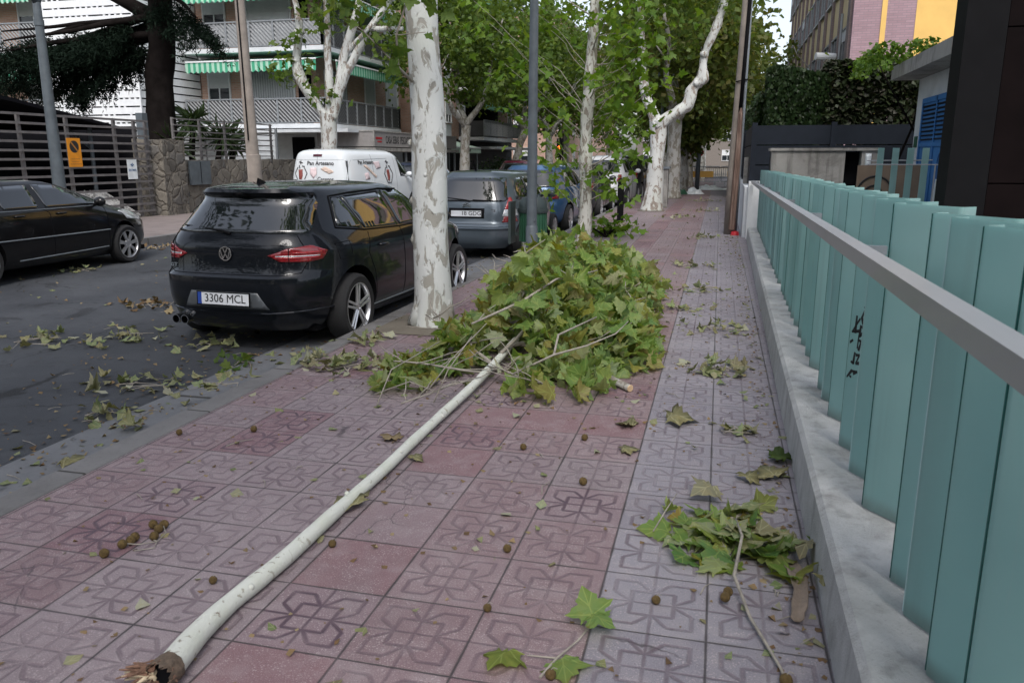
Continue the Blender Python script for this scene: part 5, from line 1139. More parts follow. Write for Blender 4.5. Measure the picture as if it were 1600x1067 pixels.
# unseen trees added behind and above the viewer, to darken light and car reflections
def wood():
    rg = np.random.default_rng(99); n = 14000; x = rg.uniform(-26,22,n); y = -10-rg.random(n)*16; h = 7.5+2.4*np.sin(x*0.7)+1.6*np.sin(x*1.9+1)
    z = 0.5+rg.random(n)**0.8*h; P = [np.column_stack([x,y,z])]; S = [rg.uniform(0.35,0.8,n)]; b = MB(); b.cur = 1
    for k,(cx,cy,cz,rx,ry,rz_) in enumerate([(-2.5,-1.2,7.0,3.4,3.0,2.0),(-2.4,-8.0,6.8,3.4,3.4,2.4),(-11.4,3.0,8.2,3.2,3.4,2.4),(-11.4,-4.0,7.6,3.4,3.4,2.4)]):
        q,_ = crown_points((cx,cy,cz),(rx,ry,rz_),110,26,0.45,rg,0.3); P.append(q); S.append(rg.uniform(0.16,0.26,len(q)))
        trunk_line(b,[(cx,cy,-0.02),(cx,cy,1.5),(cx+0.1,cy,3.5),(cx,cy,cz)],[0.2,0.18,0.16,0.06],k+60,14)
    for k in range(12): cx = -24+k*4; trunk_line(b,[(cx,-12-(k%3)*3,-0.05),(cx,-12-(k%3)*3,6)],[0.22,0.12],k,10)
    o = leaf_mesh('unseen_trees', np.vstack(P), np.concatenate(S), T_LOW, M['hedge'], None, mode='hang', rg=rg)
    tr = b.build('trunks', [M['hedge'], M['barkgrey']]); bm = bmesh.new(); bm.from_mesh(o.data); bm.from_mesh(tr.data); o.data.materials.append(M['barkgrey']); bm.to_mesh(o.data); bm.free(); bpy.data.objects.remove(tr)
    tag(o, 'unseen mass of trees added behind the camera, mirrored in the car glass', 'unseen_trees', kind='stuff')
wood()
# ------------------------------------------------------------------ vehicles
def pchip(xs, ys, q):
    xs = np.asarray(xs,float); ys = np.asarray(ys,float); q = np.asarray(q,float)
    h = np.diff(xs); d = np.diff(ys)/h; m = np.zeros_like(ys); m[0] = d[0]; m[-1] = d[-1]
    for i in range(1,len(xs)-1):
        if d[i-1]*d[i] > 0: w1 = 2*h[i]+h[i-1]; w2 = h[i]+2*h[i-1]; m[i] = (w1+w2)/(w1/d[i-1]+w2/d[i])
    i = np.clip(np.searchsorted(xs,q)-1,0,len(h)-1); t = (q-xs[i])/h[i]
    return (2*t**3-3*t**2+1)*ys[i]+(t**3-2*t**2+t)*h[i]*m[i]+(-2*t**3+3*t**2)*ys[i+1]+(t**3-t**2)*h[i]*m[i+1]
class Shell:
    """car body as stacked plan outlines: level rows are (z, rear y, front y, half width)"""
    def __init__(s, rows, L, nr=4.6, nf=3.6):
        a = np.array(rows,float); s.z, s.yr, s.yf, s.w = a.T; s.L = L; s.nr = nr; s.nf = nf; s.yc = L*0.47
    def lev(s, z):
        z = min(max(z, s.z[0]), s.z[-1]); return tuple(float(pchip(s.z, c, z)) for c in (s.yr, s.yf, s.w))
    def side(s, y, z, off=0.0, sg=1):
        yr, yf, w = s.lev(z); yc = min(max(s.yc, yr+0.05), yf-0.05)
        if y < yc: f = (1-min(1,((yc-y)/(yc-yr)))**s.nr)**(1/s.nr)
        else: f = (1-min(1,((y-yc)/(yf-yc)))**s.nf)**(1/s.nf)
        return Vector((sg*(w*f+off), y, z))
    def rear(s, x, z, off=0.0):
        yr, yf, w = s.lev(z); yc = min(max(s.yc, yr+0.05), yf-0.05); t = min(1,abs(x)/w)
        return Vector((x, yc-(yc-yr)*(1-t**s.nr)**(1/s.nr)-off, z))
    def front(s, x, z, off=0.0):
        yr, yf, w = s.lev(z); yc = min(max(s.yc, yr+0.05), yf-0.05); t = min(1,abs(x)/w)
        return Vector((x, yc+(yf-yc)*(1-t**s.nf)**(1/s.nf)+off, z))
    def ang(s, u, z, off=0.0, sg=1):
        """u = 0 rear centre .. 1 middle of the side .. 2 front centre"""
        yr, yf, w = s.lev(z); yc = min(max(s.yc, yr+0.05), yf-0.05); ph = u*math.pi/2
        if u <= 1:
            x = w*max(0,math.sin(ph))**(2/s.nr); y = yc-(yc-yr)*max(0,math.cos(ph))**(2/s.nr)
        else:
            x = w*max(0,math.sin(ph))**(2/s.nf); y = yc+(yf-yc)*max(0,-math.cos(ph))**(2/s.nf)
        r = math.hypot(x, (y-yc)*0.5)+1e-6
        nx = x/w; ny = (y-yc)/(yf-yr)*2; k = math.hypot(nx**3, ny**3)+1e-6
        return Vector((sg*(x+off*nx**3/k), y+off*ny**3/k, z))
    def u_rear(s, x, z):
        w = s.lev(z)[2]; return math.asin(min(1,(x/w))**(s.nr/2))*2/math.pi
    def u_side(s, y, z):
        yr, yf, w = s.lev(z); yc = min(max(s.yc, yr+0.05), yf-0.05)
        if y < yc: return math.acos(min(1,(yc-y)/(yc-yr))**(s.nr/2))*2/math.pi
        return 2-math.acos(min(1,(y-yc)/(yf-yc))**(s.nf/2))*2/math.pi
    def u_front(s, x, z):
        w = s.lev(z)[2]; return 2-math.asin(min(1,x/w)**(s.nf/2))*2/math.pi
    def body(s, name, mats, parent, wheels, rw, bottom_mat=True, nu=44):
        zs = []
        for a,b_ in zip(s.z[:-1], s.z[1:]): zs += list(np.linspace(a,b_,max(2,int((b_-a)/0.03)+1))[:-1])
        zs.append(s.z[-1]); b = MB(); us = list(np.linspace(0,2,nu+1)); n = 2*nu; rings = []
        for z in zs:
            ring = [s.ang(u,z,0,1) for u in us]+[s.ang(u,z,0,-1) for u in us[-2:0:-1]]; rings.append(ring)
        vs = [p for r in rings for p in r]; fs = []
        for i in range(len(zs)-1):
            for k in range(n): k2=(k+1)%n; fs.append((i*n+k,i*n+k2,(i+1)*n+k2,(i+1)*n+k))
        fs.append(tuple(range(n-1,-1,-1))); fs.append(tuple((len(zs)-1)*n+k for k in range(n)))
        b._add(vs,fs,0); o = b.build(name, mats, parent, True)
        cut = MB()
        for y in wheels:
            for sg in (-1,1): cut.tube([(sg*0.60,y,rw+0.02),(sg*1.25,y,rw+0.02)],rw+0.055,32,True)
        co = cut.build('cut', [mats[1]])
        md = o.modifiers.new('arches','BOOLEAN'); md.operation = 'DIFFERENCE'; md.solver = 'EXACT'; md.object = co; md.material_mode = 'TRANSFER'
        bpy.context.view_layer.update(); me = bpy.data.meshes.new_from_object(o.evaluated_get(bpy.context.evaluated_depsgraph_get()))
        old = o.data; o.modifiers.clear(); o.data = me; bpy.data.meshes.remove(old); bpy.data.objects.remove(co)
        me.set_sharp_from_angle(angle=R(32)); me.name = name
        return o
def densify(poly, step):
    out = []
    for i,(a,b_) in enumerate(zip(poly, poly[1:]+poly[:1])):
        n = max(1,int(math.dist(a,b_)/step)); out += [(a[0]+(b_[0]-a[0])*k/n, a[1]+(b_[1]-a[1])*k/n) for k in range(n)]
    return out
def inside(p, poly):
    c = False; j = len(poly)-1
    for i in range(len(poly)):
        if (poly[i][1] > p[1]) != (poly[j][1] > p[1]) and p[0] < (poly[j][0]-poly[i][0])*(p[1]-poly[i][1])/(poly[j][1]-poly[i][1])+poly[i][0]: c = not c
        j = i
    return c
def patch(name, poly, fn, m, parent, step=0.05, rim=None, rimfn=None):
    """fill a 2-D outline and lay it on the body with fn(a, b)"""
    pb = densify(poly, step); pts = [Vector(p) for p in pb]; n = len(pb)
    x0=min(p[0] for p in pb); x1=max(p[0] for p in pb); y0=min(p[1] for p in pb); y1=max(p[1] for p in pb)
    gx = x0+step/2
    while gx < x1:
        gy = y0+step/2
        while gy < y1:
            if inside((gx,gy),pb) and min((gx-p[0])**2+(gy-p[1])**2 for p in pb) > (step*0.4)**2: pts.append(Vector((gx,gy)))
            gy += step
        gx += step
    r = delaunay_2d_cdt(pts, [], [list(range(n))], 1, 1e-5)
    vs = [fn(v.x, v.y) for v in r[0]]; b = MB(); b._add(vs, [tuple(f) for f in r[2]])
    o = b.build(name, m, parent, True); sm = o.modifiers.new('thickness','SOLIDIFY'); sm.thickness = 0.004; sm.offset = 0
    return o
def line_on(name, segs, fn, m, parent, wd=0.006):
    for s_ in segs:
        pts = []
        for a,c in zip(s_[:-1],s_[1:]):
            n = max(1,int(math.dist(a,c)/0.06)); pts += [(a[0]+(c[0]-a[0])*k/n, a[1]+(c[1]-a[1])*k/n) for k in range(n)]
        pts.append(s_[-1]); b = MB(); b.tube([fn(*p) for p in pts], wd, 6); o = b.build(name, m, parent)
    return o
def wheel(parent, x, y, rw, width, sg, style, body_dark):
    """wheel > tyre, rim (with its spokes)"""
    wl = MB(); Mx = frame((x,y,rw),(0,1,0),(sg,0,0)); w2 = width/2; rr = rw*0.70
    prof = [(rr,-w2*0.9),(rw*0.90,-w2),(rw*0.98,-w2*0.75),(rw,-w2*0.4),(rw,w2*0.4),(rw*0.98,w2*0.75),(rw*0.90,w2),(rr,w2*0.9)]
    wl.lathe(prof, Mx, 40, closed=True); ty = wl.build('wheel', M['rubber'], parent, True, 50)
    b = MB(); b.lathe([(rr*0.97,w2*0.86),(rr*1.0,w2*0.93),(rr*1.03,w2*0.93),(rr*1.03,w2*0.5),(rr*0.95,w2*0.5)], Mx, 40, mi=0, closed=True)
    b.lathe([(0.0,w2*0.25),(rr*0.99,w2*0.25)], Mx, 32, mi=1); b.lathe([(0.0,w2*0.80),(0.035,w2*0.80),(0.04,w2*0.5)], Mx, 20, mi=0)
    if style == 'double':
        for k in range(5):
            for o_ in (-0.075,0.075):
                a = 2*math.pi*k/5+0.3; ca, sa = math.cos(a), math.sin(a); cb, sb = math.cos(a+o_*1.5), math.sin(a+o_*1.5)
                p0 = Mx @ Vector((ca*0.03-sa*o_*0.22, sa*0.03+ca*o_*0.22, w2*0.76)); p1 = Mx @ Vector((cb*rr*0.97, sb*rr*0.97, w2*0.84)); b.tube([p0,p1],[0.014,0.012],6,True,0)
    elif style == 'seven':
        for k in range(7):
            a = 2*math.pi*k/7+0.2; ca, sa = math.cos(a), math.sin(a)
            q = [(0.045,-0.020),(rr*0.96,-0.034),(rr*0.96,0.034),(0.045,0.020)]; P_ = [(u*ca-v*sa,u*sa+v*ca) for u,v in q]
            b.prism(P_, Mx @ Matrix.Translation((0,0,w2*0.70)), 0.02, 0)
        b.lathe([(0.0,w2*0.86),(0.07,w2*0.84),(0.078,w2*0.6)], Mx, 24, mi=0)
    else:
        for k in range(9):
            a = 2*math.pi*k/9; ca, sa = math.cos(a), math.sin(a); q = [(0.03,-0.013),(rr*0.96,-0.024),(rr*0.96,0.024),(0.03,0.013)]
            b.prism([(u*ca-v*sa,u*sa+v*ca) for u,v in q], Mx @ Matrix.Translation((0,0,w2*0.72)), 0.018, 0)
    b.build('rim', [M['alloy'], M['black']], ty, True, 40); return ty
def plate(parent, fn, txt, w_=0.52, h_=0.11, blue=True):
    o = fn(0,0); Mx = o
    b = MB(); b.box((0,0,0),(w_,h_,0.006)); b.v = [tuple(Mx @ Vector(p)) for p in b.v]; pl = b.build('number_plate', M['plate'], parent)
    if blue:
        b = MB(); b.box((-w_/2+0.022,0,0.004),(0.040,h_-0.008,0.002)); b.v = [tuple(Mx @ Vector(p)) for p in b.v]; b.build('blue_band', M['plateblue'], pl)
    b = MB(); vs, fs = text_mb(txt, 0.072, Mx @ Matrix.Translation((0.018,0,0.005)), 0.001, 0.0, 0.98); b._add(vs,fs); b.build('plate_characters', M['ink'], pl)
    b = MB()
    for (cx,cy,sx,sy) in ((0,h_/2,w_+0.012,0.008),(0,-h_/2,w_+0.012,0.008),(-w_/2,0,0.008,h_),(w_/2,0,0.008,h_)): b.box((cx,cy,0.001),(sx,sy,0.010))
    b.v = [tuple(Mx @ Vector(p)) for p in b.v]; b.build('plate_holder', M['black'], pl); return pl
def make_car(name, label, rows, L, paint, wh, rw=0.315, nr=4.6, nf=3.6, style='plain', spec=None, cat='car', track=0.78, group=None):
    s = Shell(rows, L, nr, nf); t = thing(name, label, cat, group=group); pm = paint
    bd = s.body('body', [pm, M['black']], t, wh, rw)
    for y in wh:
        for sg in (-1,1): wheel(t, sg*track, y, rw, 0.21, sg, style, True)
    b = MB()
    for sg in (-1,1):
        for y in wh: b.tube([(sg*0.62,y,rw),(sg*0.2,y,rw)],0.06,8)
    b.bx(-0.68,0.68,0.35,L-0.4,0.17,0.24); b.build('underbody', M['black'], t)
    return s, t, bd
def glazing(s, t, rearp=None, frontp=None, sides=(), gl=None):
    gl = gl or M['carglass']
    if rearp: patch('rear_window', rearp, lambda x,z: s.rear(x,z,0.004), gl, t, 0.06)
    if frontp: patch('windscreen', frontp, lambda x,z: s.front(x,z,0.004), gl, t, 0.07)
    for poly in sides:
        for sg in (1,-1): patch('side_window', poly if sg > 0 else list(reversed(poly)), lambda y,z: s.side(y,z,0.004,sg), gl, t, 0.07)
def lamps(s, t, name, poly, m, off=0.006, step=0.03, both=True):
    r = []
    for sg in ((1,-1) if both else (1,)): r.append(patch(name, poly if sg > 0 else list(reversed(poly)), lambda u,z: s.ang(u,z,off,sg), m, t, step))
    return r
def mirror(s, t, y, z, m, sg):
    p = s.side(y,z,0,sg); b = MB(); n = 12
    for (c,rx,ry,rz,) in ((p+Vector((sg*0.13,0.0,0.05)),0.10,0.07,0.075),):
        vs=[]; 
        for i in range(9):
            th = math.pi*i/8
            for k in range(n): ph = 2*math.pi*k/n; vs.append(c+Vector((math.sin(th)*math.cos(ph)*rx, math.sin(th)*math.sin(ph)*ry, math.cos(th)*rz)))
        b._add(vs,[(i*n+k,i*n+(k+1)%n,(i+1)*n+(k+1)%n,(i+1)*n+k) for i in range(8) for k in range(n)])
    b.tube([p,p+Vector((sg*0.1,0,0.02))],0.03,8); return b.build('mirror', m, t, True)
def handle(s, t, y, z, m, sg):
    b = MB(); b.tube([s.side(y-0.09,z,0.004,sg),s.side(y-0.05,z,0.032,sg),s.side(y+0.05,z,0.032,sg),s.side(y+0.10,z,0.004,sg)],[0.012,0.015,0.015,0.012],8); return b.build('door_handle', m, t, True)
def pmat(o): return o

# -- black hatchback in the foreground
P_GOLF = mat_paint('black_blue_car_paint', (0.003,0.0055,0.010), 0.2)
golf_rows = [(0.19,0.16,4.08,0.76),(0.26,0.07,4.20,0.83),(0.36,0.035,4.245,0.875),(0.48,0.005,4.255,0.893),(0.60,0.0,4.25,0.897),(0.665,0.006,4.24,0.897),(0.70,0.050,4.235,0.896),(0.80,0.072,4.18,0.895),(0.875,0.080,3.98,0.892),(0.905,0.076,3.80,0.884),(0.95,0.095,3.52,0.868),(1.0,0.125,3.22,0.848),(1.06,0.175,3.06,0.812),(1.15,0.262,2.86,0.762),(1.25,0.345,2.62,0.706),(1.325,0.395,2.40,0.660),(1.37,0.315,2.22,0.622),(1.40,0.325,2.02,0.575),(1.425,0.46,1.85,0.48),(1.442,0.66,1.68,0.34),(1.452,0.95,1.45,0.10)]
s, t, bd = make_car('parked_car', 'glossy black five-door hatchback parked at the kerb beside the thick plane trunk', golf_rows, 4.255, P_GOLF, (0.78,3.41), 0.318, 4.4, 3.4, 'double', track=0.785)
GOLF = t
patch('rear_window', [(-0.63,1.035),(0.63,1.035),(0.665,1.06),(0.60,1.27),(0.56,1.335),(-0.56,1.335),(-0.60,1.27),(-0.665,1.06)], lambda x,z: s.rear(x,z,0.004), M['carglass'], t, 0.06)
patch('windscreen', [(-0.66,1.08),(0.66,1.08),(0.50,1.37),(-0.50,1.37)], lambda x,z: s.front(x,z,0.004), M['carglass'], t, 0.07)
for sg in (1,-1):
    for poly in ([(0.66,1.075),(1.02,1.03),(0.90,1.31),(0.80,1.315)],[(1.06,1.03),(1.74,1.005),(1.68,1.345),(0.945,1.32)],[(1.80,1.005),(2.78,1.0),(2.62,1.09),(2.15,1.335),(1.76,1.347)]):
        patch('side_window', poly if sg > 0 else poly[::-1], lambda y,z: s.side(y,z,0.004,sg), M['carglass'], t, 0.06)
line_on('window_trim', [[(0.63,1.06),(1.04,1.012),(1.77,0.99),(2.84,0.985)],[(0.63,1.06),(0.78,1.328),(1.1,1.348),(1.75,1.362),(2.2,1.345)]], lambda y,z: s.side(y,z,0.004,1), M['black'], t, 0.007)
line_on('panel_gap', [[(1.08,0.99),(1.02,0.80),(1.12,0.62),(1.16,0.40),(1.16,0.28)],[(1.77,0.99),(1.80,0.7),(1.80,0.28)],[(2.86,0.97),(2.98,0.7),(2.98,0.30)],[(1.16,0.28),(2.98,0.30)],[(0.52,0.93),(0.72,0.94),(0.74,0.80),(0.56,0.79),(0.52,0.93)]], lambda y,z: s.side(y,z,0.0002,1), M['dark'], t, 0.0035)
line_on('tailgate_gap', [[(-0.60,1.02),(-0.72,0.86),(-0.66,0.71),(-0.55,0.69),(0.55,0.69),(0.66,0.71),(0.72,0.86),(0.60,1.02)]], lambda x,z: s.rear(x,z,0.0004), M['dark'], t, 0.0045)
line_on('bumper_crease', [[(-0.80,0.385),(-0.4,0.36),(0.4,0.36),(0.80,0.385)]], lambda x,z: s.rear(x,z,0.001), P_GOLF, t, 0.011)
line_on('sill_trim', [[(1.15,0.285),(3.0,0.30)]], lambda y,z: s.side(y,z,0.004,1), M['steel'], t, 0.009)
ur = s.u_rear
for sg in (1,-1):
    out = [(ur(0.40,0.86),0.858),(ur(0.56,0.90),0.915),(ur(0.70,0.92),0.938),(s.u_side(0.30,0.93),0.935),(s.u_side(0.42,0.90),0.885),(s.u_side(0.36,0.82),0.815),(ur(0.70,0.80),0.800),(ur(0.50,0.80),0.806)]
    tl = patch('tail_light', out if sg > 0 else out[::-1], lambda u,z: s.ang(u,z,0.007,sg), M['redlens'], t, 0.025)
    for (za,zb,m_,ua,ub) in ((0.832,0.843,M['redbright'],ur(0.47,0.84),s.u_side(0.33,0.84)),(0.873,0.884,M['redbright'],ur(0.60,0.88),s.u_side(0.36,0.88)),(0.846,0.856,M['clearlens'],ur(0.47,0.85),s.u_side(0.34,0.85))):
        pl = [(ua,za),(ub,za),(ub,zb),(ua,zb)]; patch('lens_strip', pl if sg > 0 else pl[::-1], lambda u,z: s.ang(u,z,0.0105,sg), m_, tl, 0.03)
    line_on('lamp_gap', [[(ur(0.575,0.90),0.92),(ur(0.575,0.80),0.803)]], lambda u,z: s.ang(u,z,0.0105,sg), M['dark'], tl, 0.004)
    hl = [(s.u_side(3.62,0.72),0.76),(s.u_side(3.70,0.80),0.86),(s.u_front(0.62,0.78),0.80),(s.u_front(0.45,0.72),0.70),(s.u_front(0.6,0.66),0.66)]
    patch('headlight', hl if sg > 0 else hl[::-1], lambda u,z: s.ang(u,z,0.006,sg), M['clearlens'], t, 0.03)
    mirror(s, t, 2.70, 0.98, P_GOLF, sg)
    for y in (1.30,2.20): handle(s, t, y, 0.855, P_GOLF, sg)
# plate recess, plate, badge, wiper, spoiler lamp, exhausts, aerial
rc = patch('plate_recess', [(-0.42,0.40),(0.42,0.40),(0.33,0.545),(-0.33,0.545)], lambda x,z: s.rear(x,z,0.003), plain('recess_plastic',(0.10,0.11,0.12),0.35), t, 0.05)
plate(t, lambda a,b_: frame((0,s.rear(0,0.48,0).y-0.016,0.485),(1,0,0),(0,-1,0.06)), '3306 MCL')
Mx = frame((0, s.rear(0,0.865,0).y-0.012, 0.865),(1,0,0),(0,-1,0.05))
b = MB(); b.lathe([(0.052,-0.002),(0.062,0.002),(0.062,0.007),(0.052,0.007)], Mx, 36, closed=True)
def bars(b, Mx, segs, wd, dep):
    for (x0,y0),(x1,y1) in segs:
        d = Vector((x1-x0,y1-y0)); n_ = Vector((-d.y,d.x)).normalized()*wd/2; q = [(x0-n_.x,y0-n_.y),(x1-n_.x,y1-n_.y),(x1+n_.x,y1+n_.y),(x0+n_.x,y0+n_.y)]; b.prism(q, Mx, dep)
bars(b, Mx, [((-0.022,0.047),(0,0.004)),((0,0.004),(0.022,0.047)),((-0.046,0.024),(-0.024,-0.044)),((-0.024,-0.044),(0,0.0)),((0,0.0),(0.024,-0.044)),((0.024,-0.044),(0.046,0.024))], 0.010, 0.006)
bg_ = b.build('badge', M['chrome'], t); b = MB(); b.lathe([(0,-0.004),(0.053,-0.001),(0.053,0.001),(0,0.001)], Mx, 30); b.build('badge_disc', M['black'], bg_)
b = MB(); vs, fs = text_mb('GTD', 0.032, frame((-0.56, s.rear(-0.56,0.745,0).y-0.004, 0.745),(1,0.03,0),(0,-1,0)), 0.002, 0.001, 1.2); b._add(vs,fs); b.build('model_lettering', M['steel'], t)
b = MB(); b.tube([s.rear(0.02,1.03,0.02),s.rear(-0.05,1.05,0.03),s.rear(-0.52,1.085,0.022)],[0.014,0.010,0.006],8); b.build('rear_wiper', M['black'], t)
b = MB(); b.tube([s.rear(-0.56,1.345,0.006),s.rear(0,1.36,0.008),s.rear(0.56,1.345,0.006)],0.016,8); b.build('spoiler_edge', M['black'], t)
b = MB(); b._add([(-0.022,0.62,1.43),(0.022,0.62,1.43),(0.008,0.74,1.447),(-0.008,0.74,1.447),(-0.005,0.62,1.488),(0.005,0.62,1.488)],[(0,1,5,4),(1,2,5),(0,4,3),(2,3,4,5),(3,2,1,0)]); b.build('shark_fin_aerial', M['black'], t)
for x in (-0.53,-0.44):
    b = MB(); b.lathe([(0.034,0.0),(0.040,0.0),(0.040,0.16),(0.034,0.16)], frame((x,0.015,0.275),(1,0,0),(0,1,0)), 20, closed=True); ex = b.build('exhaust_pipe', M['chrome'], t, True, 40)
    b = MB(); b.lathe([(0.0,0.05),(0.034,0.05)], frame((x,0.015,0.275),(1,0,0),(0,1,0)), 20); b.build('pipe_mouth', M['dark'], ex)
t.location = (-3.975, 5.80, ZR); t.rotation_euler = (0,0,R(-2.4)); t.scale = (0.975,0.975,0.975)

# -- black car on the far side of the road
P_BLK = mat_paint('black_car_paint', (0.0045,0.0048,0.006), 0.15)
tall_rows = [(0.19,0.16,4.25,0.76),(0.30,0.05,4.40,0.85),(0.42,0.0,4.43,0.872),(0.60,0.0,4.42,0.88),(0.72,0.04,4.33,0.88),(0.84,0.06,4.08,0.878),(0.92,0.07,3.76,0.868),(0.99,0.09,3.52,0.850),(1.05,0.12,3.36,0.825),(1.18,0.20,3.02,0.770),(1.32,0.29,2.66,0.705),(1.43,0.36,2.30,0.645),(1.49,0.36,2.0,0.59),(1.52,0.5,1.8,0.48),(1.545,0.8,1.5,0.12)]
tall_rows = [(z if z < 0.9 else 0.9+(z-0.9)*0.84,a,b_,w_) for z,a,b_,w_ in tall_rows]
ZQ = lambda p: [(a,z if z < 0.9 else 0.9+(z-0.9)*0.84) for a,z in p]
s, t, bd = make_car('parked_car', 'glossy black tall hatchback cut off by the left edge, showing its front wheel and headlight', tall_rows, 4.42, P_BLK, (0.55,3.40), 0.318, 4.6, 3.0, 'seven', track=0.775)
glazing(s, t, ZQ([(-0.6,1.1),(0.6,1.1),(0.52,1.42),(-0.52,1.42)]), ZQ([(-0.68,1.09),(0.68,1.09),(0.50,1.45),(-0.50,1.45)]), [ZQ(q) for q in [[(1.02,1.05),(1.62,1.045),(1.60,1.44),(0.95,1.42)],[(1.76,1.045),(2.93,1.04),(2.74,1.12),(2.10,1.42),(1.70,1.445)],[(0.42,1.09),(0.95,1.055),(0.86,1.40),(0.52,1.35)]]])
line_on('side_trim', [[(0.5,0.60),(3.0,0.60)]], lambda y,z: s.side(y,z,0.006,1), M['steel'], t, 0.010)
line_on('sill_trim', [[(1.15,0.30),(2.95,0.33)]], lambda y,z: s.side(y,z,0.003,1), M['steel'], t, 0.010)
line_on('panel_gap', [[(1.69,1.0),(1.78,0.95),(1.80,0.7),(1.80,0.30)],[(2.98,1.0),(2.98,0.32)]], lambda y,z: s.side(y,z,0.0004,1), M['dark'], t, 0.005)
line_on('belt_trim', [[(0.5,1.005),(2.95,1.0)]], lambda y,z: s.side(y,z,0.004,1), M['steel'], t, 0.006)
for sg in (1,-1):
    hl = [(s.u_side(3.42,0.80),0.74),(s.u_side(3.40,0.85),0.88),(s.u_side(3.62,0.90),0.905),(s.u_front(0.62,0.86),0.84),(s.u_front(0.50,0.72),0.70),(s.u_front(0.66,0.68),0.69)]
    patch('headlight', hl if sg > 0 else hl[::-1], lambda u,z: s.ang(u,z,0.006,sg), M['clearlens'], t, 0.03)
    tlp = [(ur(0.55,0.9),0.80),(ur(0.55,0.9),0.98),(s.u_side(0.3,0.95),0.98),(s.u_side(0.3,0.85),0.80)]; patch('tail_light', tlp if sg > 0 else tlp[::-1], lambda u,z: s.ang(u,z,0.006,sg), M['redlens'], t, 0.04)
    mirror(s, t, 2.76, 1.01, P_BLK, sg)
    for y in (1.22,2.0): handle(s, t, y, 0.93, P_BLK, sg)
Mx = frame(s.front(0,0.70,0.008),(-1,0,0),(0,1,0)); b = MB(); b.lathe([(0.05,0),(0.062,0),(0.062,0.008),(0.05,0.008)], Mx, 28, closed=True); b.build('badge', M['chrome'], t)
plate(t, lambda a,b_: frame(s.front(0,0.44,0.012),(-1,0,0),(0,1,0)), '    ')
t.location = (-9.74, 7.56, ZR); t.rotation_euler = (0,0,R(1.0)); t.scale = (0.93,0.93,0.93)

# -- silver-blue hatchback ahead
P_C3 = mat_paint('silver_blue_car_paint', (0.110,0.138,0.165), 0.4)
c3_rows = [(0.19,0.14,3.72,0.72),(0.30,0.03,3.83,0.79),(0.42,0.0,3.85,0.825),(0.58,0.0,3.84,0.832),(0.64,0.05,3.82,0.832),(0.80,0.075,3.70,0.834),(0.90,0.095,3.45,0.826),(0.98,0.115,3.2,0.812),(1.06,0.15,3.02,0.788),(1.20,0.225,2.72,0.735),(1.34,0.305,2.36,0.672),(1.44,0.36,2.02,0.610),(1.49,0.40,1.76,0.53),(1.515,0.58,1.55,0.40),(1.53,0.9,1.25,0.10)]
s, t, bd = make_car('parked_car', 'silver-blue small hatchback with a tall rounded roof, parked ahead of the glossy black one', c3_rows, 3.85, P_C3, (0.70,3.16), 0.30, 4.2, 3.0, 'plain', track=0.725)
patch('rear_window', [(-0.60,1.0),(0.60,1.0),(0.63,1.04),(0.545,1.40),(-0.545,1.40),(-0.63,1.04)], lambda x,z: s.rear(x,z,0.004), M['carglass'], t, 0.06)
glazing(s, t, None, [(-0.6,1.07),(0.6,1.07),(0.46,1.43),(-0.46,1.43)], [[(0.50,1.03),(1.12,0.985),(1.10,1.40),(0.80,1.385),(0.60,1.25)],[(1.18,0.98),(2.45,0.975),(2.3,1.1),(1.85,1.38),(1.16,1.405)]])
line_on('tailgate_gap', [[(-0.63,0.98),(-0.66,0.62),(0.66,0.62),(0.63,0.98)]], lambda x,z: s.rear(x,z,0.0004), M['dark'], t, 0.005)
line_on('bumper_trim', [[(-0.70,0.545),(0.0,0.545),(0.70,0.545)]], lambda x,z: s.rear(x,z,0.004), P_C3, t, 0.02)
line_on('panel_gap', [[(1.15,0.97),(1.16,0.3)],[(0.75,0.9),(0.98,0.6)]], lambda y,z: s.side(y,z,0.0004,1), M['dark'], t, 0.004)
for sg in (1,-1):
    a0 = s.u_rear(0.58,0.8); 
    for nm,za,zb,m_ in (('tail_light',0.87,1.07,M['redbright']),('tail_light',0.75,0.868,M['clearlens']),('tail_light',0.65,0.748,M['redlens'])):
        pl = [(s.u_rear(0.60,za) if za > 0.8 else s.u_rear(0.575,za),za),(s.u_rear(0.735 if za > 0.8 else 0.76,za),za),(s.u_rear(0.735 if zb < 0.9 else 0.66,zb),zb),(s.u_rear(0.60 if zb < 0.9 else 0.635,zb),zb)]
        patch(nm, pl if sg > 0 else pl[::-1], lambda u,z: s.ang(u,z,0.007,sg), m_, t, 0.03)
    mirror(s, t, 2.35, 1.0, P_C3, sg); handle(s, t, 1.3, 0.88, P_C3, sg); handle(s, t, 2.1, 0.88, P_C3, sg)
patch('plate_recess', [(-0.30,0.72),(0.30,0.72),(0.30,0.89),(-0.30,0.89)], lambda x,z: s.rear(x,z,0.003), M['black'], t, 0.05)
plate(t, lambda a,b_: frame((0,s.rear(0,0.80,0).y-0.014,0.80),(1,0,0),(0,-1,0.05)), '     18 GDG', blue=False)
Mx = frame((0, s.rear(0,0.935,0).y-0.008, 0.935),(1,0,0),(0,-1,0.1)); b = MB()
for dy in (0.0,0.035): bars(b, Mx, [((-0.065,-0.03+dy),(0.0,0.008+dy)),((0.0,0.008+dy),(0.065,-0.03+dy))], 0.014, 0.006)
b.build('badge', M['chrome'], t)
b = MB(); vs, fs = text_mb('C3', 0.04, frame((0.44, s.rear(0.44,0.85,0).y-0.006, 0.85),(1,-0.05,0),(0,-1,0)), 0.002, 0.001, 1.2); b._add(vs,fs); b.build('model_lettering', M['chrome'], t)
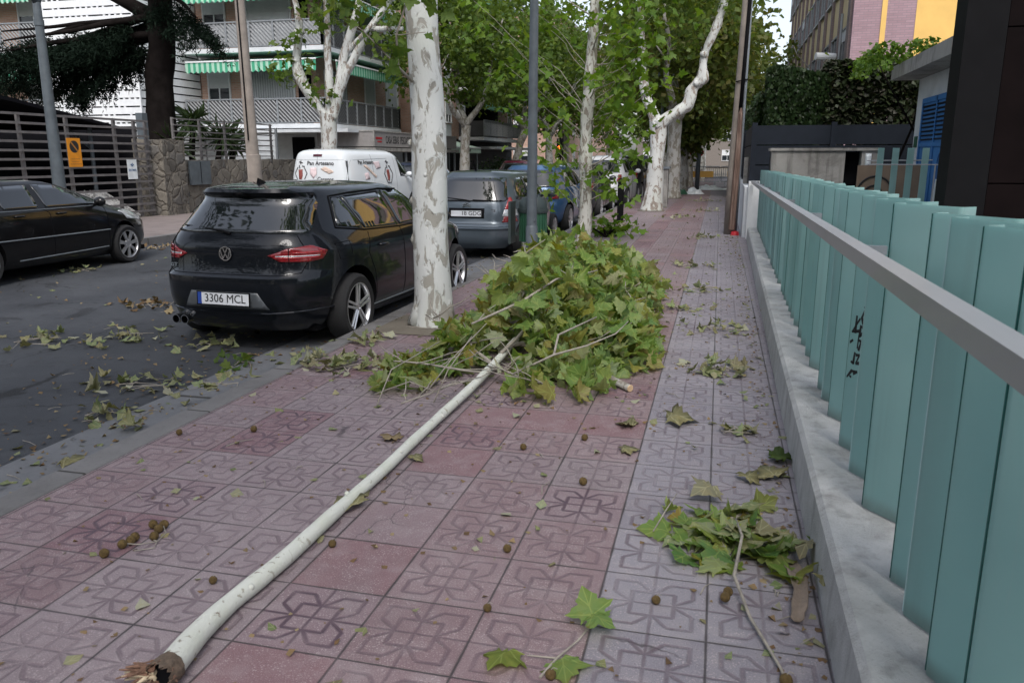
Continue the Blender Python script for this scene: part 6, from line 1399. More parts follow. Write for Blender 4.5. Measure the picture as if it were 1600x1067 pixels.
b = MB(); b.tube([s.rear(0.05,1.01,0.02),s.rear(-0.04,1.03,0.03),s.rear(-0.45,1.07,0.022)],[0.014,0.010,0.006],8); b.tube([s.rear(0.1,1.03,0.03),s.rear(0.42,1.02,0.02)],[0.009,0.006],8); b.build('rear_wiper', M['black'], t)
b = MB(); b.tube([(0,0.62,1.505),(0,0.60,1.54),(0,0.45,1.72)],[0.03,0.012,0.004],8); b.build('roof_aerial', M['black'], t)
t.location = (-3.93, 12.35, ZR); t.rotation_euler = (0,0,R(-0.5)); t.scale = (1,1,0.93)

# -- further parked cars: a plain hatchback kept as the pattern for copies
def simple_car(label, paint, loc, rz, rows=None, tall=0.0, L=4.1, group=None):
    rows = rows or [(0.20,0.14,3.95,0.76),(0.32,0.03,4.07,0.85),(0.45,0.0,4.1,0.87),(0.62,0.0,4.09,0.875),(0.70,0.05,4.06,0.875),(0.85,0.07,3.85,0.868),(0.93,0.09,3.45,0.855),(0.99,0.12,3.15,0.83),(1.12,0.22,2.80,0.765),(1.28,0.34,2.40,0.685),(1.40,0.42,2.0,0.61),(1.45,0.45,1.75,0.53),(1.475,0.6,1.6,0.40),(1.49,0.9,1.3,0.10)]
    rows = [(z*(1+tall) if z > 0.4 else z, a, b_, w_) for z,a,b_,w_ in rows]; k = 1+tall
    s, t, bd = make_car('parked_car', label, rows, L, paint, (0.75,3.30), 0.31+0.1*tall, 4.2, 3.0, 'plain', track=0.77, group=group)
    glazing(s, t, [(-0.62,1.01*k),(0.62,1.01*k),(0.54,1.36*k),(-0.54,1.36*k)], [(-0.62,1.03*k),(0.62,1.03*k),(0.47,1.38*k),(-0.47,1.38*k)], [[(0.62,1.02*k),(1.6,0.985*k),(1.58,1.375*k),(0.85,1.36*k)],[(1.67,0.985*k),(2.6,0.98*k),(2.42,1.1*k),(1.95,1.355*k),(1.63,1.38*k)]])
    for sg in (1,-1):
        pl = [(s.u_rear(0.56,0.8),0.76*k),(s.u_side(0.26,0.8),0.76*k),(s.u_side(0.30,0.9),0.96*k),(s.u_rear(0.62,0.9),0.96*k)]
        patch('tail_light', pl if sg > 0 else pl[::-1], lambda u,z: s.ang(u,z,0.006,sg), M['redlens'], t, 0.05); mirror(s, t, 2.5, 0.99*k, paint, sg)
    plate(t, lambda a,b_: frame((0,s.rear(0,0.72*k,0).y-0.02,0.76*k),(1,0,0),(0,-1,0.05)), '    ')
    line_on('panel_gap', [[(0.9,0.9),(1.05,0.6),(1.1,0.3)],[(1.63,0.97*k),(1.65,0.3)]], lambda y,z: s.side(y,z,0.0004,1), M['dark'], t, 0.005)
    t.location = loc; t.rotation_euler = (0,0,rz); return t
simple_car('blue hatchback parked behind the slim lamp post and green bin', mat_paint('blue_car_paint',(0.035,0.095,0.20),0.35), (-4.0,16.75,ZR), R(-1))
simple_car('dark grey car half hidden by the sprouting young plane', mat_paint('dark_grey_car_paint',(0.035,0.038,0.042),0.3), (-3.95,21.3,ZR), 0)
simple_car('white off-road car parked in line beyond the bollard', mat_paint('white_car_paint',(0.60,0.61,0.62)), (-3.75,25.9,ZR), R(-2), None, 0.13)
simple_car('black off-road car between the white one and the forked plane tree', mat_paint('deep_black_car_paint',(0.008,0.008,0.010)), (-3.7,30.6,ZR), R(-1), None, 0.14)
simple_car('silver car furthest up the kerb before the crossing', mat_paint('silver_car_paint',(0.33,0.34,0.35),0.5), (-3.8,35.4,ZR), 0)
simple_car('purple-red car parked on the far side of the road beyond the van', mat_paint('purple_red_car_paint',(0.14,0.02,0.045),0.2), (-9.75,38.0,ZR), 0)
simple_car('dark blue car on the far side right behind the white van', mat_paint('navy_car_paint',(0.012,0.02,0.045),0.2), (-9.75,24.4,ZR), 0)
simple_car('dark car standing in the shade under the carport', mat_paint('shaded_car_paint',(0.05,0.065,0.08),0.2), (-18.0,11.0,0), R(-90), None, 0.16)
# -- white bakery van
P_VAN = mat_paint('white_van_paint', (0.62,0.65,0.67), 0.0, 0.06)
van_rows = [(0.20,0.12,4.3,0.78),(0.32,0.02,4.44,0.86),(0.50,0.0,4.48,0.90),(0.75,0.01,4.44,0.912),(0.95,0.02,4.26,0.912),(1.05,0.025,4.05,0.905),(1.12,0.03,3.86,0.898),(1.25,0.045,3.66,0.880),(1.40,0.065,3.46,0.855),(1.55,0.09,3.25,0.825),(1.66,0.115,3.06,0.790),(1.74,0.15,2.86,0.74),(1.79,0.22,2.62,0.66),(1.82,0.36,2.3,0.52),(1.835,0.6,1.9,0.34),(1.845,0.9,1.5,0.10)]
s, t, bd = make_car('delivery_van', 'white small delivery van with bakery lettering and bread pictures on its rear doors and side', van_rows, 4.38, P_VAN, (0.85,3.55), 0.315, 8.0, 3.2, 'plain', cat='van', track=0.80)
glazing(s, t, None, [(-0.74,1.17),(0.74,1.17),(0.62,1.66),(-0.62,1.66)], [[(2.72,1.12),(3.66,1.10),(3.56,1.20),(3.12,1.58),(2.62,1.62)]])
line_on('panel_gap', [[(0.0,0.55),(0.0,1.78)],[(-0.76,1.56),(0.76,1.56)],[(-0.80,0.6),(-0.79,1.56)],[(0.80,0.6),(0.79,1.56)]], lambda x,z: s.rear(x,z,0.0005), M['rail'], t, 0.004)
line_on('side_gap', [[(2.45,1.66),(2.50,0.5)],[(1.3,1.70),(1.32,0.5)],[(0.45,1.555),(2.1,1.60)]], lambda y,z: s.side(y,z,0.0005,1), M['rail'], t, 0.004)
for sg in (1,-1):
    pl = [(s.u_rear(0.815,1.1),0.95),(s.u_side(0.22,1.1),0.95),(s.u_side(0.20,1.5),1.54),(s.u_rear(0.775,1.5),1.54)]
    patch('tail_light', pl if sg > 0 else pl[::-1], lambda u,z: s.ang(u,z,0.006,sg), M['carglass'], t, 0.05); mirror(s, t, 3.05, 1.12, P_VAN, sg)
patch('brake_lamp', [(-0.13,1.64),(0.13,1.64),(0.13,1.70),(-0.13,1.70)], lambda x,z: s.rear(x,z,0.006), plain('dark_red_lens',(0.08,0.02,0.03),0.2), t, 0.05)
ink = plain('faded_black_print',(0.05,0.05,0.055),0.6); brn = plain('brown_print',(0.22,0.055,0.045),0.6); bread = plain('bread_print',(0.60,0.47,0.40),0.7,0,0.3,12); pink = plain('pink_print',(0.64,0.52,0.53),0.7,0,0.2,9)
def hexlogo(fn, cx, cz, k=1.0):
    h = [(0,0.20),(0.17,0.02),(0,-0.26),(-0.17,0.02)]; h = [(-0.09,0.11),(-0.18,-0.04),(-0.07,-0.24),(0.09,-0.24),(0.19,-0.04),(0.10,0.11)]
    line_on('hexagon_print', [[(cx+x*k,cz+z*k) for x,z in h]], fn, ink, t, 0.011*k)
    patch('brown_print', [(cx+x*k,cz+z*k) for x,z in ((-0.07,0.05),(-0.05,-0.19),(0.02,-0.21),(0.06,-0.10),(0.05,0.06))], fn, brn, t, 0.05)
    line_on('cap_print', [[(cx-0.06*k,cz+0.24*k),(cx+0.05*k,cz+0.22*k)],[(cx-0.01*k,cz+0.27*k),(cx-0.01*k,cz+0.19*k)],[(cx+0.04*k,cz+0.14*k),(cx+0.11*k,cz+0.13*k)],[(cx-0.05*k,cz+0.16*k),(cx-0.03*k,cz+0.08*k)]], fn, ink, t, 0.013*k)
fr = lambda x,z: s.rear(x,z,0.007); fs_ = lambda y,z: s.side(y,z,0.007,1)
hexlogo(fr,-0.48,1.27); hexlogo(fs_,2.05,1.24,1.15)
patch('bread_print', [(0.10,1.34),(0.24,1.40),(0.45,1.31),(0.50,1.26),(0.36,1.22),(0.18,1.30)], fr, bread, t, 0.05); patch('pink_print', [(-0.20,1.36),(-0.02,1.38),(0.0,1.22),(-0.10,1.10),(-0.20,1.22)], fr, pink, t, 0.05)
patch('bread_print', [(0.85,1.42),(0.98,1.44),(1.45,1.14),(1.38,1.10)], fs_, bread, t, 0.05); patch('pink_print', [(1.35,1.50),(1.65,1.52),(1.70,1.36),(1.48,1.32)], fs_, pink, t, 0.05); patch('pink_print', [(0.85,1.22),(1.05,1.25),(1.08,1.08),(0.88,1.06)], fs_, pink, t, 0.05)
for tx, x, z, h in (('Pan Artesano',0.10,1.475,0.105),('Caseros',0.26,1.085,0.105)):
    b = MB(); vs, ff = text_mb(tx, h, frame((x, s.rear(x,z,0).y-0.008, z),(1,0,0),(0,-1,0.12)), 0.001, 0.003, 1.0); b._add(vs, ff); b.build('bakery_lettering', ink, t)
b = MB(); vs, ff = text_mb('Pan Artesano', 0.10, frame((s.side(1.05,1.50,0.008,1).x,1.0,1.50),(0,1,0),(1,0,0.25)), 0.001, 0.003, 1.0); b._add(vs, ff)
b.build('bakery_lettering', ink, t)
t.location = (-9.80, 18.55, ZR); t.rotation_euler = (0,0,R(-7))
# ------------------------------------------------------------------ the fallen branch
FB = thing('fallen_branch', 'long pale fallen plane branch lying along the pavement, its leafy crown against the thick trunk', 'branch', (-1.49, 1.72, 0))
def W(p): return (p[0]+1.49, p[1]-1.72, p[2])
path = [(-1.48,1.74,0.046),(-1.51,1.92,0.039),(-1.52,2.12,0.035),(-1.50,2.42,0.034),(-1.50,2.85,0.034),(-1.49,3.35,0.033),(-1.495,3.75,0.034),(-1.49,4.2,0.04),(-1.475,4.75,0.055),(-1.465,5.3,0.085),(-1.45,6.0,0.14),(-1.42,6.8,0.20),(-1.40,7.6,0.25)]
rad = [0.043,0.0365,0.0325,0.0305,0.0285,0.028,0.0275,0.027,0.028,0.027,0.025,0.021,0.016]
b = MB(); lg = trunk_line(b, [W(p) for p in path], rad, 3.0, 26, 0.10, 0, 7.0, 7)
for (i,a,s_) in ((16,0.6,0.011),(30,2.2,0.009),(38,1.0,0.008),(48,0.4,0.009),(9,1.8,0.009)):
    d = Vector((math.cos(a),0,math.sin(a))); q = Vector(lg[i])+d*0.030; b.tube([q-d*s_, q+d*s_*0.4, q+d*s_*0.9],[s_*1.4,s_,s_*0.4],8,True,None,0.3,i,30)
b.build('stem', M['log'], FB, True)
# splintered end: bark collar, dark hollow, torn fibres
b = MB(); r_ = random.Random(9); n = 34; ax = Vector((-0.06,-1,0.05)).normalized(); u = ax.orthogonal().normalized(); v = ax.cross(u); c0 = Vector(W((-1.477,1.745,0.047)))
ri = []; 
for (dd, rr) in ((-0.012,0.043),(0.02,0.048),(0.045,0.046)):
    ri.append([c0+ax*(dd+(r_.uniform(-0.014,0.022) if dd > 0.04 else 0))+(u*math.cos(6.283*k/n)+v*math.sin(6.283*k/n))*rr*(1+0.10*mnoise.noise(Vector((k*0.5,dd*9,2)))) for k in range(n)])
ri.append([c0+ax*(0.048+r_.uniform(-0.01,0.01))+(u*math.cos(6.283*k/n)+v*math.sin(6.283*k/n))*0.042*r_.uniform(0.92,1.04) for k in range(n)])
ri.append([c0+ax*(0.020)+(u*math.cos(6.283*k/n)+v*math.sin(6.283*k/n))*0.040*r_.uniform(0.94,1.0) for k in range(n)])
b._add([p for r in ri[:4] for p in r],[(i*n+k,i*n+(k+1)%n,(i+1)*n+(k+1)%n,(i+1)*n+k) for i in range(3) for k in range(n)]); b._add(ri[3]+ri[4],[(k,(k+1)%n,n+(k+1)%n,n+k) for k in range(n)]+[tuple(range(n,2*n))],1)
for k in range(30):
    a = r_.uniform(0,6.28); rr = r_.uniform(0.038,0.047); p = c0+ax*0.03+(u*math.cos(a)+v*math.sin(a))*rr; p.z = max(p.z, 0.012)
    e = p+ax*r_.uniform(0.012,0.032)+Vector((r_.uniform(-0.02,0.02),0,r_.uniform(-0.01,0.015))); b.tube([p,e],[r_.uniform(0.002,0.005),0.001],5,True,2)
for k in range(26):
    p = c0+ax*0.03+Vector((-r_.uniform(0.025,0.05), 0, r_.uniform(-0.04,0.01))); p.z = max(0.01,p.z); e = p+Vector((-r_.uniform(0.02,0.09),-r_.uniform(0.0,0.05),r_.uniform(-0.02,0.02))); e.z = max(0.008,e.z); b.tube([p,(p+e)/2+Vector((0,0,0.008)),e],[r_.uniform(0.005,0.010),0.006,0.002],6,True,2 if k % 3 else 3)
b.build('splintered_end', [plain('torn_bark',(0.13,0.095,0.07),0.9,0,0.5,40,bump=0.8),M['dark'],plain('torn_heartwood',(0.22,0.125,0.085),0.9,0,0.45,50,bump=0.8),plain('pale_fibre',(0.48,0.40,0.28),0.9,0,0.3,50)], FB, True, 50)
# side branches and twigs
b = MB(); TW = []
br = [((-1.45,6.0,0.16),(-2.05,8.3,0.45),0.020),((-1.44,6.3,0.18),(-0.75,8.5,0.42),0.020),((-1.46,5.6,0.12),(-0.62,7.0,0.30),0.016),((-1.47,5.2,0.09),(-2.2,5.9,0.28),0.016),((-1.42,6.8,0.2),(-1.6,9.6,0.40),0.018),((-1.40,7.4,0.24),(-1.0,10.0,0.22),0.016),((-1.45,5.9,0.2),(-1.75,7.2,0.72),0.018),((-1.46,5.4,0.12),(-1.05,6.6,0.52),0.014),((-1.47,5.0,0.08),(-2.05,4.85,0.16),0.010),((-1.47,4.9,0.08),(-1.75,4.15,0.10),0.008),((-1.48,5.1,0.1),(-0.95,4.75,0.09),0.008),((-1.45,5.7,0.12),(-0.75,5.6,0.12),0.012),((-1.43,6.5,0.2),(-0.6,7.6,0.25),0.014),((-1.43,6.3,0.2),(-2.1,7.2,0.5),0.014),((-1.4,7.2,0.3),(-1.5,8.2,0.75),0.014)]
for k,(p,q,r) in enumerate(br):
    P0 = Vector(W(p)); Q0 = Vector(W(q)); limb(b,P0,Q0,r,0.005,7,0.10,k*2.3,None,8,0.15); TW.append((P0,Q0))
    for j in range(6):
        f = 0.25+0.13*j; m = P0.lerp(Q0,f); e = m+Vector((random.uniform(-0.35,0.35),random.uniform(-0.25,0.4),random.uniform(0.0,0.22))); e.z = max(0.02,e.z); limb(b,m,e,r*0.45,0.003,4,0.15,k*7+j,None,6,0)
b.tube([W((-1.60,5.15,0.38)),W((-1.35,5.6,0.47)),W((-1.18,6.0,0.58)),W((-1.02,6.15,0.60)),W((-0.9,6.3,0.62))],[0.007,0.010,0.008,0.006,0.004],8,True,None,0.2,2,9)
b.tube([W((-1.25,4.95,0.10)),W((-1.0,5.05,0.22)),W((-0.8,5.15,0.27)),W((-0.62,5.25,0.34)),W((-0.55,5.4,0.40))],[0.007,0.008,0.006,0.005,0.003],8,True,None,0.2,5,9); b.tube([W((-1.0,5.05,0.22)),W((-1.02,5.3,0.30)),W((-0.8,5.6,0.38))],[0.008,0.008,0.005],8)
for (a,c,d) in (((-1.72,4.55,0.05),(-1.62,4.75,0.22),(-1.45,5.0,0.42)),((-1.58,4.3,0.07),(-1.52,4.4,0.25),(-1.43,4.6,0.42)),((-2.05,4.5,0.03),(-1.85,4.6,0.1),(-1.55,4.5,0.05)),((-1.95,4.3,0.02),(-1.93,4.5,0.2),(-1.75,4.9,0.3))): b.tube([W(a),W(c),W(d)],[0.005,0.004,0.003],6)
b.build('twigs', M['twig'], FB, True)
rg = np.random.default_rng(11)
def pile(n, cx, cy, hw, hl, H, lo=0.35, sk=0.0):
    out = []
    while len(out) < n:
        u, v_ = rg.uniform(-1,1,2); q = u*u+v_*v_
        if q > 1: continue
        x = cx+hw*u+sk*v_; y = cy+hl*v_; bump_ = 0.80+0.45*mnoise.noise(Vector((x*1.9,y*1.5,3.1))); h = H*(1-q)**0.55*bump_; f = rg.uniform(lo,1.0)
        out.append((x,y,max(0.03,h*f)))
    return np.array(out)
P = np.vstack([pile(1250,-1.28,7.3,0.82,2.2,1.0,0.40,-0.08), pile(430,-0.98,6.4,0.58,1.3,0.66,0.42), pile(230,-1.2,9.0,0.75,1.3,0.45,0.4), pile(180,-1.78,5.7,0.30,0.6,0.44,0.3), pile(70,-1.98,4.95,0.25,0.36,0.22,0.1), pile(60,-1.05,5.0,0.48,0.36,0.16,0.05), pile(190,-0.85,6.0,0.50,0.75,0.42,0.3)])
P = P[~((np.abs(P[:,0]+1.46-0.02*(P[:,1]-5)) < 0.15) & (P[:,1] < 5.75) & (P[:,1] > 4.2))]
a = rg.uniform(0,6.283,len(P)); D = np.stack([np.cos(a), np.sin(a)-0.35, rg.normal(-0.40,0.60,len(P))],1)
P[:,2] = np.maximum(P[:,2], 0.06)
lf = leaf_mesh('leaves', P-np.array([-1.49,1.72,0]), rg.uniform(0.065,0.145,len(P)), T_FINE, M['leafpile'], FB, mode='up', D=D, curl=0.85, rg=rg, jit=1.05)
co = np.empty(len(lf.data.vertices)*3, np.float32); lf.data.vertices.foreach_get('co', co); co = co.reshape(-1,3); low = co[:,2] < 0.006; co[low,2] = 0.006+np.abs(co[low,2])*0.03; lf.data.vertices.foreach_set('co', co.ravel()); lf.data.update()
rg2 = np.random.default_rng(12); P = pile(130,-1.3,6.9,0.8,2.1,0.55,0.2); leaf_mesh('withered_leaves', P-np.array([-1.49,1.72,0]), rg2.uniform(0.07,0.13,len(P)), T_FINE, M['leafground'], FB, mode='rand', curl=1.1, rg=rg2)
# second cut branch
t = thing('broken_branch', 'short pale broken branch poking out of the right side of the leafy pile', 'branch', (-0.70,5.28,0))
b = MB(); b.tube([(-0.26,0.30,0.10),(-0.12,0.10,0.07),(0.02,-0.02,0.038),(0.21,-0.23,0.026)],[0.030,0.028,0.026,0.024],12,True,None,0.12,4,8); b.build('stem', M['barkgrey'], t, True)
b = MB(); b.lathe([(0.0,0.004),(0.022,0.004),(0.025,0)], frame((0.212,-0.232,0.026),(1,1,0),(0.66,-0.74,-0.05)), 14); b.build('cut_end', plain('pale_cut_wood',(0.50,0.36,0.22),0.8), t)

# ------------------------------------------------------------------ loose leaves, clumps, seed balls, litter
def clump(label, x, y, z, r, n, m='leafground', h=0.06, size=(0.035,0.088), twig=True, seed=0, mode='flat', asp=1.0, cat='leaf clump', name='leaf_clump'):
    rg = np.random.default_rng(seed+500); t = thing(name, label, cat, (x,y,z)); 
    q = rg.normal(size=(n,2))*np.array([r*asp,r])*0.50; zz = 0.012+h*np.exp(-(q**2).sum(1)/(r*r*0.5))*rg.random(n)
    k = 'flat'; a = rg.uniform(0,6.283,n); D = np.stack([np.cos(a),np.sin(a),np.abs(rg.normal(0.05,0.15,n))],1)
    o = leaf_mesh('leaves', np.column_stack([q,zz]), rg.uniform(*size,n), T_FINE, M[m], t, mode='up', D=D, curl=1.1, rg=rg, jit=0.6)
    co = np.empty(len(o.data.vertices)*3, np.float32); o.data.vertices.foreach_get('co', co); co = co.reshape(-1,3); low = co[:,2] < 0.005; co[low,2] = 0.005+0.04*np.abs(co[low,2]); o.data.vertices.foreach_set('co', co.ravel()); o.data.update()
    if twig:
        b = MB()
        for k in range(4): a = rg.uniform(0,6.28); L = r*rg.uniform(0.5,1.1); c = rg.normal(size=2)*r*0.2; b.tube([(c[0]-math.cos(a)*L*0.5,c[1]-math.sin(a)*L*0.5,0.012),(c[0]+rg.normal()*0.03,c[1]+rg.normal()*0.03,0.03),(c[0]+math.cos(a)*L*0.5,c[1]+math.sin(a)*L*0.5,0.012)],[0.005,0.004,0.002],6)
        b.build('twig', M['twig'], t)
    return t
CL = [('large clump of wilted leaves on the road just beyond the gutter',-3.95,4.75,ZR,0.32,22,'leafground',0.10,1.3),
 ('green leaf tuft at the gutter edge behind the black hatchback',-3.68,5.45,ZR,0.20,14,'leafmid',0.12,1.0),
 ('leaf clump with a thin twig under the rear bumper of the black hatchback',-4.30,6.05,ZR,0.30,16,'leafground',0.08,1.2),
 ('long scatter of leaves across the middle of the road',-5.25,6.1,ZR,0.42,20,'leafground',0.05,1.5),
 ('small leaf clump in the road near the left edge of the view',-5.9,5.75,ZR,0.40,16,'leafground',0.05,1.3),
 ('browning leaf clump on the asphalt left of the gutter',-3.78,4.12,ZR,0.17,9,'leafground',0.06,1.0),
 ('two pale leaves lying in the gutter close to the kerb',-3.40,3.92,ZR+0.012,0.09,4,'leafground',0.05,1.0),
 ('flat green leaves on the kerb beside the large road clump',-3.2,4.5,0.004,0.20,9,'leafground',0.03,0.8),
 ('leaf clump on the kerb in front of the tree pit',-2.85,5.25,0.0,0.30,22,'leafground',0.06,1.0),
 ('heap of pale leaves between the kerb and the fallen crown',-2.55,5.15,0.0,0.32,24,'leafground',0.09,1.0),
 ('leaves strewn over the tree pit at the foot of the thick trunk',-2.75,6.0,0.0,0.28,16,'leafground',0.05,0.8),
 ('light brown dry leaves drifted on the road left of the black hatchback',-6.05,7.55,ZR,0.42,30,'leafdry',0.05,1.3),
 ('small leaf pile on the road beside the black car on the far side',-9.0,9.75,ZR,0.30,14,'leafground',0.06,1.2),
 ('spread of green leaves on grey tiles by the low wall, right of the fallen crown',0.08,5.75,0.0,0.27,22,'leafground',0.06,0.9),
 ('few pale leaves on the grey tiles, nearer than the green spread',0.20,4.42,0.0,0.15,7,'leafground',0.04,1.0),
 ('leaves against the low wall behind the green spread',0.10,7.2,0.0,0.26,15,'leafground',0.04,1.0),
 ('leaf clump in the middle of the pavement beyond the fallen crown',-0.36,11.5,0.0,0.36,20,'leafground',0.06,1.0),
 ('leaf clump on the pavement between the young plane and the tall grey pole',-0.22,15.7,0.0,0.42,18,'leafground',0.08,1.0),
 ('thin scatter of leaves on the pavement right of the fallen crown',-0.15,9.4,0.0,0.34,14,'leafground',0.04,1.0),
 ('thin scatter of leaves level with the front of the fallen crown',-0.25,8.1,0.0,0.28,10,'leafground',0.03,1.0),
 ('leaf drift behind the slender young plane at the bollard',-2.0,17.8,0.0,0.50,28,'leafground',0.10,1.0),
 ('scattered leaves on the pavement beside the forked plane tree',-0.9,21.0,0.0,0.6,20,'leafground',0.06,1.0),
 ('leaf clump far up the pavement near the tall grey pole',-0.2,23.5,0.0,0.45,22,'leafground',0.12,1.0),
 ('leaf clump on the pavement just past the fallen crown, kerb side',-1.75,12.3,0.0,0.45,24,'leafground',0.08,1.0),
 ('scattered leaves in front of the white bag on the pavement',-0.6,29.0,0.0,0.7,24,'leafground',0.08,1.0),
 ('dry leaves gathered at the kerb of the far pavement',-10.0,12.6,ZR,0.45,22,'leafdry',0.05,1.2)]
for i,(l,x,y,z,r,n,m,h,asp) in enumerate(CL): clump(l,x,y,z,r,int(n*1.35),m,h,seed=i,asp=asp)
# the near pile by the wall, with its long twig and seed balls
t = clump('large near pile of green and faded leaves with a long twig, beside the glass fence',0.16,3.03,0.0,0.31,52,'leafpile',0.07,(0.06,0.13),False,77,asp=1.0)
leaf_mesh('faded_leaves', np.column_stack([np.random.default_rng(3).normal(size=(16,2))*0.13, np.random.default_rng(4).uniform(0.02,0.09,16)]), 0.12, T_FINE, M['leafground'], t, mode='flat', curl=0.6)
b = MB(); b.tube([(-0.02,0.05,0.09),(0.00,-0.12,0.10),(-0.03,-0.34,0.05),(0.02,-0.55,0.02),(0.10,-0.80,0.015),(0.13,-0.98,0.012)],[0.004,0.006,0.007,0.006,0.005,0.004],8,True,None,0.2,1,20); b.tube([(-0.16,0.02,0.03),(-0.04,0.10,0.06),(0.05,0.16,0.08)],[0.012,0.011,0.009],8,True,None,0.2,3,20); b.tube([(-0.34,0.0,0.02),(-0.30,0.12,0.06),(-0.26,0.22,0.10)],[0.003,0.003,0.002],6)
b.build('twig', M['twig'], t, True)
def ball_mesh(b, c, r, seed):
    n, k = 16, 10; vs = []
    for i in range(k+1):
        th = math.pi*i/k
        for j in range(n):
            ph = 2*math.pi*j/n; d = Vector((math.sin(th)*math.cos(ph),math.sin(th)*math.sin(ph),math.cos(th))); vs.append(Vector(c)+d*r*(1+0.09*mnoise.noise(d*7+Vector((seed,0,0)))))
    b._add(vs,[(i*n+j,i*n+(j+1)%n,(i+1)*n+(j+1)%n,(i+1)*n+j) for i in range(k) for j in range(n)])
for i,(x,y,r) in enumerate([(-0.05,-0.42,0.017),(-0.06,-0.46,0.017),(-0.20,0.02,0.015),(-0.08,0.04,0.014)]):
    b = MB(); ball_mesh(b,(x,y,0.018 if i > 1 else 0.03),r,i); b.build('seed_ball', M['seedball'], t, True)
t = thing('seed_cluster', 'bunch of brown seed balls on thin stalks, lying left of the fallen stem', 'seed cluster', (-2.15,2.45,0))
for i,(x,y) in enumerate([(-0.045,0.135),(0.00,0.145),(0.005,0.105),(-0.04,0.02),(-0.035,-0.01),(-0.045,-0.045),(0.03,0.045),(-0.06,-0.125)]):
    b = MB(); ball_mesh(b,(x,y,0.019),0.0185,i+20); b.build('seed_ball', M['seedball'], t, True)
b = MB(); b.tube([(0.0,0.14,0.02),(0.05,0.09,0.012),(0.055,0.03,0.006),(0.01,-0.02,0.012),(-0.04,-0.04,0.02)],0.0022,6); b.tube([(0.055,0.03,0.006),(0.02,0.035,0.012)],0.002,6); b.tube([(0.055,0.03,0.006),(0.08,-0.02,0.006),(0.02,-0.06,0.006)],0.002,6); b.build('stalk', M['twig'], t)
for i,(l,x,y) in enumerate([('single seed ball just left of the fallen stem, near its splintered end',-1.69,2.26),('single seed ball on the right side of the fallen stem',-1.40,2.62),('seed ball on the red tiles midway between the fallen stem and the grey tile band',-0.72,2.75),('seed ball below the leafy crown on the reddish tiles',-0.92,3.85),('seed ball furthest from the camera beside the joint of the grey tiles',-0.63,4.07),('seed ball on a pale red tile near the grey band, between two others',-0.54,3.47),('seed ball beside a dark chip in the foreground centre',-0.68,2.33),('split seed ball on the first grey tile',-0.13,2.52),('seed ball at the bottom edge beside the leafy sprig',-0.40,2.03),('dark seed ball lying close to the kerb joint',-2.82,3.6),('seed ball on the red tiles near the kerb, beyond the bunch',-2.45,3.75),('seed ball at the end of the long twig by the low wall',0.27,2.17)]):
    b = MB(); ball_mesh(b,(0,0,0.018),0.0185,i+40); t = thing('seed_ball', l, 'seed ball', (x,y,0)); t.scale = (0.8+0.05*(i*7%6),)*3; b.build('ball', M['seedball'], t, True)
    b = MB(); b.tube([(0.0,0,0.034),(0.008,0.006,0.042),(0.02,0.01,0.035)],0.0016,5); b.build('stalk', M['twig'], t)
def one_leaf(label, x, y, z, s_, hd, m='leafground', curl=0.4, lift=0.0, seed=0):
    rg = np.random.default_rng(seed+900); o = leaf_mesh('fallen_leaf', np.zeros((1,3)), s_, T_FINE, M[m], None, mode='flat', D=np.array([[math.cos(hd),math.sin(hd),lift]]), curl=curl, rg=rg)
    zm = min(v.co.z for v in o.data.vertices); o.location = (x,y,z-zm+0.003); md = o.modifiers.new('thickness','SOLIDIFY'); md.thickness = 0.001; return tag(o, label, 'leaf')
for i,(l,x,y,z,s_,hd,m) in enumerate([('pale green leaf lying alone right of the fallen stem',-1.46,2.94,0,0.13,2.6,'leafground'),('whitish upturned leaf on the grey tiles, left of the joint',-0.20,4.50,0,0.17,0.1,'leafground'),('small cream leaf on the red tiles just below the grey joint',-0.41,3.95,0,0.10,0.3,'leafground'),('cream leaf beside a seed ball near the broken branch',-0.40,4.36,0,0.11,2.9,'leafground'),('dark green leaf against the low wall',0.34,4.02,0,0.14,0.0,'leafmid'),('pale green leaf nearest the low wall behind the large pile',0.33,3.74,0,0.14,2.0,'leafground'),('small light leaf left of the one nearest the low wall',0.20,3.68,0,0.10,1.0,'leafground'),('yellowish leaf in the gutter at the left edge',-3.15,3.02,ZR+0.012,0.11,0.6,'leafground'),('pale leaf lying on the gutter stones',-3.36,3.35,ZR+0.012,0.13,0.2,'leafground'),('tan leaf beside the fallen stem, far part',-1.62,3.82,0,0.11,3.0,'leafdry'),('white dry leaf curl next to the fallen stem',-1.42,3.55,0,0.07,1.2,'leafground')]): one_leaf(l,x,y,z,s_,hd,m,seed=i)
t = thing('leafy_sprig', 'sprig with three green leaves at the bottom edge, left of the grey tile band', 'sprig', (-0.45,2.08,0))
b = MB(); b.tube([(0.02,-0.06,0.008),(0.05,0.04,0.010),(0.10,0.14,0.016),(0.13,0.22,0.03)],[0.004,0.004,0.003,0.002],6); b.tube([(0.05,0.04,0.010),(-0.04,0.03,0.012)],[0.003,0.002],6); b.build('twig', M['twig'], t)
leaf_mesh('leaves', np.array([[-0.10,0.03,0.02],[0.07,0.03,0.02],[0.13,0.24,0.05],[0.13,0.23,0.05]]), np.array([0.115,0.11,0.10,0.09]), T_FINE, M['leafpile'], t, mode='up', D=np.array([[-0.3,-0.9,0.10],[0.25,-0.9,0.06],[-0.4,0.5,0.55],[0.85,-0.35,-0.05]]), curl=0.4, jit=0.1, rg=np.random.default_rng(8))
t = thing('bark_piece', 'flat strip of grey-brown bark lying against the foot of the low wall', 'bark', (0.345,2.72,0))
b = MB(); g = []
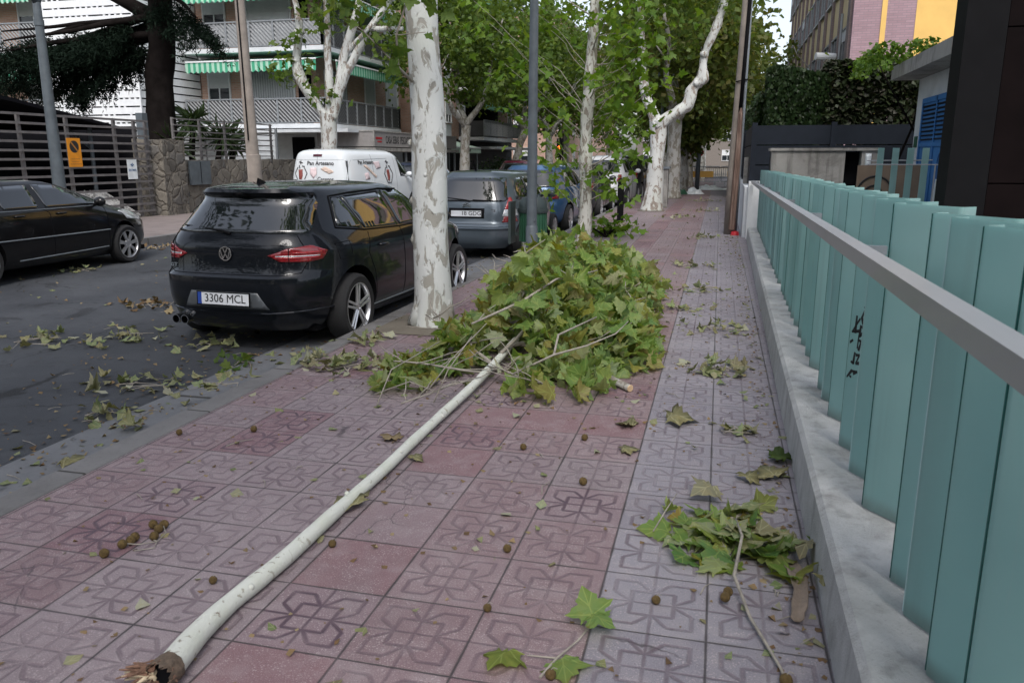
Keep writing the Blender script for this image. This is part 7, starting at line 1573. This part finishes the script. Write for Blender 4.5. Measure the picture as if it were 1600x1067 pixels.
for i in range(12):
    f = i/11; g.append([(-0.045*(1-0.5*f)+0.02*math.sin(f*4)+k*0.022*(1-0.3*f)+0.004*random.uniform(-1,1), 0.18-0.40*f, 0.006+0.012*abs(k-1.5)+0.01*math.sin(f*3)) for k in range(4)])
b._add([p for r in g for p in r],[(i*4+k,i*4+k+1,(i+1)*4+k+1,(i+1)*4+k) for i in range(11) for k in range(3)]); o = b.build('strip', plain('bark_flake',(0.19,0.15,0.12),0.9,0,0.3,20,bump=0.5), t, True); md = o.modifiers.new('thickness','SOLIDIFY'); md.thickness = 0.004
# fine litter
rg = np.random.default_rng(21)
def litter(name, label, n, fx, z, m, size, seed, flat=0.10):
    P = fx(n, np.random.default_rng(seed)); P = np.column_stack([P, np.full(len(P), z)])
    o = leaf_mesh(name, P, np.random.default_rng(seed+1).uniform(*size,len(P)), T_LOW, m, None, mode='flat', curl=0.9, rg=np.random.default_rng(seed+2)); return tag(o, label, 'litter', kind='stuff')
def f_pave(n, r):
    y = 1.2+33*r.random(n)**1.7; x = r.uniform(-2.9,0.40,n)+0*y; k = r.random(n) < 0.30; x[k] = 0.40-np.abs(r.normal(0,0.10,k.sum())); k2 = r.random(n) < 0.22; x[k2] = r.normal(-1.4,0.9,k2.sum()); y[k2] = r.uniform(4.2,11,k2.sum()); x = np.clip(x,-2.88,0.41+0.0107*y); return np.column_stack([x,y])
def f_road(n, r):
    y = 2.5+30*r.random(n)**1.6; x = r.uniform(-10.3,-3.1,n); k = r.random(n) < 0.45; x[k] = -3.2-np.abs(r.normal(0,0.7,k.sum())); return np.column_stack([np.clip(x,-10.4,-3.1),y])
litter('leaf_litter','fine brown leaf crumbs and chips scattered over the pavement tiles',2600,f_pave,0.004,M['leafdry'],(0.010,0.035),31)
litter('road_litter','fine leaf crumbs and chips scattered over the asphalt and gutter',2600,f_road,ZR+0.014,M['leafdry'],(0.012,0.045),41)
litter('green_litter','small torn leaf pieces scattered over the pavement tiles',750,f_pave,0.006,M['leafground'],(0.025,0.07),51)
litter('road_leaf_litter','small torn leaf pieces scattered over the road',420,f_road,ZR+0.016,M['leafground'],(0.03,0.09),61)
def sticks(name, label, n, fx, z, seed):
    r = random.Random(seed); P = fx(n, np.random.default_rng(seed)); b = MB()
    for x,y in P:
        a = r.uniform(0,6.28); L = r.uniform(0.03,0.16); k = r.uniform(-0.3,0.3); c,s_ = math.cos(a),math.sin(a); b.tube([(x-c*L/2,y-s_*L/2,z),(x-s_*k*L*0.4,y+c*k*L*0.4,z+0.006),(x+c*L/2,y+s_*L/2,z)],[0.0028,0.0024,0.0014],5)
    return tag(b.build(name, M['twig']), label, 'twigs', kind='stuff')
sticks('twig_litter','thin broken twigs scattered over the pavement tiles',130,f_pave,0.004,71); sticks('road_twig_litter','thin broken twigs scattered over the road',170,f_road,ZR+0.012,81)
# earth of the tree pits
for i,(x,y) in enumerate([(-2.5,6.75),(-2.35,14.1),(-1.82,23.4),(-1.68,30.8)]):
    b = MB(); n = 20; g = []
    for k in range(5):
        f = k/4; g.append([(x+max(-0.40,min(0.36,0.48*f*math.cos(6.283*j/n))), y+max(-0.45,min(0.45,0.6*f*math.sin(6.283*j/n))), 0.006+0.03*(1-f)*(1+mnoise.noise(Vector((j,k,i))))) for j in range(n)])
    b._add([p for r in g for p in r],[(k*n+j,k*n+(j+1)%n,(k+1)*n+(j+1)%n,(k+1)*n+j) for k in range(4) for j in range(n)]); struct(b.build('tree_pit', M['earth'], None, True))
